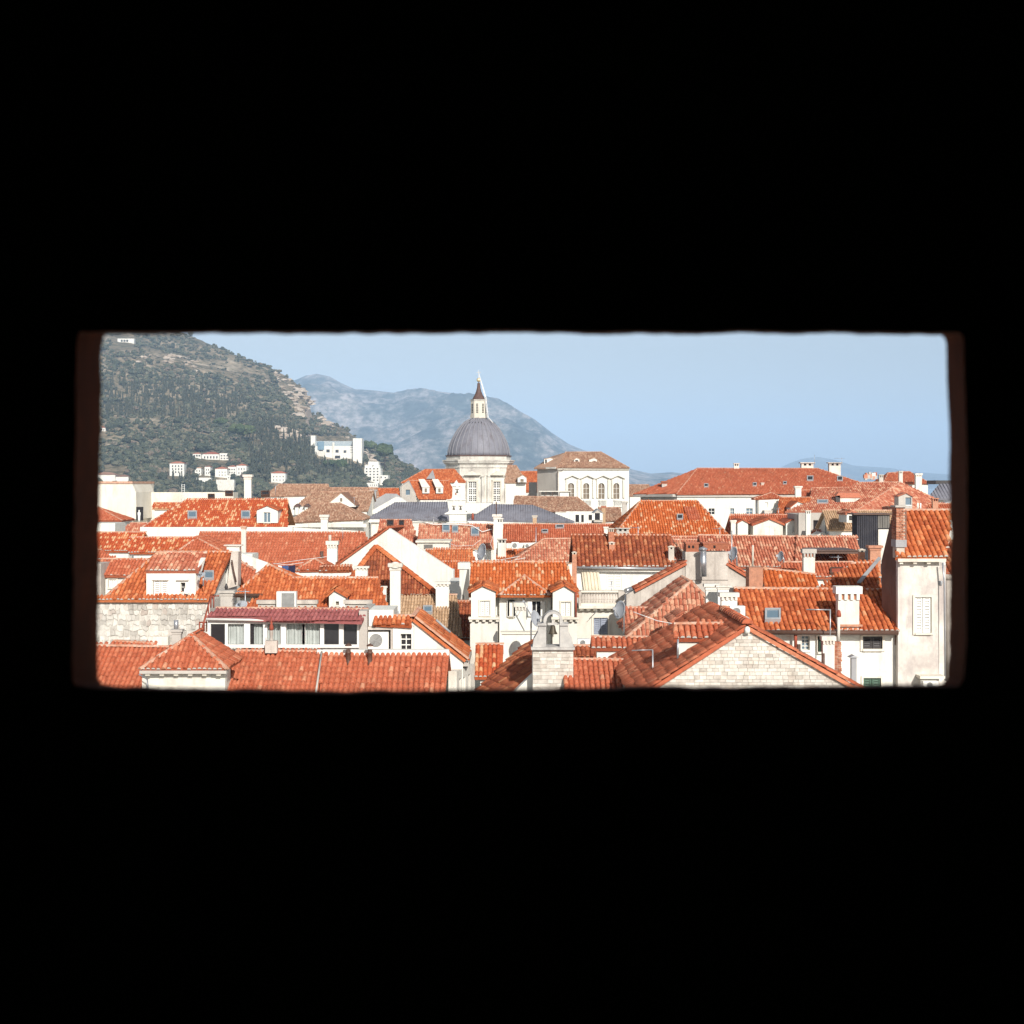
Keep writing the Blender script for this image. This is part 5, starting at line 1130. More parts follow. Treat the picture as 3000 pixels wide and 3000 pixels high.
T.part(MB().box(fr, (at(p1('H', 1696, 0), 46.5) - o).x, (at(p1('H', 1752, 0), 46.5) - o).x, .8, 4, GZ - o.z, -.3), 'recess_wall', 'tower_wall_plaster')
# its left flank, coloured dark brown to stand for shade
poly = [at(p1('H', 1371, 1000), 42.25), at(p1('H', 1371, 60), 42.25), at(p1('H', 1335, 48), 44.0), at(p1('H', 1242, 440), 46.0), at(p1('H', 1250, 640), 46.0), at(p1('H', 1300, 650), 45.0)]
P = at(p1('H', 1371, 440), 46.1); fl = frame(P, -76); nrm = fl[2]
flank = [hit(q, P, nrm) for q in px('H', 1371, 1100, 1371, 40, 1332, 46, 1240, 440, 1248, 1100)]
T.part(MB().prism([v for v in flank], nrm * .3), 'flank_wall', 'flank_shade_brown')
# brick chimney of single bricks
fr = frame(at(p1('H', 1357, 12), 45.9)); o = fr[0]; w = (at(p1('H', 1430, 12), 45.9) - o).x; hh = -(at(p1('H', 1357, 292), 45.9) - o).z; z = 0; r_ = 0
c = T.part(MB().box(fr, .02, w - .02, .03, .5, -hh - .5, -.02), 'chimney', 'mortar')
while z > -hh + .05:
    n = 3; off = (r_ % 2) * w / 6; xs = [0] + [min(w, off + w / 3 * k) for k in range(1, 4)]; xs = sorted(set(xs + [w]))
    for a, b in zip(xs, xs[1:]):
        if b - a > .05: T.part(MB().box(fr, a + .006, b - .006, random.uniform(-.01, .02), .12, z - .05, z - .006), 'brick', 'brick', c)
    for a in (.125, .33): T.part(MB().box(fr, -.005 - random.random() * .01, .1, a, a + .19, z - .05, z - .006), 'brick', 'brick', c)
    z -= .055; r_ += 1
T.part(MB().box(fr, -.04, w + .04, -.05, .56, -.02, .04), 'chimney_cap', 'grey_wall', c); T.part(MB().box(fr, -.02, w + .03, -.03, .55, -hh - .15, -hh + .08), 'flashing', 'lead_pale', c)
T.part(MB().tube([at(p1('H', 1722, 450), 45.7), at(p1('H', 1735, 600), 45.7), at(p1('H', 1742, 1380), 45.7)], .03), 'downpipe', 'zinc')
T.part(MB().lathe(at(p1('H', 1704, 610), 46.0), [(.03, -.1), (.06, -.05), (.075, .02), (.075, .06)], 10), 'rain_hopper', 'grey_paint')
T.part(MB().box(frame(at(p1('H', 1545, 1345), 45.5)), 0, .78, 0, .5, -.08, 0), 'balcony_slab', 'pale_stone')
aircon('air conditioner on the balcony under the tower wall', p1('H', 1570, 1385), p1('H', 1690, 1440), 45.3)
T = house('neighbour roof beyond the tower with a pale column at its corner', p1('H', 1800, 560), 43.5)
T.roof(px('H', 1745, 540, 1960, 560, 1960, 300, 1755, 300), 47.5, m='tile_dark', p=.22, wall='worn_wall', back=False)
T.part(MB().tube([at(p1('H', 1772, 1500), 46.8), at(p1('H', 1772, 575), 46.8)], .09, 12).lathe(at(p1('H', 1772, 575), 46.8), [(.09, -.06), (.14, 0), (.15, .06), (.15, .12)], 12), 'column', 'worn_wall')

# ================================================================== LEFT MIDDLE (56 - 110 m)
# rubble wall and house above it
T = house('pale rubble stone wall topped with orange edge tiles', p1('E', 600, 1200), 56.5, 'rubble_wall', 'wall')
fr = frame(at(p1('E', 60, 800), 56.5)); o, ex, ey, ez = fr; x1 = (at(p1('E', 1085, 800), 56.5) - o).x; z1 = (at(p1('E', 60, 1215), 56.5) - o).z
T.part(MB().box(fr, 0, x1, .03, .6, GZ - o.z, -.03), 'wall_core', 'pale_joint')
T.part(MB().box(fr, x1, x1 + .05, .0, 3.0, GZ - o.z, -.1), 'end_wall', 'cream_wall')
nx, nz = 27, 9; sx, sz = x1 / nx, -z1 / nz
jit = {(i, j): (random.uniform(-.33, .33) * sx, random.uniform(-.3, .3) * sz) for i in range(-1, 2 * nx + 3) for j in range(-1, nz + 2)}
def rv(i, j):
    a = jit[(i, j)]; return (min(x1, max(0, i * sx * .5 + a[0] * .5)), max(z1 - .1, min(0, -j * sz + a[1])))
cnt = 0
for j in range(nz):
    i = (j % 2)
    while i < 2 * nx - 1:
        k = random.choice((2, 2, 3, 4)); k = min(k, 2 * nx - i)
        lo = [rv(i + q, j + 1) for q in range(k + 1)]; hi = [rv(i + q, j) for q in range(k, -1, -1)]; P = lo + hi
        cx = sum(p[0] for p in P) / len(P); cz = sum(p[1] for p in P) / len(P); f = random.uniform(.82, .94); d = random.uniform(-.02, .03)
        poly = [o + ex * (cx + (x - cx) * f) + ez * (cz + (z - cz) * f) + ey * (.0 - d) for x, z in P]
        back = [o + ex * (cx + (x - cx) * min(1, f + .08)) + ez * (cz + (z - cz) * min(1, f + .08)) + ey * .09 for x, z in P]
        m_ = len(P); T.part(MB().add(poly + back, [list(range(m_))] + [(a, (a + 1) % m_, m_ + (a + 1) % m_, m_ + a) for a in range(m_)]), 'stone', 'rubble_stone'); cnt += 1; i += k
T.roof(px('E', 60, 812, 1090, 812, 1090, 785, 60, 785), 56.3, t=.5, m='tile_orange', p=.2, e=.3, body=False, back=False, ridge=False)
T.part(MB().box(fr, (at(p1('E', 585, 800), 56.5) - o).x, (at(p1('E', 755, 800), 56.5) - o).x, -.35, .1, GZ - o.z, (at(p1('E', 60, 1120), 56.5) - o).z), 'buttress', 'cream_wall')
for a, b in ((260, 420), (440, 580)): T.part(MB().box(fr, (at(p1('E', a, 800), 56.5) - o).x, (at(p1('E', b, 800), 56.5) - o).x, -.3, .05, (at(p1('E', 60, 1168), 56.5) - o).z, (at(p1('E', 60, 1152), 56.5) - o).z), 'ledge_slab', 'grey_wall')
T2 = house('grey rendered chimney with a metal pipe before the rubble wall', p1('E', 805, 1190), 49, 'chimney_stack', 'chimney')
T2.chimney(p1('E', 760, 1068), p1('E', 855, 1200), 48.6, 'grey_wall', 'plain', extra=2); T2.part(MB().tube([at(p1('E', 808, 1070), 49), at(p1('E', 808, 985), 49)], .075, 12), 'flue_pipe', 'zinc')
T3 = house('half-ruined lean-to ridge with dark underside before the rubble wall', p1('E', 450, 1195), 52)
T3.roof(px('E', 240, 1205, 760, 1215, 620, 1195, 270, 1170), 50.5, t=.45, m='tile_red', p=.21, back=False)

T = house('orange house above the rubble wall with a flat-topped dormer room', p1('E', 700, 790), 57)
T.roof(px('E', 195, 795, 1105, 800, 1282, 408, 660, 405), 57.2, m='tile_orange', p=.225, e=.34, hips='L')
PL = T.plane
T.skylight(p1('E', 1050, 588), p1('E', 1134, 660))
T.roof(px('E', 543, 562, 1000, 562, 1068, 415, 640, 410), 57.3, t=.38, m='tile_rose', p=.235, e=.34, inset=.5, back=False, wall='white_wall')
T.facade(p1('E', 552, 560), p1('E', 975, 795), 57.35, 0, 'white_wall', [(p1('E', 612, 645), p1('E', 740, 788), 'shut'), (p1('E', 846, 664), p1('E', 886, 745), 'bare grid1x2')], z0=GZ)
T.part(MB().box(frame(at(p1('E', 804, 640), 57.25)), 0, .48, 0, .2, -.035, 0), 'window_hood', 'grey_wall'); T.part(MB().box(frame(at(p1('E', 600, 635), 57.25)), 0, .65, 0, .2, -.04, 0), 'window_hood', 'pale_stone')
P = at(p1('E', 975, 560), 57.4); fl = frame(P, 76)
T.part(MB().prism([hit(q, P, fl[2]) for q in px('E', 975, 795, 975, 565, 1062, 450, 1010, 640, 995, 795)], fl[2] * .2), 'side_wall', 'white_wall')
c = T.chimney(p1('E', 1225, 340), p1('E', 1362, 400), 60.5, 'white_wall', 'plain', extra=.1, deep=.6)
T.part(MB().prism([at(p1('E', x, y), 60.2) for x, y in ((1240, 720), (1335, 690), (1342, 400), (1282, 400))], Vector((0, .7, 0))), 'stack_wall', 'worn_wall')
T.part(MB().tube([at(p1('E', 1285, 470), 60), at(p1('E', 1300, 560), 60), at(p1('E', 1322, 660), 60)], .035), 'pipe', 'brown_metal')
T2 = Thing('garden_chair', 'small pale folding chair on the ledge by the dormer window', 'chair', at(p1('E', 895, 790), 56.9))
c0 = at(p1('E', 895, 785), 56.8)
T2.part(MB().box(frame(c0), -.1, .1, -.09, .09, .13, .15), 'seat', 'white_paint'); T2.part(MB().box(frame(c0), -.1, .1, .08, .1, .15, .32), 'backrest', 'white_paint')
for sx_ in (-.09, .09):
    for sy_ in (-.08, .08): T2.part(MB().tube([c0 + Vector((sx_, sy_, -.05)), c0 + Vector((sx_, sy_, .14))], .012), 'leg', 'white_paint')
dish('small tilted grey dish on the dormer wall beside a roof window', p1('E', 1030, 605), 57, .16, (-.3, -.5, .8), .3)
# roofs further left
T = house('red roof over a white wall at the left of the dormer room', p1('E', 380, 605), 66)
T.roof(px('E', 155, 602, 640, 605, 620, 468, 165, 465), 66, m='tile_red', p=.215, inset=.5)
T.facade(p1('E', 200, 612), p1('E', 640, 780), 66.2, 0, 'white_wall', [(p1('E', 228, 636), p1('E', 298, 706), 'shut')], z0=GZ)
T.part(MB().box(frame(at(p1('E', 100, 500), 65.5)), 0, .34, 0, 2, GZ - 24, 0), 'side_stub', 'worn_wall')
T = house('spotted red roof with a white wall strip beneath, near the window jamb', p1('E', 300, 390), 88)
T.roof(px('E', 60, 392, 420, 392, 550, 235, 60, 235), 88, m='tile_spot', p=.20)
T = house('small hip end of a red roof touching the window jamb', p1('E', 180, 455), 76)
T.roof(px('E', 40, 465, 300, 465, 165, 385, 40, 380), 76, m='tile_red', p=.21)
T = house('dark red roof sprinkled with pale tiles above a white wall', p1('E', 600, 405), 82)
T.roof(px('E', 405, 407, 1010, 405, 985, 278, 408, 280), 82, m='tile_spot', p=.225)
T.chimney(p1('E', 1360, 180), p1('E', 1408, 390), 88, 'cream_wall', 'plain', 'ridge_mortar', extra=2)
T = house('hipped red roof with pale hip lines between the spotted roof and the big roof', p1('E', 1000, 400), 78)
T.hipfront(p1('E', 800, 412), p1('E', 1225, 412), p1('E', 985, 285), 78, 3, .62, 'tile_red', p=.22)
T = house('white gable wall with a raking top before the big salmon roof', p1('E', 1350, 520), 80)
T.gable(p1('E', 1060, 295), p1('E', 1000, 330), p1('E', 1628, 500), 83, 6, 0, 'tile_red', 'white_wall', p=.22, slopes='')
T.part(MB().box(frame(at(p1('E', 1010, 420), 83.4)), 0, 3, 0, 2, GZ - 40, 0), 'back_wall', 'white_wall')
T = house('red tiled wedge of roof right of the tapered stack', p1('E', 1430, 640), 64)
T.roof(px('E', 1300, 705, 1560, 705, 1480, 560, 1345, 478), 64, m='tile_red', p=.22, back=False)
T = house('big salmon-red roof spreading behind the white gables', p1('F', 200, 510), 92)
T.roof(px('E', 960, 520, 2480, 525, 2430, 236, 1010, 232), 92, m='tile_red', p=.26, e=.40, singles=300)
T.chimney(p1('F', 275, 308), p1('F', 382, 515), 86, 'white_wall', 'corbel', extra=2); T.part(MB().tube([at(p1('F', 312, 310), 86.4), at(p1('F', 312, 255), 86.4)], .09), 'flue_pipe', 'mortar')
T.part(MB().tube([at(p1('F', 242, 480), 84), at(p1('F', 242, 395), 84)], .1, 8), 'vent_pipe', 'brown_metal')
# laundry
T = Thing('washing_line', 'washing line with two dark garments strung above the hipped roof', 'washing line', at(p1('E', 1750, 600), 70))
T.part(MB().tube([at(p1('E', 1640, 500), 70), at(p1('E', 1760, 512), 70), at(p1('E', 1900, 492), 70)], .012), 'line', 'cable_white')
def cloth(label, pts, m, Y):
    mb = MB(); P = [at(p1('E', x, y), Y) for x, y in pts]; mb.prism(P, Vector((0, .04, 0))); o = mb.build('garment', m); o['label'] = label; o['category'] = 'laundry'; o['group'] = 'laundry on the line'
cloth('blue striped shirt pegged on the washing line', [(1718, 520), (1770, 518), (1772, 575), (1750, 582), (1722, 572)], 'fabric_blue', 69.95)
cloth('dark navy shirt pegged next to the blue one', [(1775, 520), (1830, 512), (1826, 598), (1800, 606), (1770, 560)], 'fabric_navy', 69.95)
cloth('white cloth pegged beside the shirts', [(1680, 516), (1712, 520), (1712, 570), (1684, 572)], 'white_paint', 69.95)
# hipped roof with gutter
T = house('hipped orange roof with broad eaves beside the terrace air conditioner', p1('E', 1600, 770), 60)
T.hipfront(p1('E', 1305, 772), p1('E', 2110, 772), p1('E', 1602, 512), 60, .3, .62, 'tile_orange', p=.225, wall='white_wall')
T.part(MB().tube([at(p1('E', 1310, 772), 59.8), at(p1('E', 2110, 776), 59.8)], .07, 8), 'gutter', 'brown_metal')
T = house('bright orange roof with a little gabled dormer above the veranda', p1('F', 400, 890), 57)
T.roof(px('E', 1300, 910, 2640, 905, 2535, 628, 1800, 628), 57, m='tile_orange', p=.19, e=.34)
T.dormer(p1('F', 352, 722), p1('F', 282, 782), p1('F', 468, 786), 1795, 56.9, 1.4, 'tile_orange', 'white_wall', (p1('F', 362, 826), p1('F', 390, 856), 'bare brown_glass'))
fr = frame(at(p1('F', 440, 815), 55.6))
for z, a, b in (('F', 440, 662), ('E', 1510, 1662), ('E', 1838, 2010)):
    fr = frame(at(p1(z, a, 815), 55.6)); x1 = (at(p1(z, b, 815), 55.6) - fr[0]).x; zl = (at(p1(z, a, 895), 55.6) - fr[0]).z; n = max(3, int(x1 / .36)); p_ = x1 / n
    holes = [[(p_ * (k + .22), -.55 * 1), (p_ * (k + .78), -.55), (p_ * (k + .5), -.22), (p_ * (k + .22), -.22)] for k in range(n)]
    T.part(MB().plate(fr, [(0, zl - .3), (x1, zl - .3), (x1, -.14), (0, -.14)], holes, 0, .15), 'balustrade', 'grey_wall')
    T.part(MB().box(fr, -.05, x1 + .05, -.08, .24, -.138, .0), 'coping', 'worn_wall')
aircon('upright white air conditioner cabinet on the terrace wall', p1('E', 1668, 742), p1('E', 1836, 890), 55.2, 0, 0)
T = house('squat stone chimney with two vent holes beside an aerial', p1('E', 1240, 880), 55, 'chimney_stack', 'chimney')
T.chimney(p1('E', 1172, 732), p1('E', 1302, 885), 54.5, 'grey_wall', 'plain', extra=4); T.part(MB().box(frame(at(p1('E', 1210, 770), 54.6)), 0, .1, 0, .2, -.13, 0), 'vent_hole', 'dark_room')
T.part(MB().lathe(at(p1('E', 1238, 735), 54.9), [(.06, -.1), (.055, .1), (.075, .12), (.05, .2), (.015, .28)], 10), 'chimney_pot', 'dark_frame')
antenna('television aerial with a ladder arm on the terrace', p1('E', 1400, 722), p1('E', 1402, 890), 54, .4, 7)
dish('dark round dish lying low behind the plum roof', p1('E', 1370, 868), 53.6, .24, (-.2, -.6, .75), .3)
T = Thing('stair_railing', 'rusty iron stair railing climbing beside the veranda', 'railing', at(p1('E', 1060, 1060), 50.6))
T.part(MB().tube([at(p1('E', 1030, 1060), 50.6), at(p1('E', 1105, 780), 53), at(p1('E', 1175, 778), 53)], .03), 'handrail', 'rust_red')
for x, y, yb in ((1030, 1060, 1100), (1048, 990, 1080), (1066, 920, 1010), (1085, 850, 930), (1105, 780, 880), (1130, 780, 880)): T.part(MB().tube([at(p1('E', x, y), 51.5), at(p1('E', x, yb), 51.5)], .025), 'baluster', 'rust_red')
T.part(MB().tube([at(p1('E', 1005, 1005), 50.5), at(p1('E', 1072, 1005), 50.5)], .03), 'lower_rail', 'rust_red')
for x in (1008, 1038, 1070): T.part(MB().tube([at(p1('E', x, 1005), 50.5), at(p1('E', x, 1085), 50.5)], .025), 'baluster', 'rust_red')
T = Thing('roof_ornament', 'slim terracotta and white finial figure on a stone block', 'ornament', at(p1('E', 1620, 1240), 48.3))
T.part(MB().box(frame(at(p1('E', 1570, 1165), 48.4)), 0, .39, 0, .3, -.4, 0), 'block', 'worn_wall')
c = at(p1('E', 1625, 1165), 48.55); T.part(MB().lathe(c, [(.07, 0), (.075, .05), (.045, .13), (.06, .25), (.065, .31), (.045, .36)], 10), 'lower_body', 'worn_wall')
T.part(MB().lathe(c + Vector((0, 0, .35)), [(.045, 0), (.075, .05), (.065, .15), (.035, .21), (.045, .26), (.015, .31), (.008, .46)], 10), 'upper_body', 'rust_red')

# ---- white gables in the middle
T = house('large blank white gable with a thin red verge in the middle of the roofs', p1('F', 880, 600), 79)
T.gable(p1('F', 822, 192), p1('F', 388, 505), p1('F', 1368, 552), 79, 2.8, -13, 'tile_red', 'white_wall', p=.22, tiles='L', caps=False, slopes='L')
T.part(MB().tube([at(p1('F', 1365, 555), 78.6), at(p1('F', 1362, 760), 78.6)], .05), 'downpipe', 'brown_metal')
T.part(MB().box(frame(at(p1('F', 1355, 545), 78.7)), 0, .16, 0, .2, -.16, 0), 'rain_hopper', 'zinc')
T = house('dark weathered triangular roof with orange hips before the blank white gable', p1('F', 850, 760), 67)
T.roof(px('F', 395, 768, 1225, 768, 706, 365), 67, t=1.0, m='tile_dark', p=.20, back=False)
for k in (0, 1): ridge_caps(T, T.root, T.poly[k] + Vector((0, 0, .05)), T.poly[2] + Vector((0, 0, .05)), 'tile_orange', .15)
T.chimney(p1('F', 815, 500), p1('F', 926, 760), 65.5, 'white_wall', 'plain', extra=2); c = at(p1('F', 870, 520), 65.5)
T.part(MB().lathe(c + Vector((0, .25, -.12)), [(.28, 0), (.28, .1), (.22, .2), (.1, .27), (.01, .29)], 16), 'chimney_dome', 'white_wall')
T.chimney(p1('F', 515, 525), p1('F', 646, 620), 65, 'white_wall', 'corbel', extra=2, deep=.6); T.chimney(p1('F', 1205, 660), p1('F', 1345, 775), 66, 'white_wall', 'corbel', extra=2, deep=.6)
T.chimney(p1('F', 660, 845), p1('F', 780, 915), 58.5, 'cream_wall', 'plain', extra=1, deep=.5); T.chimney(p1('F', 750, 695), p1('F', 800, 900), 59.5, 'white_wall', 'plain', extra=1)
T = house('little white house with a strip of old tiles before the dark triangular roof', p1('F', 300, 615), 72)
T.roof(px('F', 215, 566, 515, 560, 500, 522, 225, 530), 72, m='tile_dark', p=.21)
T = house('small hipped roof with white verge beside the paired chimneys', p1('F', 150, 560), 74)
T.hipfront(p1('F', 10, 562), p1('F', 330, 555), p1('F', 180, 462), 74, 1.5, .6, 'tile_red', p=.21)
# pier right of the white gable
T = house('white narrow pier house with a black corrugated flank', p1('F', 1450, 760), 70, 'pier_house')
fr = frame(at(p1('F', 1408, 495), 70)); x1 = (at(p1('F', 1520, 495), 70) - fr[0]).x; zl = GZ - fr[0].z
T.part(MB().box(fr, 0, x1, 0, .6, -.3, 0), 'coping', 'white_wall'); T.part(MB().box(fr, .08, x1 - .1, .06, .5, zl, -.3), 'wall', 'white_wall')
T.part(MB().prism([at(p1('F', x, y), 70.0) for x, y in ((1440, 822), (1505, 822), (1505, 550), (1492, 550))], Vector((0, .3, 0))), 'slate_flank', 'grey_boards')
T.part(MB().box(frame(at(p1('F', 1335, 655), 72)), 0, .5, 0, 3, zl, 0), 'low_wall', 'white_wall')

# ---- mid distance, centre
T = house('salmon roof with two tiny roof hatches behind the blank gable', p1('F', 880, 330), 104)
T.roof(px('F', 700, 340, 1075, 340, 1010, 128, 742, 128), 104, m='tile_rose', p=.235)
T.skylight(p1('F', 800, 140), p1('F', 860, 190), 'window_glass', 'brown_metal'); T.skylight(p1('F', 905, 142), p1('F', 948, 200), 'window_glass', 'brown_metal')
T = house('pale pink spotted roof with three blue roof windows', p1('F', 1400, 370), 100)
T.roof(px('F', 1050, 372, 1720, 372, 1705, 168, 1080, 165), 100, m='tile_rose', p=.235)
for a, b, c, d in ((1275, 172, 1340, 240), (1360, 188, 1412, 245), (1520, 205, 1592, 272)): T.skylight(p1('F', a, b), p1('F', c, d))
P = [hit(p1('F', x, y), *T.plane) + Vector((0, 0, .25)) for x, y in ((1060, 160), (1200, 195), (1380, 195), (1530, 205), (1620, 260), (1700, 235))]
cable('sagging white cable across the pink spotted roof', P, .035)
T = house('white box dormer with a dark grille below the pink spotted roof', p1('F', 1190, 375), 96, 'box_dormer', 'dormer')
fr = frame(at(p1('F', 1060, 320), 96)); x1 = (at(p1('F', 1332, 320), 96) - fr[0]).x
T.part(MB().box(fr, 0, x1, 0, 3, -8, 0), 'wall', 'cream_wall'); T.part(MB().box(fr, -.1, x1 + .1, -.15, 3, 0, .12), 'coping', 'pale_stone')
T.part(MB().box(frame(at(p1('F', 1118, 338), 95.95)), 0, .57, 0, .2, -.28, 0), 'grille', 'grey_boards')
T = house('orange-red roof stepping down behind the pier house', p1('F', 1330, 490), 88)
T.roof(px('F', 1140, 492, 1560, 492, 1530, 378, 1130, 382), 88, m='tile_orange', p=.22)
T = house('lower orange roof reaching down to the white pier', p1('F', 1380, 650), 80)
T.roof(px('F', 1250, 655, 1440, 655, 1420, 486, 1260, 486), 80, m='tile_orange', p=.22)
dish('big grey satellite dish on a tall mast above the amber roof', p1('F', 1628, 405), 66, .40, (-.85, -.45, .2), 1.0)
T = house('cluster of white chimneys casting a dark shadow in the middle distance', p1('F', 1760, 400), 96, 'chimney_stack', 'chimney')
T.chimney(p1('F', 1708, 78), p1('F', 1785, 240), 101, 'white_wall', 'plain', extra=6); T.chimney(p1('F', 1738, 112), p1('F', 1800, 300), 97, 'white_wall', 'vent', extra=5); T.chimney(p1('F', 1742, 290), p1('F', 1830, 400), 96, 'cream_wall', 'vent', 'grey_wall', extra=5)
T.part(MB().tube([at(p1('F', 1738, 90), 101), at(p1('F', 1738, -30), 101)], .04), 'aerial_pole', 'brown_metal')
T = house('long dark-red roof with flecked tiles in front of the lead roofs', p1('G', 300, 310), 104)
T.roof(px('F', 1785, 312, 2760, 300, 2745, 165, 1800, 165), 104, m='tile_red', p=.225)
T.skylight(p1('G', 430, 182), p1('G', 505, 206), 'window_glass', 'grey_paint'); T.skylight(p1('G', 312, 222), p1('G', 368, 244), 'window_glass', 'grey_paint')
T.facade(p1('F', 1825, 308), p1('G', 300, 385), 104.1, 0, 'white_wall', (), z0=GZ)
T.chimney(p1('G', 232, 88), p1('G', 275, 165), 108, 'tile_tan', 'plain', 'mortar', extra=1)
for i, (a, b) in enumerate(((68, 122), (165, 220))): aircon(['white air conditioner on the wall under the flecked roof, beside its twin', 'second white air conditioner on the wall under the flecked roof, nearer the rose hip'][i], p1('G', a, 328), p1('G', b, 368), 103.6)
aircon('white air conditioner next to the chimney cluster', p1('F', 1870, 318), p1('F', 1932, 372), 95.5)
T = house('small orange roof under the paired air conditioners', p1('G', 60, 450), 96)
T.roof(px('F', 1735, 455, 2060, 455, 2040, 378, 1740, 378), 96, m='tile_orange', p=.22)
T = house('rose hipped roof with bright white hip line left of the ribbed dark roof', p1('G', 330, 490), 82)
T.roof(px('G', 60, 492, 570, 492, 570, 290, 330, 292), 82, m='tile_rose', p=.21, hips='L')
antenna('thin pole aerial above the rose hipped roof', p1('G', 265, 190), p1('G', 262, 470), 84, .5, 0)
T = house('large bright orange hipped roof with a tiled-cheek dormer', p1('C', 1400, 1370), 92)
T.roof(px('C', 925, 1385, 1925, 1385, 1640, 1074, 1160, 1080), 92, m='tile_amber', p=.23, hips='LR')
T.skylight(p1('C', 1472, 1205), p1('C', 1525, 1248), 'window_glass', 'grey_paint')
fr = frame(at(p1('C', 1585, 1225), 94)); w = (at(p1('C', 1670, 1225), 94) - fr[0]).x
d = T.part(MB().box(fr, 0, w, 0, 1.5, -.6, 0), 'dormer', 'white_wall'); T.part(MB().box(fr, .14, w - .14, -.03, .1, -.5, -.08), 'shutter', 'blind_cream', d)
q = [fr[0] + Vector((-.1, -.12, 0)), fr[0] + Vector((w + .08, -.12, 0)), fr[0] + Vector((w - .1, 1.5, .72)), fr[0] + Vector((-.25, 1.5, .72))]; nn = (q[1] - q[0]).cross(q[3] - q[0]).normalized()
r = T.part(MB().prism(q, -nn * .1), 'dormer_roof', 'tile_red', d); TF(T, r, q, Vector((0, -1.62, -.72)), nn, 'tile_red')
T = house('pale rose roof strip behind the stained gable chimney', p1('G', 1700, 400), 86)
T.roof(px('G', 1400, 470, 2010, 470, 1985, 268, 1425, 275), 86, m='tile_rose', p=.22)
T.roof(px('G', 1600, 490, 1790, 420, 1640, 300, 1440, 300), 84, t=.5, m='tile_rose', p=.22, body=False, back=False, singles=0)

# ---- mid distance, right
T = house('long pale-pink mottled roof running behind the stained gable', p1('H', 300, 480), 74)
T.roof(px('H', -140, 485, 640, 485, 580, 250, -200, 238), 74, m='tile_rose', p=.21)
T.roof(px('H', 560, 485, 1085, 485, 1050, 252, 572, 250), 73.6, m='tile_rose', p=.21)
T.part(MB().tube([at(p1('H', 228, 480), 70), at(p1('H', 230, 315), 70)], .05, 8), 'flue_pipe', 'mortar')
T = house('shadow strip under the mottled roof built as dark board and tiles, beside two brick chimneys', p1('H', 880, 445), 70)
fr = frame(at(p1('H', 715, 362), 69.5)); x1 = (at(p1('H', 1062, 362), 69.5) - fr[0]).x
T.part(MB().box(fr, 0, x1, 0, .15, -.12, 0).box(fr, 0, x1, 0, 3, -.02, .05), 'shadow_strip_board', 'brown_metal')  # dark board and tiles below stand for the raised roof's shadow strip
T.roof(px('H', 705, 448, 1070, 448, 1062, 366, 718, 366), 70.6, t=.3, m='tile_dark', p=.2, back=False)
T.chimney(p1('H', 1062, 340), p1('H', 1118, 450), 64, 'brick', 'peak', 'mortar', extra=3); T.chimney(p1('H', 1145, 318), p1('H', 1248, 445), 63, 'brick', 'plain', 'brick', extra=3)
T = house('tall cream chimney with a blackened cap rising from the mortared roofs', p1('H', 670, 550), 62, 'chimney_stack', 'chimney')
T.chimney(p1('H', 620, 345), p1('H', 732, 552), 61.5, 'cream_wall', 'corbel', 'grey_wall', extra=2, deep=.7)
dish('grey dish beside a white mast over the stained gable', p1('H', 85, 385), 60, .30, (-.85, -.4, .25), .7)
antenna('tall white mast aerial beside the dish over the stained gable', p1('H', 65, 200), p1('H', 62, 470), 59.8, .7, 0)
dish('small dark dish on the pink roof behind a chimney', p1('H', 455, 405), 64, .24, (-.9, -.35, .2), .5)
T = house('red roof with a white mortared ridge before the tall cream chimney', p1('H', 800, 560), 63)
T.roof(px('H', 440, 565, 900, 565, 1010, 452, 462, 452), 63, m='tile_red', p=.215)
T.skylight(p1('H', 835, 512), p1('H', 935, 560), 'rust_red', 'brown_metal')
T = house('bright lumpy-tiled orange roof next to the brick parapet', p1('H', 520, 655), 55)
T.roof(px('H', 330, 672, 745, 672, 725, 550, 310, 500), 55, m='tile_amber', p=.23)
T.part(MB().box(frame(at(p1('H', 200, 490), 55.5)), 0, .53, 0, .8, -5, 0), 'brick_parapet', 'brick')
T = house('orange roof with a slanting metal valley beside the tower', p1('H', 1000, 660), 52)
T.roof(px('H', 735, 668, 1250, 668, 1210, 456, 1000, 462), 52, m='tile_orange', p=.225)
P = [hit(p1('H', x, y), *T.plane) + Vector((0, -.05, .12)) for x, y in ((1045, 640), (1215, 440), (1235, 448), (1075, 640))]
T.part(MB().prism(P, Vector((0, 0, .05))), 'metal_valley', 'lead_pale')
# dark wooden shed
T = house('tall black weatherboard shed with a pale plastered side', p1('H', 1130, 360), 78, 'wooden_shed', 'shed')
fr = frame(at(p1('H', 1048, 76), 78)); o = fr[0]; lx = lambda x: (at(p1('H', x, 76), 78) - o).x; lz = lambda y: (at(p1('H', 1048, y), 78) - o).z
T.part(MB().box(fr, lx(1050), lx(1308), .06, 1.2, lz(1000), 0), 'wall', 'old_wood')
n = 11; w = lx(1208) / n
for k in range(n): T.part(MB().box(fr, k * w + .01, (k + 1) * w - .01, random.uniform(-.02, .03), .07, lz(420), 0), 'board', 'old_wood')
for k in range(5): w2 = (lx(1306) - lx(1212)) / 5; T.part(MB().box(fr, lx(1212) + k * w2 + .01, lx(1212) + (k + 1) * w2 - .01, random.uniform(0, .04), .08, lz(180), 0), 'board', 'grey_boards')
T.part(MB().box(fr, lx(1212), lx(1300), -.1, .06, lz(460), lz(190)), 'plaster_panel', 'cream_wall'); T.part(MB().box(fr, -.2, lx(1320), -.1, 1.4, 0, .08), 'roof', 'brown_metal')
T = house('tan pantiled roof beside the black shed', p1('H', 900, 190), 92)
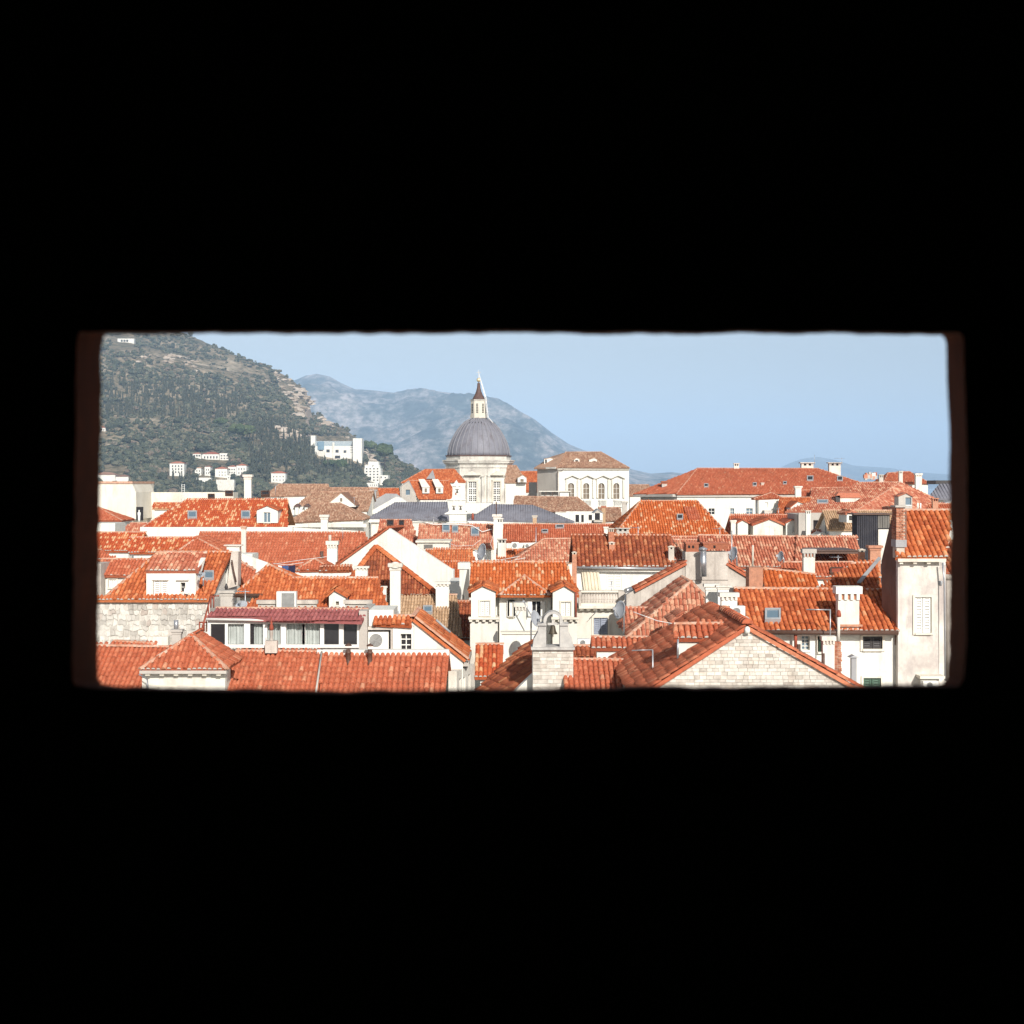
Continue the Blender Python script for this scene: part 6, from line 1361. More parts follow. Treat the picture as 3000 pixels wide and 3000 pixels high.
T.roof(px('H', 815, 192, 1345, 192, 1320, 45, 778, 42), 92, m='tile_tan', p=.20)
T.dormer(p1('H', 1005, 48), p1('H', 955, 72), p1('H', 1052, 74), 1531, 90, 2.2, 'tile_rose', 'white_wall', (p1('H', 985, 82), p1('H', 1038, 120), 'bare'))
T = house('grey-walled house with a white chimney in front of the brown hipped roof', p1('H', 690, 190), 96)
fr = frame(at(p1('H', 590, 60), 97)); x1 = (at(p1('H', 800, 60), 97) - fr[0]).x
T.facade(p1('H', 590, 60), p1('H', 815, 260), 97, 0, 'grey_wall', [(p1('H', 705, 118), p1('H', 748, 195), 'bare trim')], z0=GZ)
T.part(MB().box(fr, 0, x1, .5, 4, GZ - fr[0].z, -.1), 'wall', 'grey_wall')
T.chimney(p1('H', 645, 42), p1('H', 690, 190), 95, 'white_wall', 'vent', extra=3)
T = house('deep red roof carrying three white dormers', p1('H', 350, 240), 100)
T.roof(px('H', 30, 245, 735, 245, 640, 78, 45, 80), 100, m='tile_red', p=.215)
T.dormer(p1('H', 150, 112), p1('H', 98, 140), p1('H', 204, 142), 1570, 98.6, 3.5, 'tile_red', 'white_wall', None, tiles=False)
T.dormer(p1('H', 360, 106), p1('H', 220, 158), p1('H', 478, 156), 1570, 98.6, 4.0, 'tile_red', 'cream_wall', (p1('H', 325, 170), p1('H', 400, 238), 'bare shut'), tiles=True)
T.dormer(p1('H', 540, 110), p1('H', 478, 142), p1('H', 592, 140), 1570, 98.6, 3.5, 'tile_red', 'white_wall', (p1('H', 540, 165), p1('H', 562, 210), 'bare shut'), tiles=False)
T.chimney(p1('H', 55, 118), p1('H', 100, 235), 97.5, 'white_wall', 'plain', extra=2)
T.roof(px('H', 680, 246, 990, 246, 960, 195, 700, 198), 95, t=.4, m='tile_red', p=.21, back=False)
T = Thing('roof_pediment', 'low white tympanum on the red strip of roof', 'pediment', at(p1('H', 780, 240), 93))
T.part(MB().prism([at(p1('H', x, y), 93) for x, y in ((720, 246), (840, 246), (780, 212))], Vector((0, 2, 0))), 'gable_wall', 'cream_wall')

# ================================================================== FAR MIDDLE (100 - 200 m)
T = house('big spotted orange hipped roof with a tall white chimney and a small dormer', p1('E', 1100, 185), 108, 'large_house')
T.roof(px('E', 520, 188, 1765, 186, 1765, -46, 900, -46), 108, m='tile_spot', p=.225, e=.38, hips='L', inset=.6)
PL = T.plane
for a, b, c, d in ((908, 62, 988, 122), (1366, 62, 1444, 122)): T.skylight(p1('E', a, b), p1('E', c, d))
for a, b, c, d in ((1080, 1498, 1140, 1532), (1228, 1470, 1296, 1500), (1536, 1472, 1612, 1508)): T.skylight(p1('A', a, b), p1('A', c, d), 'window_glass', 'brown_metal')
T.facade(p1('E', 500, 190), p1('E', 1805, 300), 108.1, 0, 'white_wall', (), z0=GZ)
fr = frame(at(p1('E', 498, 188), 107.9)); T.part(MB().box(fr, 0, (at(p1('E', 1806, 188), 107.9) - fr[0]).x, 0, .5, -.8, 0), 'eave_cornice', 'white_wall')
T.chimney(p1('A', 1382, 1318), p1('A', 1456, 1495), 112.5, 'white_wall', 'plain', extra=1.5)
T.dormer(p1('E', 1590, 0), p1('E', 1488, 42), p1('E', 1690, 42), 1532, 108.3, 4.0, 'tile_spot', 'white_wall', (p1('E', 1558, 62), p1('E', 1616, 148), 'bare grid2x1 sky_glass'), tiles=False)
T = house('white house with a red roof edge behind the spotted hipped roof', p1('A', 700, 1610), 135)
T.roof(px('A', 600, 1612, 900, 1612, 900, 1560, 615, 1560), 135, m='tile_spot', p=.23)
T = house('red hipped roof on a white wall by the fort corner', p1('E', 250, 130), 130)
T.roof(px('E', -60, 132, 342, 132, 145, 20, -60, 20), 130, m='tile_red', p=.23, hips='R')
T = house('pink-red lean-to roof below the fort corner', p1('E', 430, 235), 118)
T.roof(px('E', 285, 240, 560, 240, 560, 152, 420, 155), 118, m='tile_rose', p=.22)
T = house('white stub wall with a rounded top by the pink lean-to', p1('E', 210, 230), 112, 'wall_block', 'wall')
T.part(MB().box(frame(at(p1('E', 60, 155), 112)), 0, 2, 0, 3, -12, 0), 'wall', 'white_wall')

# fort walls at the far end of the town
T = Thing('fort_tower', 'plain pale stone fort block with a sloping corner at the end of the roofs', 'fort', at(p1('A', 300, 1639), 235) - Vector((0, 0, 14)))
fr = frame(at(p1('A', 60, 1395), 235)); lx = lambda x: (at(p1('A', x, 1395), 235) - fr[0]).x
T.part(MB().box(fr, 0, lx(432), 0, 14, GZ - fr[0].z, 0), 'wall', 'pale_stone'); T.part(MB().box(fr, -.2, lx(436), -.2, 14.2, 0, .35), 'parapet', 'ridge_mortar')
T.part(MB().prism([at(p1('A', x, y), 235) for x, y in ((432, 1400), (462, 1470), (470, 1700), (432, 1700))], Vector((0, 12, 0))), 'batter', 'pale_stone')
T = Thing('town_wall', 'long grey-cream rampart behind the spotted roof', 'town wall', at(p1('A', 750, 1600), 245) - Vector((0, 0, 14)))
fr = frame(at(p1('A', 440, 1470), 245)); lx = lambda x: (at(p1('A', x, 1470), 245) - fr[0]).x
T.part(MB().box(fr, 0, lx(1300), 0, 4, GZ - fr[0].z, 0), 'wall', 'pale_stone')
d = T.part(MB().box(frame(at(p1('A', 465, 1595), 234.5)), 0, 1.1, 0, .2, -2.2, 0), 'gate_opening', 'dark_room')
T = Thing('ladder_mast', 'pale lattice mast standing on the rampart', 'mast', at(p1('A', 870, 1550), 228))
for x in (856, 880): T.part(MB().tube([at(p1('A', x, 1560), 228), at(p1('A', x, 1400), 228)], .04, 5), 'rail', 'cable_white')
mb = MB()
for k in range(9): mb.tube([at(p1('A', 856, 1405 + k * 17), 228), at(p1('A', 880, 1405 + k * 17), 228)], .03, 4)
T.part(mb, 'rungs', 'cable_white')
antenna('slim lamp mast on the rampart', p1('A', 1030, 1385), p1('A', 1030, 1478), 240, .5, 0)
T = Thing('person', 'person in white standing in the rampart doorway', 'person', at(p1('E', 490, 145), 205))
c = at(p1('E', 490, 145), 205); T.part(MB().lathe(c, [(.13, 0), (.17, .4), (.18, .85), (.24, 1.15), (.22, 1.35), (.07, 1.44), (.1, 1.52), (.1, 1.64), (.02, 1.72)], 10), 'figure', 'white_paint')

# brown old roofs
T = house('old brown hipped roof with patched rows of tiles before a white gable', p1('B', 200, 1430), 165)
T.roof(px('B', -60, 1438, 610, 1410, 400, 1270, 190, 1275), 165, m='tile_brown', p=.24, e=.4, hips='R', t=.42)
fr = frame(at(p1('B', -60, 1440), 165)); T.part(MB().box(fr, 0, 9, .2, .8, -.5, -.1), 'eave_cornice', 'limestone')
T.chimney(p1('B', 225, 1370), p1('B', 298, 1500), 150, 'white_wall', 'plain', extra=3)
T = house('long old brown roof broken by a bright white gable', p1('B', 250, 1330), 178)
T.roof(px('B', -40, 1345, 640, 1335, 690, 1165, 150, 1180), 178, m='tile_brown', p=.24, e=.4, t=.42)
T.dormer(p1('B', 410, 1180), p1('B', 300, 1268), p1('B', 540, 1290), 1485, 176, 9, 'tile_brown', 'white_wall', (p1('B', 398, 1228), p1('B', 418, 1256), 'bare brown_glass'), tiles=False)
T.part(MB().box(frame(at(p1('B', -20, 1302), 175)), 0, 3.1, 0, 2, -1, 0), 'low_wall', 'white_wall')
for x in (28, 110):
    P = at(p1('B', x, 1300), 174.5); T.part(MB().box(frame(P), -.2, .2, 0, 2, -1.0, 0), 'pillar', 'white_wall'); T.part(MB().prism([P + Vector((-.4, -.2, 0)), P + Vector((.4, -.2, 0)), P + Vector((0, -.2, .35))], Vector((0, 2, 0))), 'gable_hood', 'copper_brown')
T = house('far brown roof ridge with a small white box dormer', p1('B', 150, 1200), 215)
T.roof(px('B', -260, 1215, 320, 1200, 300, 1110, -130, 1108), 215, m='tile_brown', p=.26, e=.4, t=.45)
T.part(MB().box(frame(at(p1('B', 250, 1150), 219)), 0, 1.0, 0, 2, -.5, 0), 'dormer', 'white_wall')
T = house('faded pink-brown roof with a moss-grey chimney', p1('B', 480, 1190), 205)
T.roof(px('B', 290, 1230, 740, 1230, 720, 1140, 310, 1138), 205, m='tile_brown', p=.26, e=.4)
T.chimney(p1('B', 655, 1155), p1('B', 712, 1215), 200, 'lead_pale', 'plain', extra=3)
T = house('bright orange roof strip below the stepped apartments', p1('B', 800, 1190), 212)
T.roof(px('B', 700, 1235, 910, 1235, 905, 1142, 712, 1142), 212, m='tile_orange', p=.25, e=.4)
T = house('orange-roofed house with a grey gable and two white sloping dormers beside the dome', p1('B', 1150, 1240), 225)
T.gable(p1('B', 985, 1080), p1('B', 915, 1130), p1('B', 1078, 1255), 226, 1, 0, 'lead_pale', 'grey_wall', tiles='', caps=False)
T.roof(px('B', 1075, 1238, 1420, 1238, 1330, 1078, 985, 1080), 225, t=1.0, m='tile_orange', p=.24, e=.4)
for x in (1105, 1222):
    fr = frame(at(p1('B', x, 1135), 225.5)); w = 1.08; d = T.part(MB().box(fr, 0, w, 0, 1.5, -.92, 0), 'dormer', 'white_wall'); T.part(MB().box(fr, .35, .7, -.04, .1, -.75, -.15), 'pane', 'brown_glass', d)
    T.part(MB().prism([fr[0] + Vector((-.1, -.1, 0)), fr[0] + Vector((w + .1, -.1, 0)), fr[0] + Vector((w * .2, 1.5, 1.2)), fr[0] + Vector((-.7, 1.5, 1.2))], Vector((0, 0, .08))), 'dormer_roof', 'limestone', d)
T.facade(p1('B', 925, 1085), p1('B', 1075, 1290), 225.8, 0, 'grey_wall', [(p1('B', 962, 1155), p1('B', 998, 1200), 'bare trim sky_glass')], z0=GZ, poly=px('B', 925, 1500, 1075, 1500, 1075, 1245, 985, 1085, 925, 1125))
T = house('orange hipped roof rising behind the grey gable beside the dome', p1('B', 1150, 1080), 245)
T.roof(px('B', 920, 1095, 1480, 1090, 1380, 978, 1130, 980), 245, m='tile_orange', p=.25, e=.4, hips='L')
P0, n0 = T.plane
T.part(MB().prism([hit(q, P0, n0) + n0 * .25 for q in px('B', 1140, 1075, 1215, 1075, 1195, 1000)], n0 * .1), 'lead_valley', 'lead_pale')

# lead-roofed church with bell wall
def lead_roof(T, uv, Y, t, az=0, rolls=30, m='lead'):
    a = R(az); d = Vector((math.sin(a), -math.cos(a), 0)); n = Vector((d.x * t, d.y * t, 1)).normalized(); P0 = at(uv[0], Y); Q = [hit(q, P0, n) for q in uv]
    r = T.part(MB().prism(Q, -n * .2), 'roof', m); T.plane = (P0, n); ex = Vector((-d.y, d.x, 0)); up = (-d + Vector((0, 0, t))).normalized(); o = Q[0]
    S = [(v - o).dot(ex) for v in Q]; U = [(v - o).dot(up) for v in Q]; mb = MB(); N = len(Q)
    for k in range(1, rolls):
        s = min(S) + (max(S) - min(S)) * k / rolls; qs = []
        for i in range(N):
            b = (i + 1) % N
            if (S[i] - s) * (S[b] - s) < 0: qs.append(U[i] + (U[b] - U[i]) * (s - S[i]) / (S[b] - S[i]))
        if len(qs) >= 2: mb.tube([o + ex * s + up * min(qs) + n * .03, o + ex * s + up * max(qs) + n * .03], .035, 4)
    T.part(mb, 'lead_rolls', m, r); T.body(Q, 'cream_wall', .4)
    return Q
T = Thing('church', 'church with a blue-grey lead roof left of the bell wall', 'church', at(p1('B', 1000, 1420), 172) - Vector((0, 0, 10)))
lead_roof(T, px('B', 635, 1400, 1340, 1412, 1320, 1258, 870, 1262), 172, .42, rolls=34)
fr = frame(at(p1('B', 640, 1403), 171.9)); T.part(MB().box(fr, 0, 9.6, .1, .8, -.45, -.1), 'eave_cornice', 'white_wall')
T = Thing('church', 'church with a blue-grey lead roof right of the bell wall and below the drum', 'church', at(p1('C', 200, 1250), 172) - Vector((0, 0, 10)))
lead_roof(T, px('B', 1490, 1415, 1932, 1420, 2410, 1425, 2050, 1285, 1700, 1278), 172, .42, rolls=44)
fr = frame(at(p1('B', 1490, 1418), 171.9)); T.part(MB().box(fr, 0, 12.5, .1, .8, -.45, -.1), 'eave_cornice', 'white_wall')
P = [hit(p1('K', x, y), *T.plane) + Vector((0, -.1, .1)) for x, y in ((850, 1500), (860, 1350))]
T.part(MB().lathe(at(p1('K', 862, 1470), 170), [(.16, 0), (.15, .5), (.1, .72), (.02, .8)], 10), 'roof_hatch', 'rust_red')
antenna('thin dark lightning rod on the lead roof', p1('K', 1332, 1120), p1('K', 1330, 1310), 166, .3, 0)
T = Thing('parapet_wall', 'pale sloping parapet slab rising behind the left lead roof', 'wall', at(p1('B', 750, 1380), 185) - Vector((0, 0, 8)))
poly = [at(p1('B', x, y), 186) for x, y in ((600, 1370), (960, 1260), (960, 1230), (870, 1195), (700, 1260))]
T.part(MB().prism([at(p1('B', x, y), 184) for x, y in ((590, 1380), (640, 1380), (980, 1265), (925, 1225), (880, 1215))], Vector((0, 1.5, 0))), 'parapet', 'white_wall')
T.part(MB().prism([at(p1('B', x, y), 187) for x, y in ((560, 1320), (600, 1370), (925, 1225), (880, 1190), (790, 1188))], Vector((0, 1, 0))), 'lead_cover', 'lead_pale')
T.part(MB().box(frame(at(p1('B', 560, 1320), 190)), 0, 5, 0, 4, GZ - 40, -4), 'wall', 'white_wall')
# bell wall with three arches
T = Thing('bell_wall', 'white baroque bell wall with three arched openings and hanging bells', 'bell wall', at(p1('K', 560, 1500), 165) - Vector((0, 0, 8)))
Y0 = 165; fr = frame(at(p1('K', 390, 1480), Y0)); o = fr[0]; c2 = lambda x, y: ((at(p1('K', x, y), Y0) - o).x, (at(p1('K', x, y), Y0) - o).z)
outer = [c2(*q) for q in ((390, 1500), (735, 1500), (735, 1370), (748, 1350), (742, 1318), (715, 1300), (712, 1110), (725, 1075), (690, 1055), (640, 1040), (625, 1000), (612, 800), (622, 770), (560, 715), (532, 660), (500, 715), (445, 775), (455, 800), (450, 990), (435, 1040), (395, 1055), (335, 1080), (375, 1110), (382, 1290), (350, 1315), (300, 1335), (320, 1365), (385, 1380))]
def arch_hole(x0, x1, y0, y1, n=8):
    r = (x1 - x0) / 2; cx = (x0 + x1) / 2
    return [c2(x0, y1), c2(x1, y1)] + [c2(cx + r * math.cos(math.pi * k / n), y0 + r - r * math.sin(math.pi * k / n)) for k in range(n + 1)]
T.part(MB().plate(fr, outer, [arch_hole(440, 518, 1080, 1320), arch_hole(575, 658, 1080, 1320), arch_hole(506, 590, 790, 968)], 0, .55), 'wall', 'white_wall')
for x, y, r in ((479, 1270, 26), (616, 1270, 26), (548, 930, 26)):
    s_ = Y0 / F / 6.9; c = at(p1('K', x, y), Y0 + .27); T.part(MB().lathe(c, [(r * s_, 0), (r * .9 * s_, 8 * s_), (r * .6 * s_, 40 * s_), (r * .5 * s_, 62 * s_), (r * .1 * s_, 75 * s_)], 12), 'bell', 'bronze')
    T.part(MB().tube([c + Vector((-.22, 0, 78 * s_)), c + Vector((.22, 0, 78 * s_))], .04, 6), 'headstock', 'brown_metal')
for y, xa, xb in ((1345, 296, 750), (1066, 330, 730), (780, 440, 628)): T.part(MB().box(fr, c2(xa, 0)[0], c2(xb, 0)[0], -.12, .67, c2(0, y + 12)[1], c2(0, y - 8)[1]), 'cornice', 'white_wall')
T.part(MB().box(fr, c2(385, 0)[0], c2(738, 0)[0], .05, .5, GZ - o.z, c2(0, 1490)[1]), 'base_wall', 'white_wall')

# ---- the cathedral: octagonal drum, lead dome, lantern
Y0 = 290.0; s = Y0 / F; cx_ = 1402.5
T = Thing('cathedral', 'cathedral drum of pale stone under a grey lead dome with lantern, ball and cross', 'cathedral', at((cx_, 1480), Y0) - Vector((0, 0, 16)))
ctr = lambda v: at((cx_, v), Y0)
rot = R(-10 + 22.5 - 90)
def octa(mb, v0, v1, r0, r1=None): r1 = r1 or r0; k = 1 / math.cos(R(22.5)); return mb.lathe(ctr(v0), [(r0 * s * k, 0), (r1 * s * k, (v0 - v1) * s)], 8, rot, smooth=False)
drum = T.part(octa(octa(MB(), 1500, 1393, 90), 1394, 1361, 91), 'drum', 'drum_stone')
T.part(octa(octa(octa(MB(), 1362, 1357, 92, 97), 1357, 1352, 98), 1352, 1348, 100), 'main_cornice', 'drum_stone', drum)
T.part(octa(MB(), 1349, 1336, 89), 'attic', 'drum_stone', drum); T.part(octa(MB(), 1337.5, 1334.5, 91.5), 'dome_ring', 'copper_brown', drum)
T.part(octa(MB(), 1371, 1368.5, 93.5), 'string_course', 'drum_stone', drum); T.part(octa(MB(), 1476, 1472, 93.5), 'sill_course', 'drum_stone', drum)
for k in range(8):
    phi = R(-10 + 45 * k); n = Vector((math.sin(phi), -math.cos(phi), 0)); ex = Vector((math.cos(phi), math.sin(phi), 0)); fr = (ctr(1475) + n * (90 * s), ex, -n, Vector((0, 0, 1)))
    if n.y > .3: continue
    u = s
    for sx in (-1, 1): T.part(MB().box(fr, sx * 31 * u - 3.2 * u, sx * 31 * u + 3.2 * u, -.5, .1, 0, 80 * u).box(fr, sx * 31 * u - 4 * u, sx * 31 * u + 4 * u, -.7, .1, 78 * u, 82 * u), 'pilaster', 'drum_stone', drum)
    ped = MB().prism([fr[0] - n * 0 + n * .05 + ex * (-24 * u) + Vector((0, 0, 82 * u)), fr[0] + n * .05 + ex * (24 * u) + Vector((0, 0, 82 * u)), fr[0] + n * .05 + Vector((0, 0, 94 * u))], n * .75)
    T.part(ped, 'pediment', 'pale_stone', drum)
    w = MB().box(fr, -16 * u, -12 * u, -.35, .1, 2 * u, 68 * u).box(fr, 12 * u, 16 * u, -.35, .1, 2 * u, 68 * u).box(fr, -16 * u, 16 * u, -.36, .1, 64 * u, 69 * u).box(fr, -17 * u, 17 * u, -.5, .1, 0, 4 * u)
    win = T.part(w, 'window', 'pale_stone', drum) if n.y < .3 else None
    mb = MB(); mb.box(fr, -12 * u, 12 * u, -.10, .05, 4 * u, 64 * u); T.part(mb, 'window_frame', 'white_paint', drum)
    g = MB()
    for a in range(4):
        for b in range(9):
            x = (-9.5 + a * 5.2 + (1.6 if a > 1 else 0)) * u; z = (8 + (b // 3) * 19.5 + (b % 3) * 5.6) * u; g.box(fr, x, x + 3.4 * u, -.14, -.09, z, z + 4.0 * u)
    T.part(g, 'panes', 'window_glass', drum)
prof = [(91, 1336), (90.5, 1326), (88.5, 1314), (85, 1302), (80, 1290), (74.5, 1279), (67.5, 1267), (59.5, 1255), (50, 1244), (41, 1236), (30, 1229), (22, 1225)]
dome = T.part(MB().lathe(ctr(1336), [(r * s, (1336 - v) * s) for r, v in prof], 48), 'dome', 'lead')
for k in range(32):
    a = 2 * math.pi * k / 32; T.part(MB().tube([ctr(v) + Vector((math.cos(a), math.sin(a), 0)) * (r * s + .02) for r, v in prof], .11, 4), 'dome_rib', 'rib_lead', dome)
def oct2(mb, v0, v1, r0, r1=None): r1 = r1 or r0; return mb.lathe(ctr(v0), [(r0 * s, 0), (r1 * s, (v0 - v1) * s)], 8, rot, smooth=False)
lan = T.part(oct2(oct2(MB(), 1228, 1215, 25), 1215, 1176, 23.5), 'lantern', 'pale_stone'); T.part(oct2(MB(), 1176, 1171, 24, 26), 'lantern_cornice', 'drum_stone', lan)
for k in range(8):
    phi = R(-10 + 45 * k); n = Vector((math.sin(phi), -math.cos(phi), 0)); fr = (ctr(1212) + n * (21.8 * s), Vector((math.cos(phi), math.sin(phi), 0)), -n, Vector((0, 0, 1)))
    g = MB()
    for b in range(6):
        for a in (-1, 1): g.box(fr, (a * 1.6 - 1.1) * s, (a * 1.6 + 1.1) * s, -.08, .1, (2 + b * 4.7) * s, (4.8 + b * 4.7) * s)
    T.part(g, 'lantern_panes', 'window_glass', lan)
T.part(MB().lathe(ctr(1171), [(20.5 * s, 0), (17 * s, 5 * s), (11.5 * s, 15 * s), (7.5 * s, 25 * s), (5 * s, 36 * s), (4.4 * s, 44 * s), (4.6 * s, 47 * s), (1 * s, 51 * s)], 16), 'lantern_roof', 'copper_brown')
T.part(MB().lathe(ctr(1119.5), [(.4 * s, 0)] + [(6.2 * s * math.sin(math.pi * k / 10), (6.3 - 6.2 * math.cos(math.pi * k / 10)) * s) for k in range(1, 10)] + [(.3 * s, 12.6 * s)], 16), 'ball', 'gold')
T.part(MB().box(frame(ctr(1107)), -.06, .06, -.06, .06, 0, 23 * s).box(frame(ctr(1107)), -6 * s, 6 * s, -.07, .07, 15 * s, 16.6 * s), 'cross', 'steel')
T.part(MB().tube([ctr(1094), at((1424, 1165), Y0 - 1), at((1430.5, 1223), Y0 - 2), at((1444, 1238), Y0 - 3)], .09, 4).tube([ctr(1094), at((1420, 1160), Y0 - 1), at((1428, 1224), Y0 - 2)], .09, 4), 'stay_cables', 'cable_white')
fr = frame(at((1338, 1476), Y0 - 8)); T.part(MB().box(fr, 0, 150 * s, 0, 22, -14, 0), 'base_block', 'white_wall')
T.part(MB().prism([at(p1('K', x, y), 268) for x, y in ((540, 1130), (1250, 1130), (1250, 1180), (880, 1325), (720, 1290), (700, 1400), (540, 1400))], Vector((0, 10, 0))), 'transept_gable', 'white_wall')

# ---- behind and right of the cathedral
T = house('pale mottled hipped roof with one white dormer right of the drum', p1('K', 1750, 720), 262)
T.roof(px('K', 1500, 725, 1960, 725, 1740, 370, 1560, 370), 262, m='tile_brown', p=.26, e=.4, t=.8, hips='R')
T.dormer(p1('K', 1875, 560), p1('K', 1760, 620), p1('K', 1960, 620), 1413, 261, 5, 'tile_brown', 'white_wall', (p1('K', 1825, 645), p1('K', 1890, 700), 'bare brown_glass'), tiles=False)
T = house('orange roof end with a chimney between dome and white palace', p1('C', 210, 920), 290)
T.roof(px('C', 130, 1000, 330, 1000, 330, 822, 130, 822), 285, m='tile_orange', p=.26, e=.4)
T.part(MB().box(frame(at(p1('C', 205, 915), 275)), 0, 1.5, 0, 3, -12, 0), 'grey_end_wall', 'grey_wall')  # plain box in the grey wall colour
# white palace with arched windows
T = Thing('palace', 'white palace with four arched pedimented windows and a brown hipped roof', 'palace', at(p1('C', 700, 1120), 262) - Vector((0, 0, 10)))
keep = dict(p=.26, e=.42)
T.roof(px('C', 445, 790, 1068, 792, 820, 655, 515, 658), 262, t=.52, m='tile_brown', hips='LR', wall='white_wall', inset=1.4, **keep)
wins = [(p1('M', a, 742), p1('M', b, 1045), 'arch bare trim grid2x3 brown_glass') for a, b in ((55, 170), (343, 458), (625, 738))] + [(p1('C', 538, 922), p1('C', 592, 1060), 'arch bare trim grid2x3 brown_glass')]
T.facade(p1('C', 452, 800), p1('C', 1062, 1130), 262.6, 0, 'white_wall', wins, z0=GZ, thick=.5)
fr = frame(at(p1('C', 448, 792), 262.2)); o = fr[0]; T.part(MB().box(fr, 0, (at(p1('C', 1066, 792), 262.2) - o).x, 0, .6, -.3, -.05), 'eave_cornice', 'pale_stone')
for x in (578, 708, 840, 968):
    P = at(p1('C', x, 850), 262.5); w = (at(p1('C', x + 62, 850), 262.5) - P).x; z = (at(p1('C', x, 878), 262.5) - P).z
    T.part(MB().prism([P, P + Vector((w, 0, z)), P + Vector((w, 0, z - .18)), P + Vector((0, 0, -.2)), P + Vector((-w, 0, z - .18)), P + Vector((-w, 0, z))], Vector((0, -.4, 0))), 'pediment', 'limestone')
    for sx in (-1, 1): T.part(MB().box(frame(P), sx * w * .78 - .16, sx * w * .78 + .16, -.2, .05, z - 3.6, z - .3), 'pilaster', 'pale_stone')
    b = T.part(MB().box(frame(P), -w * .55, w * .55, -.3, .1, z - 4.1, z - 3.9).box(frame(P), -w * .55, w * .55, -.3, .1, z - 5.2, z - 5.0), 'balustrade', 'white_wall')
    for k in range(9): T.part(MB().box(frame(P), -w * .5 + w * k / 8.6, -w * .5 + w * k / 8.6 + .08, -.25, -.05, z - 5.0, z - 4.1), 'baluster', 'white_wall', b)
T.dormer(p1('C', 612, 705), p1('C', 585, 725), p1('C', 642, 715), 1361, 264, 5, 'tile_brown', 'white_wall', (p1('C', 600, 725), p1('C', 626, 758), 'bare'), tiles=False)
T.dormer(p1('C', 765, 705), p1('C', 715, 722), p1('C', 792, 720), 1360, 264, 5, 'tile_brown', 'white_wall', (p1('C', 750, 732), p1('C', 778, 760), 'bare'), tiles=False)
P = at(p1('C', 452, 795), 262.5); fl = frame(P, -52)
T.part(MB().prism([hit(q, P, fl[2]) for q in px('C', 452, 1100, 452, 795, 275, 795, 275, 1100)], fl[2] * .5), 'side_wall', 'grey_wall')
T.part(MB().prism([hit(q, P, fl[2]) - fl[2] * .5 for q in px('C', 452, 800, 452, 785, 268, 788, 268, 803)], fl[2] * .6), 'side_cornice', 'limestone')
A = at(p1('C', 447, 788), 262); B = hit(p1('C', 270, 790), P, fl[2]) - fl[2] * .6; C_ = at(p1('C', 515, 660), 266); D_ = at(p1('C', 395, 695), 275)
T.part(MB().prism([A, C_, D_, B], Vector((0, 0, -.3))), 'side_roof', 'tile_brown')
T.dormer(p1('C', 385, 705), p1('C', 330, 715), p1('C', 445, 718), 1364, 266, 2.5, 'tile_brown', 'white_wall', (p1('C', 342, 720), p1('C', 358, 770), 'bare'), tiles=False)
T.part(MB().tube([at(p1('C', 500, 805), 262.2), at(p1('C', 448, 825), 262.2), at(p1('C', 450, 985), 262.2)], .06, 6), 'downpipe', 'brown_metal')
T = house('little flat terrace canopy with dark posts before the palace', p1('C', 430, 1030), 245, 'canopy', 'canopy')
fr = frame(at(p1('C', 290, 990), 245)); T.part(MB().box(fr, 0, 5.3, 0, 3, -.15, 0), 'canopy_roof', 'cream_wall'); T.part(MB().box(fr, .4, 3.3, 1, 1.2, -1, -.15), 'back_panel', 'grey_wall')
for x in (.1, 1.1, 2.2, 3.4, 5.1): T.part(MB().box(fr, x, x + .1, .1, .3, -1.1, -.15), 'post', 'brown_metal')
T.part(MB().box(fr, 3.45, 5.15, .3, .6, -1.1, -.15), 'end_panel', 'white_wall')
T = house('long mottled brown roof in front of the palace', p1('C', 400, 1160), 208)
T.roof(px('C', 60, 1172, 770, 1165, 620, 1045, 80, 1035), 208, m='tile_brown', p=.25, e=.4, t=.42, hips='R', inset=.7)
T.facade(p1('C', 430, 1165), p1('C', 775, 1300), 208.1, 0, 'white_wall', [(p1('C', 602, 1195), p1('C', 634, 1258), 'bare leaf'), (p1('C', 652, 1195), p1('C', 674, 1258), 'bare'), (p1('C', 716, 1195), p1('C', 745, 1240), 'bare')], z0=GZ)
T = house('grey round-topped dormer with open dark shutters below the palace', p1('C', 800, 1245), 185)
T.roof(px('C', 740, 1260, 1010, 1240, 985, 1130, 800, 1135), 187, m='tile_brown', p=.24, e=.4)
T.dormer(p1('C', 795, 1145), p1('C', 755, 1185), p1('C', 845, 1185), 1530, 184, 4, 'lead_pale', 'grey_wall', (p1('C', 768, 1180), p1('C', 812, 1240), 'bare leaf'), tiles=False)
T.chimney(p1('C', 825, 1118), p1('C', 865, 1180), 186, 'tile_tan', 'plain', 'brick', extra=3)
T.chimney(p1('C', 1000, 1080), p1('C', 1050, 1160), 180, 'grey_wall', 'plain', extra=4)
T = house('brown roof with a white wall right of the palace', p1('C', 1150, 1030), 268)
T.roof(px('C', 1060, 1035, 1320, 1035, 1235, 938, 1060, 936), 268, m='tile_brown', p=.26, e=.4)

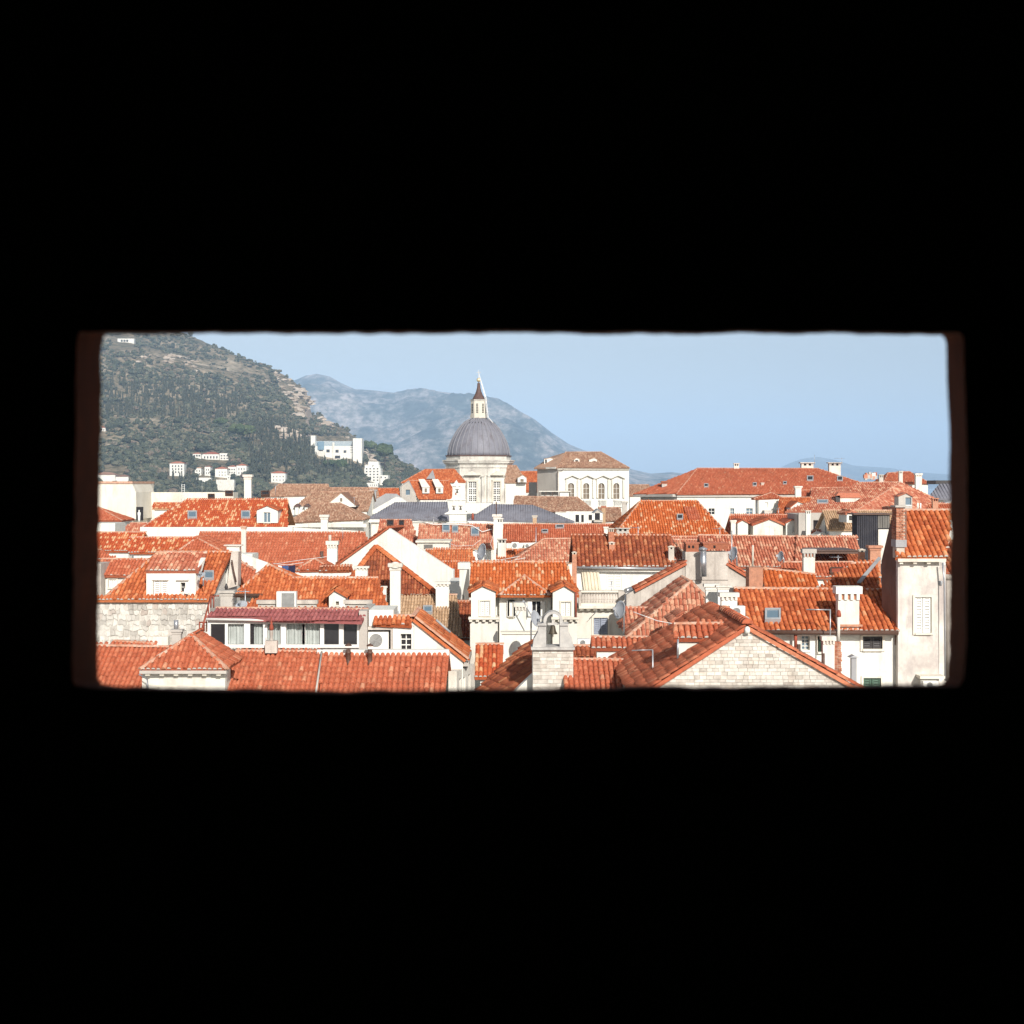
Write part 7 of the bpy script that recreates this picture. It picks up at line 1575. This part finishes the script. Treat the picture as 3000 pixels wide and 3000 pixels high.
# long red-roofed block
T = Thing('long_block', 'long white building with a wide red hipped roof and stout stone chimneys', 'building', at(p1('C', 1700, 1200), 172) - Vector((0, 0, 10)))
T.roof(px('C', 1472, 1018, 3320, 1010, 2680, 798, 1650, 795), 172, m='tile_red', p=.25, e=.4, hips='LR', inset=.9, t=.5)
PL = T.plane
T.facade(p1('C', 1474, 1040), p1('D', 700, 700), 172.4, 0, 'white_wall', [(p1('C', 1745, 1140), p1('C', 1796, 1192), 'bare trim grid2x2'), (p1('D', 0, 688), p1('D', 30, 735), 'bare trim grid2x2 sky_glass'), (p1('D', 128, 688), p1('D', 180, 735), 'bare trim grid2x2 sky_glass')], z0=GZ)
fr = frame(at(p1('C', 1472, 1022), 172.2)); T.part(MB().box(fr, 0, (at(p1('D', 700, 590), 172.2) - fr[0]).x, 0, .6, -.3, -.05), 'eave_cornice', 'grey_wall')
P = at(p1('C', 1474, 1040), 172.4); fl = frame(P, -55)
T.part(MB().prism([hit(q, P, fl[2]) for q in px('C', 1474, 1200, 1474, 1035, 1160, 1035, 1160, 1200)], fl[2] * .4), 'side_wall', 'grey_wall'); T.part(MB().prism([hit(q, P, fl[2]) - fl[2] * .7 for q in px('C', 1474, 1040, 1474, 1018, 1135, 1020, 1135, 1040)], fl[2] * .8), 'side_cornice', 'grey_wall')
A = at(p1('C', 1472, 1016), 172); B = hit(p1('C', 1135, 1018), P, fl[2]) - fl[2] * .7; C_ = T.poly[3]
T.slope([B, A, C_], Vector((-.6, -.6, -.4)), ((A - B).cross(C_ - B)).normalized(), 'tile_red', .25, .4, [(A, C_)])
for a, b, c, d in ((25, 322, 76, 400), (565, 316, 686, 405), (790, 316, 906, 405)): T.chimney(p1('D', a, b), p1('D', c, d), 178, 'cream_wall', 'vent', 'worn_wall', extra=2, deep=.6)
T.chimney(p1('C', 1340, 905), p1('C', 1395, 985), 176, 'grey_wall', 'plain', 'brick', extra=3)
for a, b, c, d in ((180, 488, 212, 512), (425, 478, 455, 498), (618, 432, 670, 470), (862, 434, 908, 472)): T.skylight(p1('D', a, b), p1('D', c, d), 'window_glass', 'grey_paint', PL)
T.skylight(p1('C', 1705, 935), p1('C', 1742, 962), 'window_glass', 'grey_paint', PL)
T.chimney(p1('D', 248, 480), p1('D', 274, 525), 174, 'mortar', 'plain', extra=1)
antenna('television aerial behind the stout chimneys', p1('D', 900, 278), p1('D', 900, 320), 178, .9, 4)
antenna('white pole by the stout chimney on the long roof', p1('D', 680, 255), p1('D', 680, 320), 178, .4, 0)
T = house('small white tower with a pyramid tile roof before the long block', p1('D', 300, 740), 142)
T.hipfront(p1('D', 190, 612), p1('D', 430, 608), p1('D', 330, 562), 142, .6, .5, 'tile_red', p=.23, inset=.4)
T.facade(p1('D', 228, 612), p1('D', 405, 760), 142.1, 0, 'white_wall', [(p1('D', 278, 640), p1('D', 304, 672), 'bare')], z0=GZ)
T.part(MB().box(frame(at(p1('D', 275, 705), 141)), 0, 1.3, 0, 2, -4, 0), 'low_stub', 'worn_wall')
T = house('orange wing roof joining the white tower', p1('D', 500, 745), 138)
T.roof(px('D', 370, 748, 640, 745, 650, 600, 400, 602), 138, m='tile_orange', p=.23)
T.dormer(p1('D', 545, 630), p1('D', 480, 680), p1('D', 600, 650), 1500, 137, 5, 'tile_orange', 'white_wall', None, tiles=False)
T = house('flat orange roof with a parapet chimney behind the brown hipped roof', p1('D', 800, 620), 150)
T.roof(px('D', 645, 625, 1080, 620, 1020, 520, 655, 524), 150, m='tile_rose', p=.24)
T.chimney(p1('D', 522, 508), p1('D', 580, 590), 152, 'white_wall', 'plain', extra=3)
T.roof(px('D', 525, 592, 650, 592, 645, 542, 545, 545), 153, m='tile_red', p=.23, back=False)
T = house('broad faded pink-brown hipped roof with a box dormer', p1('D', 900, 710), 124, 'large_house')
T.roof(px('D', 440, 712, 1010, 712, 1378, 478, 1040, 480), 124, t=.34, m='tile_rose', p=.25, e=.38, wall='cream_wall', back=False)
P1, P2 = T.poly[1], T.poly[2]
nn = (P2 - P1).cross(Vector((.93, .36, 0))).normalized(); nn = nn if nn.z > 0 else -nn; dn = Vector((nn.x, nn.y, 0)); dn -= nn * dn.dot(nn)
Q = [hit(q, P1, nn) for q in px('D', 1010, 712, 1660, 712, 1640, 600, 1378, 478)]; T.slope(Q, dn, nn, 'tile_rose', .25, .38, [(Q[0], Q[3])]); T.body(Q, 'cream_wall', .3)
P = T.plane
fr = frame(at(p1('D', 852, 585), 126)); T.part(MB().box(fr, 0, (at(p1('D', 888, 585), 126) - fr[0]).x, 0, .15, -1.15, 0), 'dormer', 'dark_frame')
d = T.part(MB().prism([at(p1('D', x, y), 126.1) for x, y in ((886, 690), (886, 600), (1060, 600), (920, 690))], Vector((0, .3, 0))), 'dormer_cheek', 'cream_wall')
q = [at(p1('D', x, y), 126) for x, y in ((850, 590), (885, 602), (1062, 602), (1040, 565), (875, 562))]; T.part(MB().prism(q, Vector((0, .6, .12))), 'dormer_roof', 'tile_rose')
T.dormer(p1('D', 1420, 562), p1('D', 1350, 590), p1('D', 1480, 595), 1490, 122.5, 1.4, 'tile_rose', 'grey_wall', (p1('D', 1415, 600), p1('D', 1462, 662), 'bare trim grid1x1 sky_glass'), tiles=False)
T.skylight(p1('D', 700, 630), p1('D', 790, 655), 'sky_glass', 'grey_paint', P)
T.chimney(p1('D', 1200, 415), p1('D', 1242, 490), 138, 'worn_wall', 'vent', extra=3)
fr = frame(at(p1('D', 455, 712), 124.3)); T.part(MB().box(fr, 0, 3.2, .1, .6, -.3, -.05), 'eave_cornice', 'limestone')
T = house('white house with a hipped red roof and two chimneys at the far right', p1('D', 1500, 560), 165)
T.roof(px('D', 1235, 490, 1615, 486, 1445, 392, 1275, 402), 165, m='tile_red', p=.24, e=.4, hips='LR')
T.chimney(p1('D', 1362, 386), p1('D', 1398, 470), 163, 'cream_wall', 'vent', extra=2); T.chimney(p1('D', 1495, 405), p1('D', 1556, 480), 163, 'cream_wall', 'corbel', extra=2)
T = house('blue-grey sheet-metal roof with a dark band by the window jamb', p1('D', 1720, 600), 130, 'metal_roof_house')
lead_roof(T, px('D', 1590, 605, 1900, 610, 1900, 485, 1690, 490), 130, .5, rolls=14, m='lead')
T.part(MB().box(frame(at(p1('D', 1662, 462), 133)), 0, 4, 0, 3, -.35, 0), 'dark_band', 'dark_frame')
T = house('tiled ridge with a small brick chimney beside the tower roof', p1('D', 1720, 690), 95)
T.roof(px('D', 1570, 720, 1900, 730, 1900, 655, 1600, 655), 95, m='tile_red', p=.22)
T.chimney(p1('D', 1632, 605), p1('D', 1688, 690), 92, 'brick', 'vent', 'brick', extra=2)
for x in (1515, 1537): T.part(MB().tube([at(p1('D', x, 695), 90), at(p1('D', x, 645), 90)], .05, 8), 'vent_pipe', 'white_paint')
T.part(MB().prism([at(p1('D', x, y), 96) for x, y in ((1690, 660), (1800, 620), (1800, 632), (1695, 672))], Vector((0, 1, 0))), 'valley_flashing', 'lead_pale')
T = Thing('far_town', 'huddle of tiny pale buildings on the far shore beyond the long roof', 'far houses', at(p1('D', 1130, 420), 400)); T.root['kind'] = 'stuff'
for k in range(14):
    P = at(p1('D', 1080 + k * 6.5, 400 + random.uniform(-6, 30)), 380 + k * 3); T.part(MB().box(frame(P), 0, random.uniform(.4, 1.1), 0, 1, -1.0, 0), 'wall', random.choice(['white_wall', 'grey_wall', 'tile_rose']))
# ---- loose wires and more aerials over the roofs
for i, (lab, pts, Y) in enumerate([
    ('pair of slack white wires draped along the amber roof ridge', (('F', 1520, 480), ('F', 1640, 470), ('F', 1780, 468), ('F', 1930, 440)), 64.5),
    ('second slack wire under the pair above the amber roof', (('F', 1560, 492), ('F', 1700, 486), ('F', 1850, 478), ('F', 1990, 452)), 64.3),
    ('long thin wire crossing in front of the white gable', (('E', 1650, 505), ('F', 60, 470), ('F', 300, 440)), 73),
    ('wire hanging from the chimney cluster to the red roof', (('F', 1720, 230), ('F', 1690, 330), ('F', 1715, 420)), 94),
    ('wire sagging over the box dormer', (('F', 1320, 320), ('F', 1400, 350), ('F', 1540, 345), ('F', 1600, 300)), 92),
    ('wire strung from the rose lean-to to the stone gable', (('G', 1100, 915), ('G', 1300, 990), ('G', 1460, 1020)), 46)]):
    cable(lab, [at(p1(*q), Y) for q in pts], .012, 'cable_white')
for lab, a, b, Y, arm, n in [
    ('comb aerial on the dark ribbed roof by the grey vent', ('G', 1140, 180), ('G', 1140, 268), 73, .35, 6), ('comb aerial over the rose roof behind the stained chimney', ('G', 1840, 190), ('G', 1842, 280), 84, .4, 5),
    ('aerial on the big salmon roof beside the white chimney', ('F', 420, 190), ('F', 422, 250), 94, .45, 6), ('aerial on the spotted hipped roof ridge', ('A', 1660, 1400), ('A', 1660, 1465), 112, .5, 5),
    ('small aerial on the pink roof with the blue windows', ('F', 1200, 95), ('F', 1202, 168), 103, .4, 5), ('aerial rising from the three-dormer roof', ('H', 430, 20), ('H', 432, 80), 103, .45, 6),
    ('aerial standing on the tall cream chimney roof', ('H', 900, 395), ('H', 902, 455), 64, .3, 5), ('aerial over the brown patched roof', ('B', 520, 1215), ('B', 520, 1290), 168, .7, 5)]:
    antenna(lab, p1(*a), p1(*b), Y, arm, n)
print('TILES', STATS)
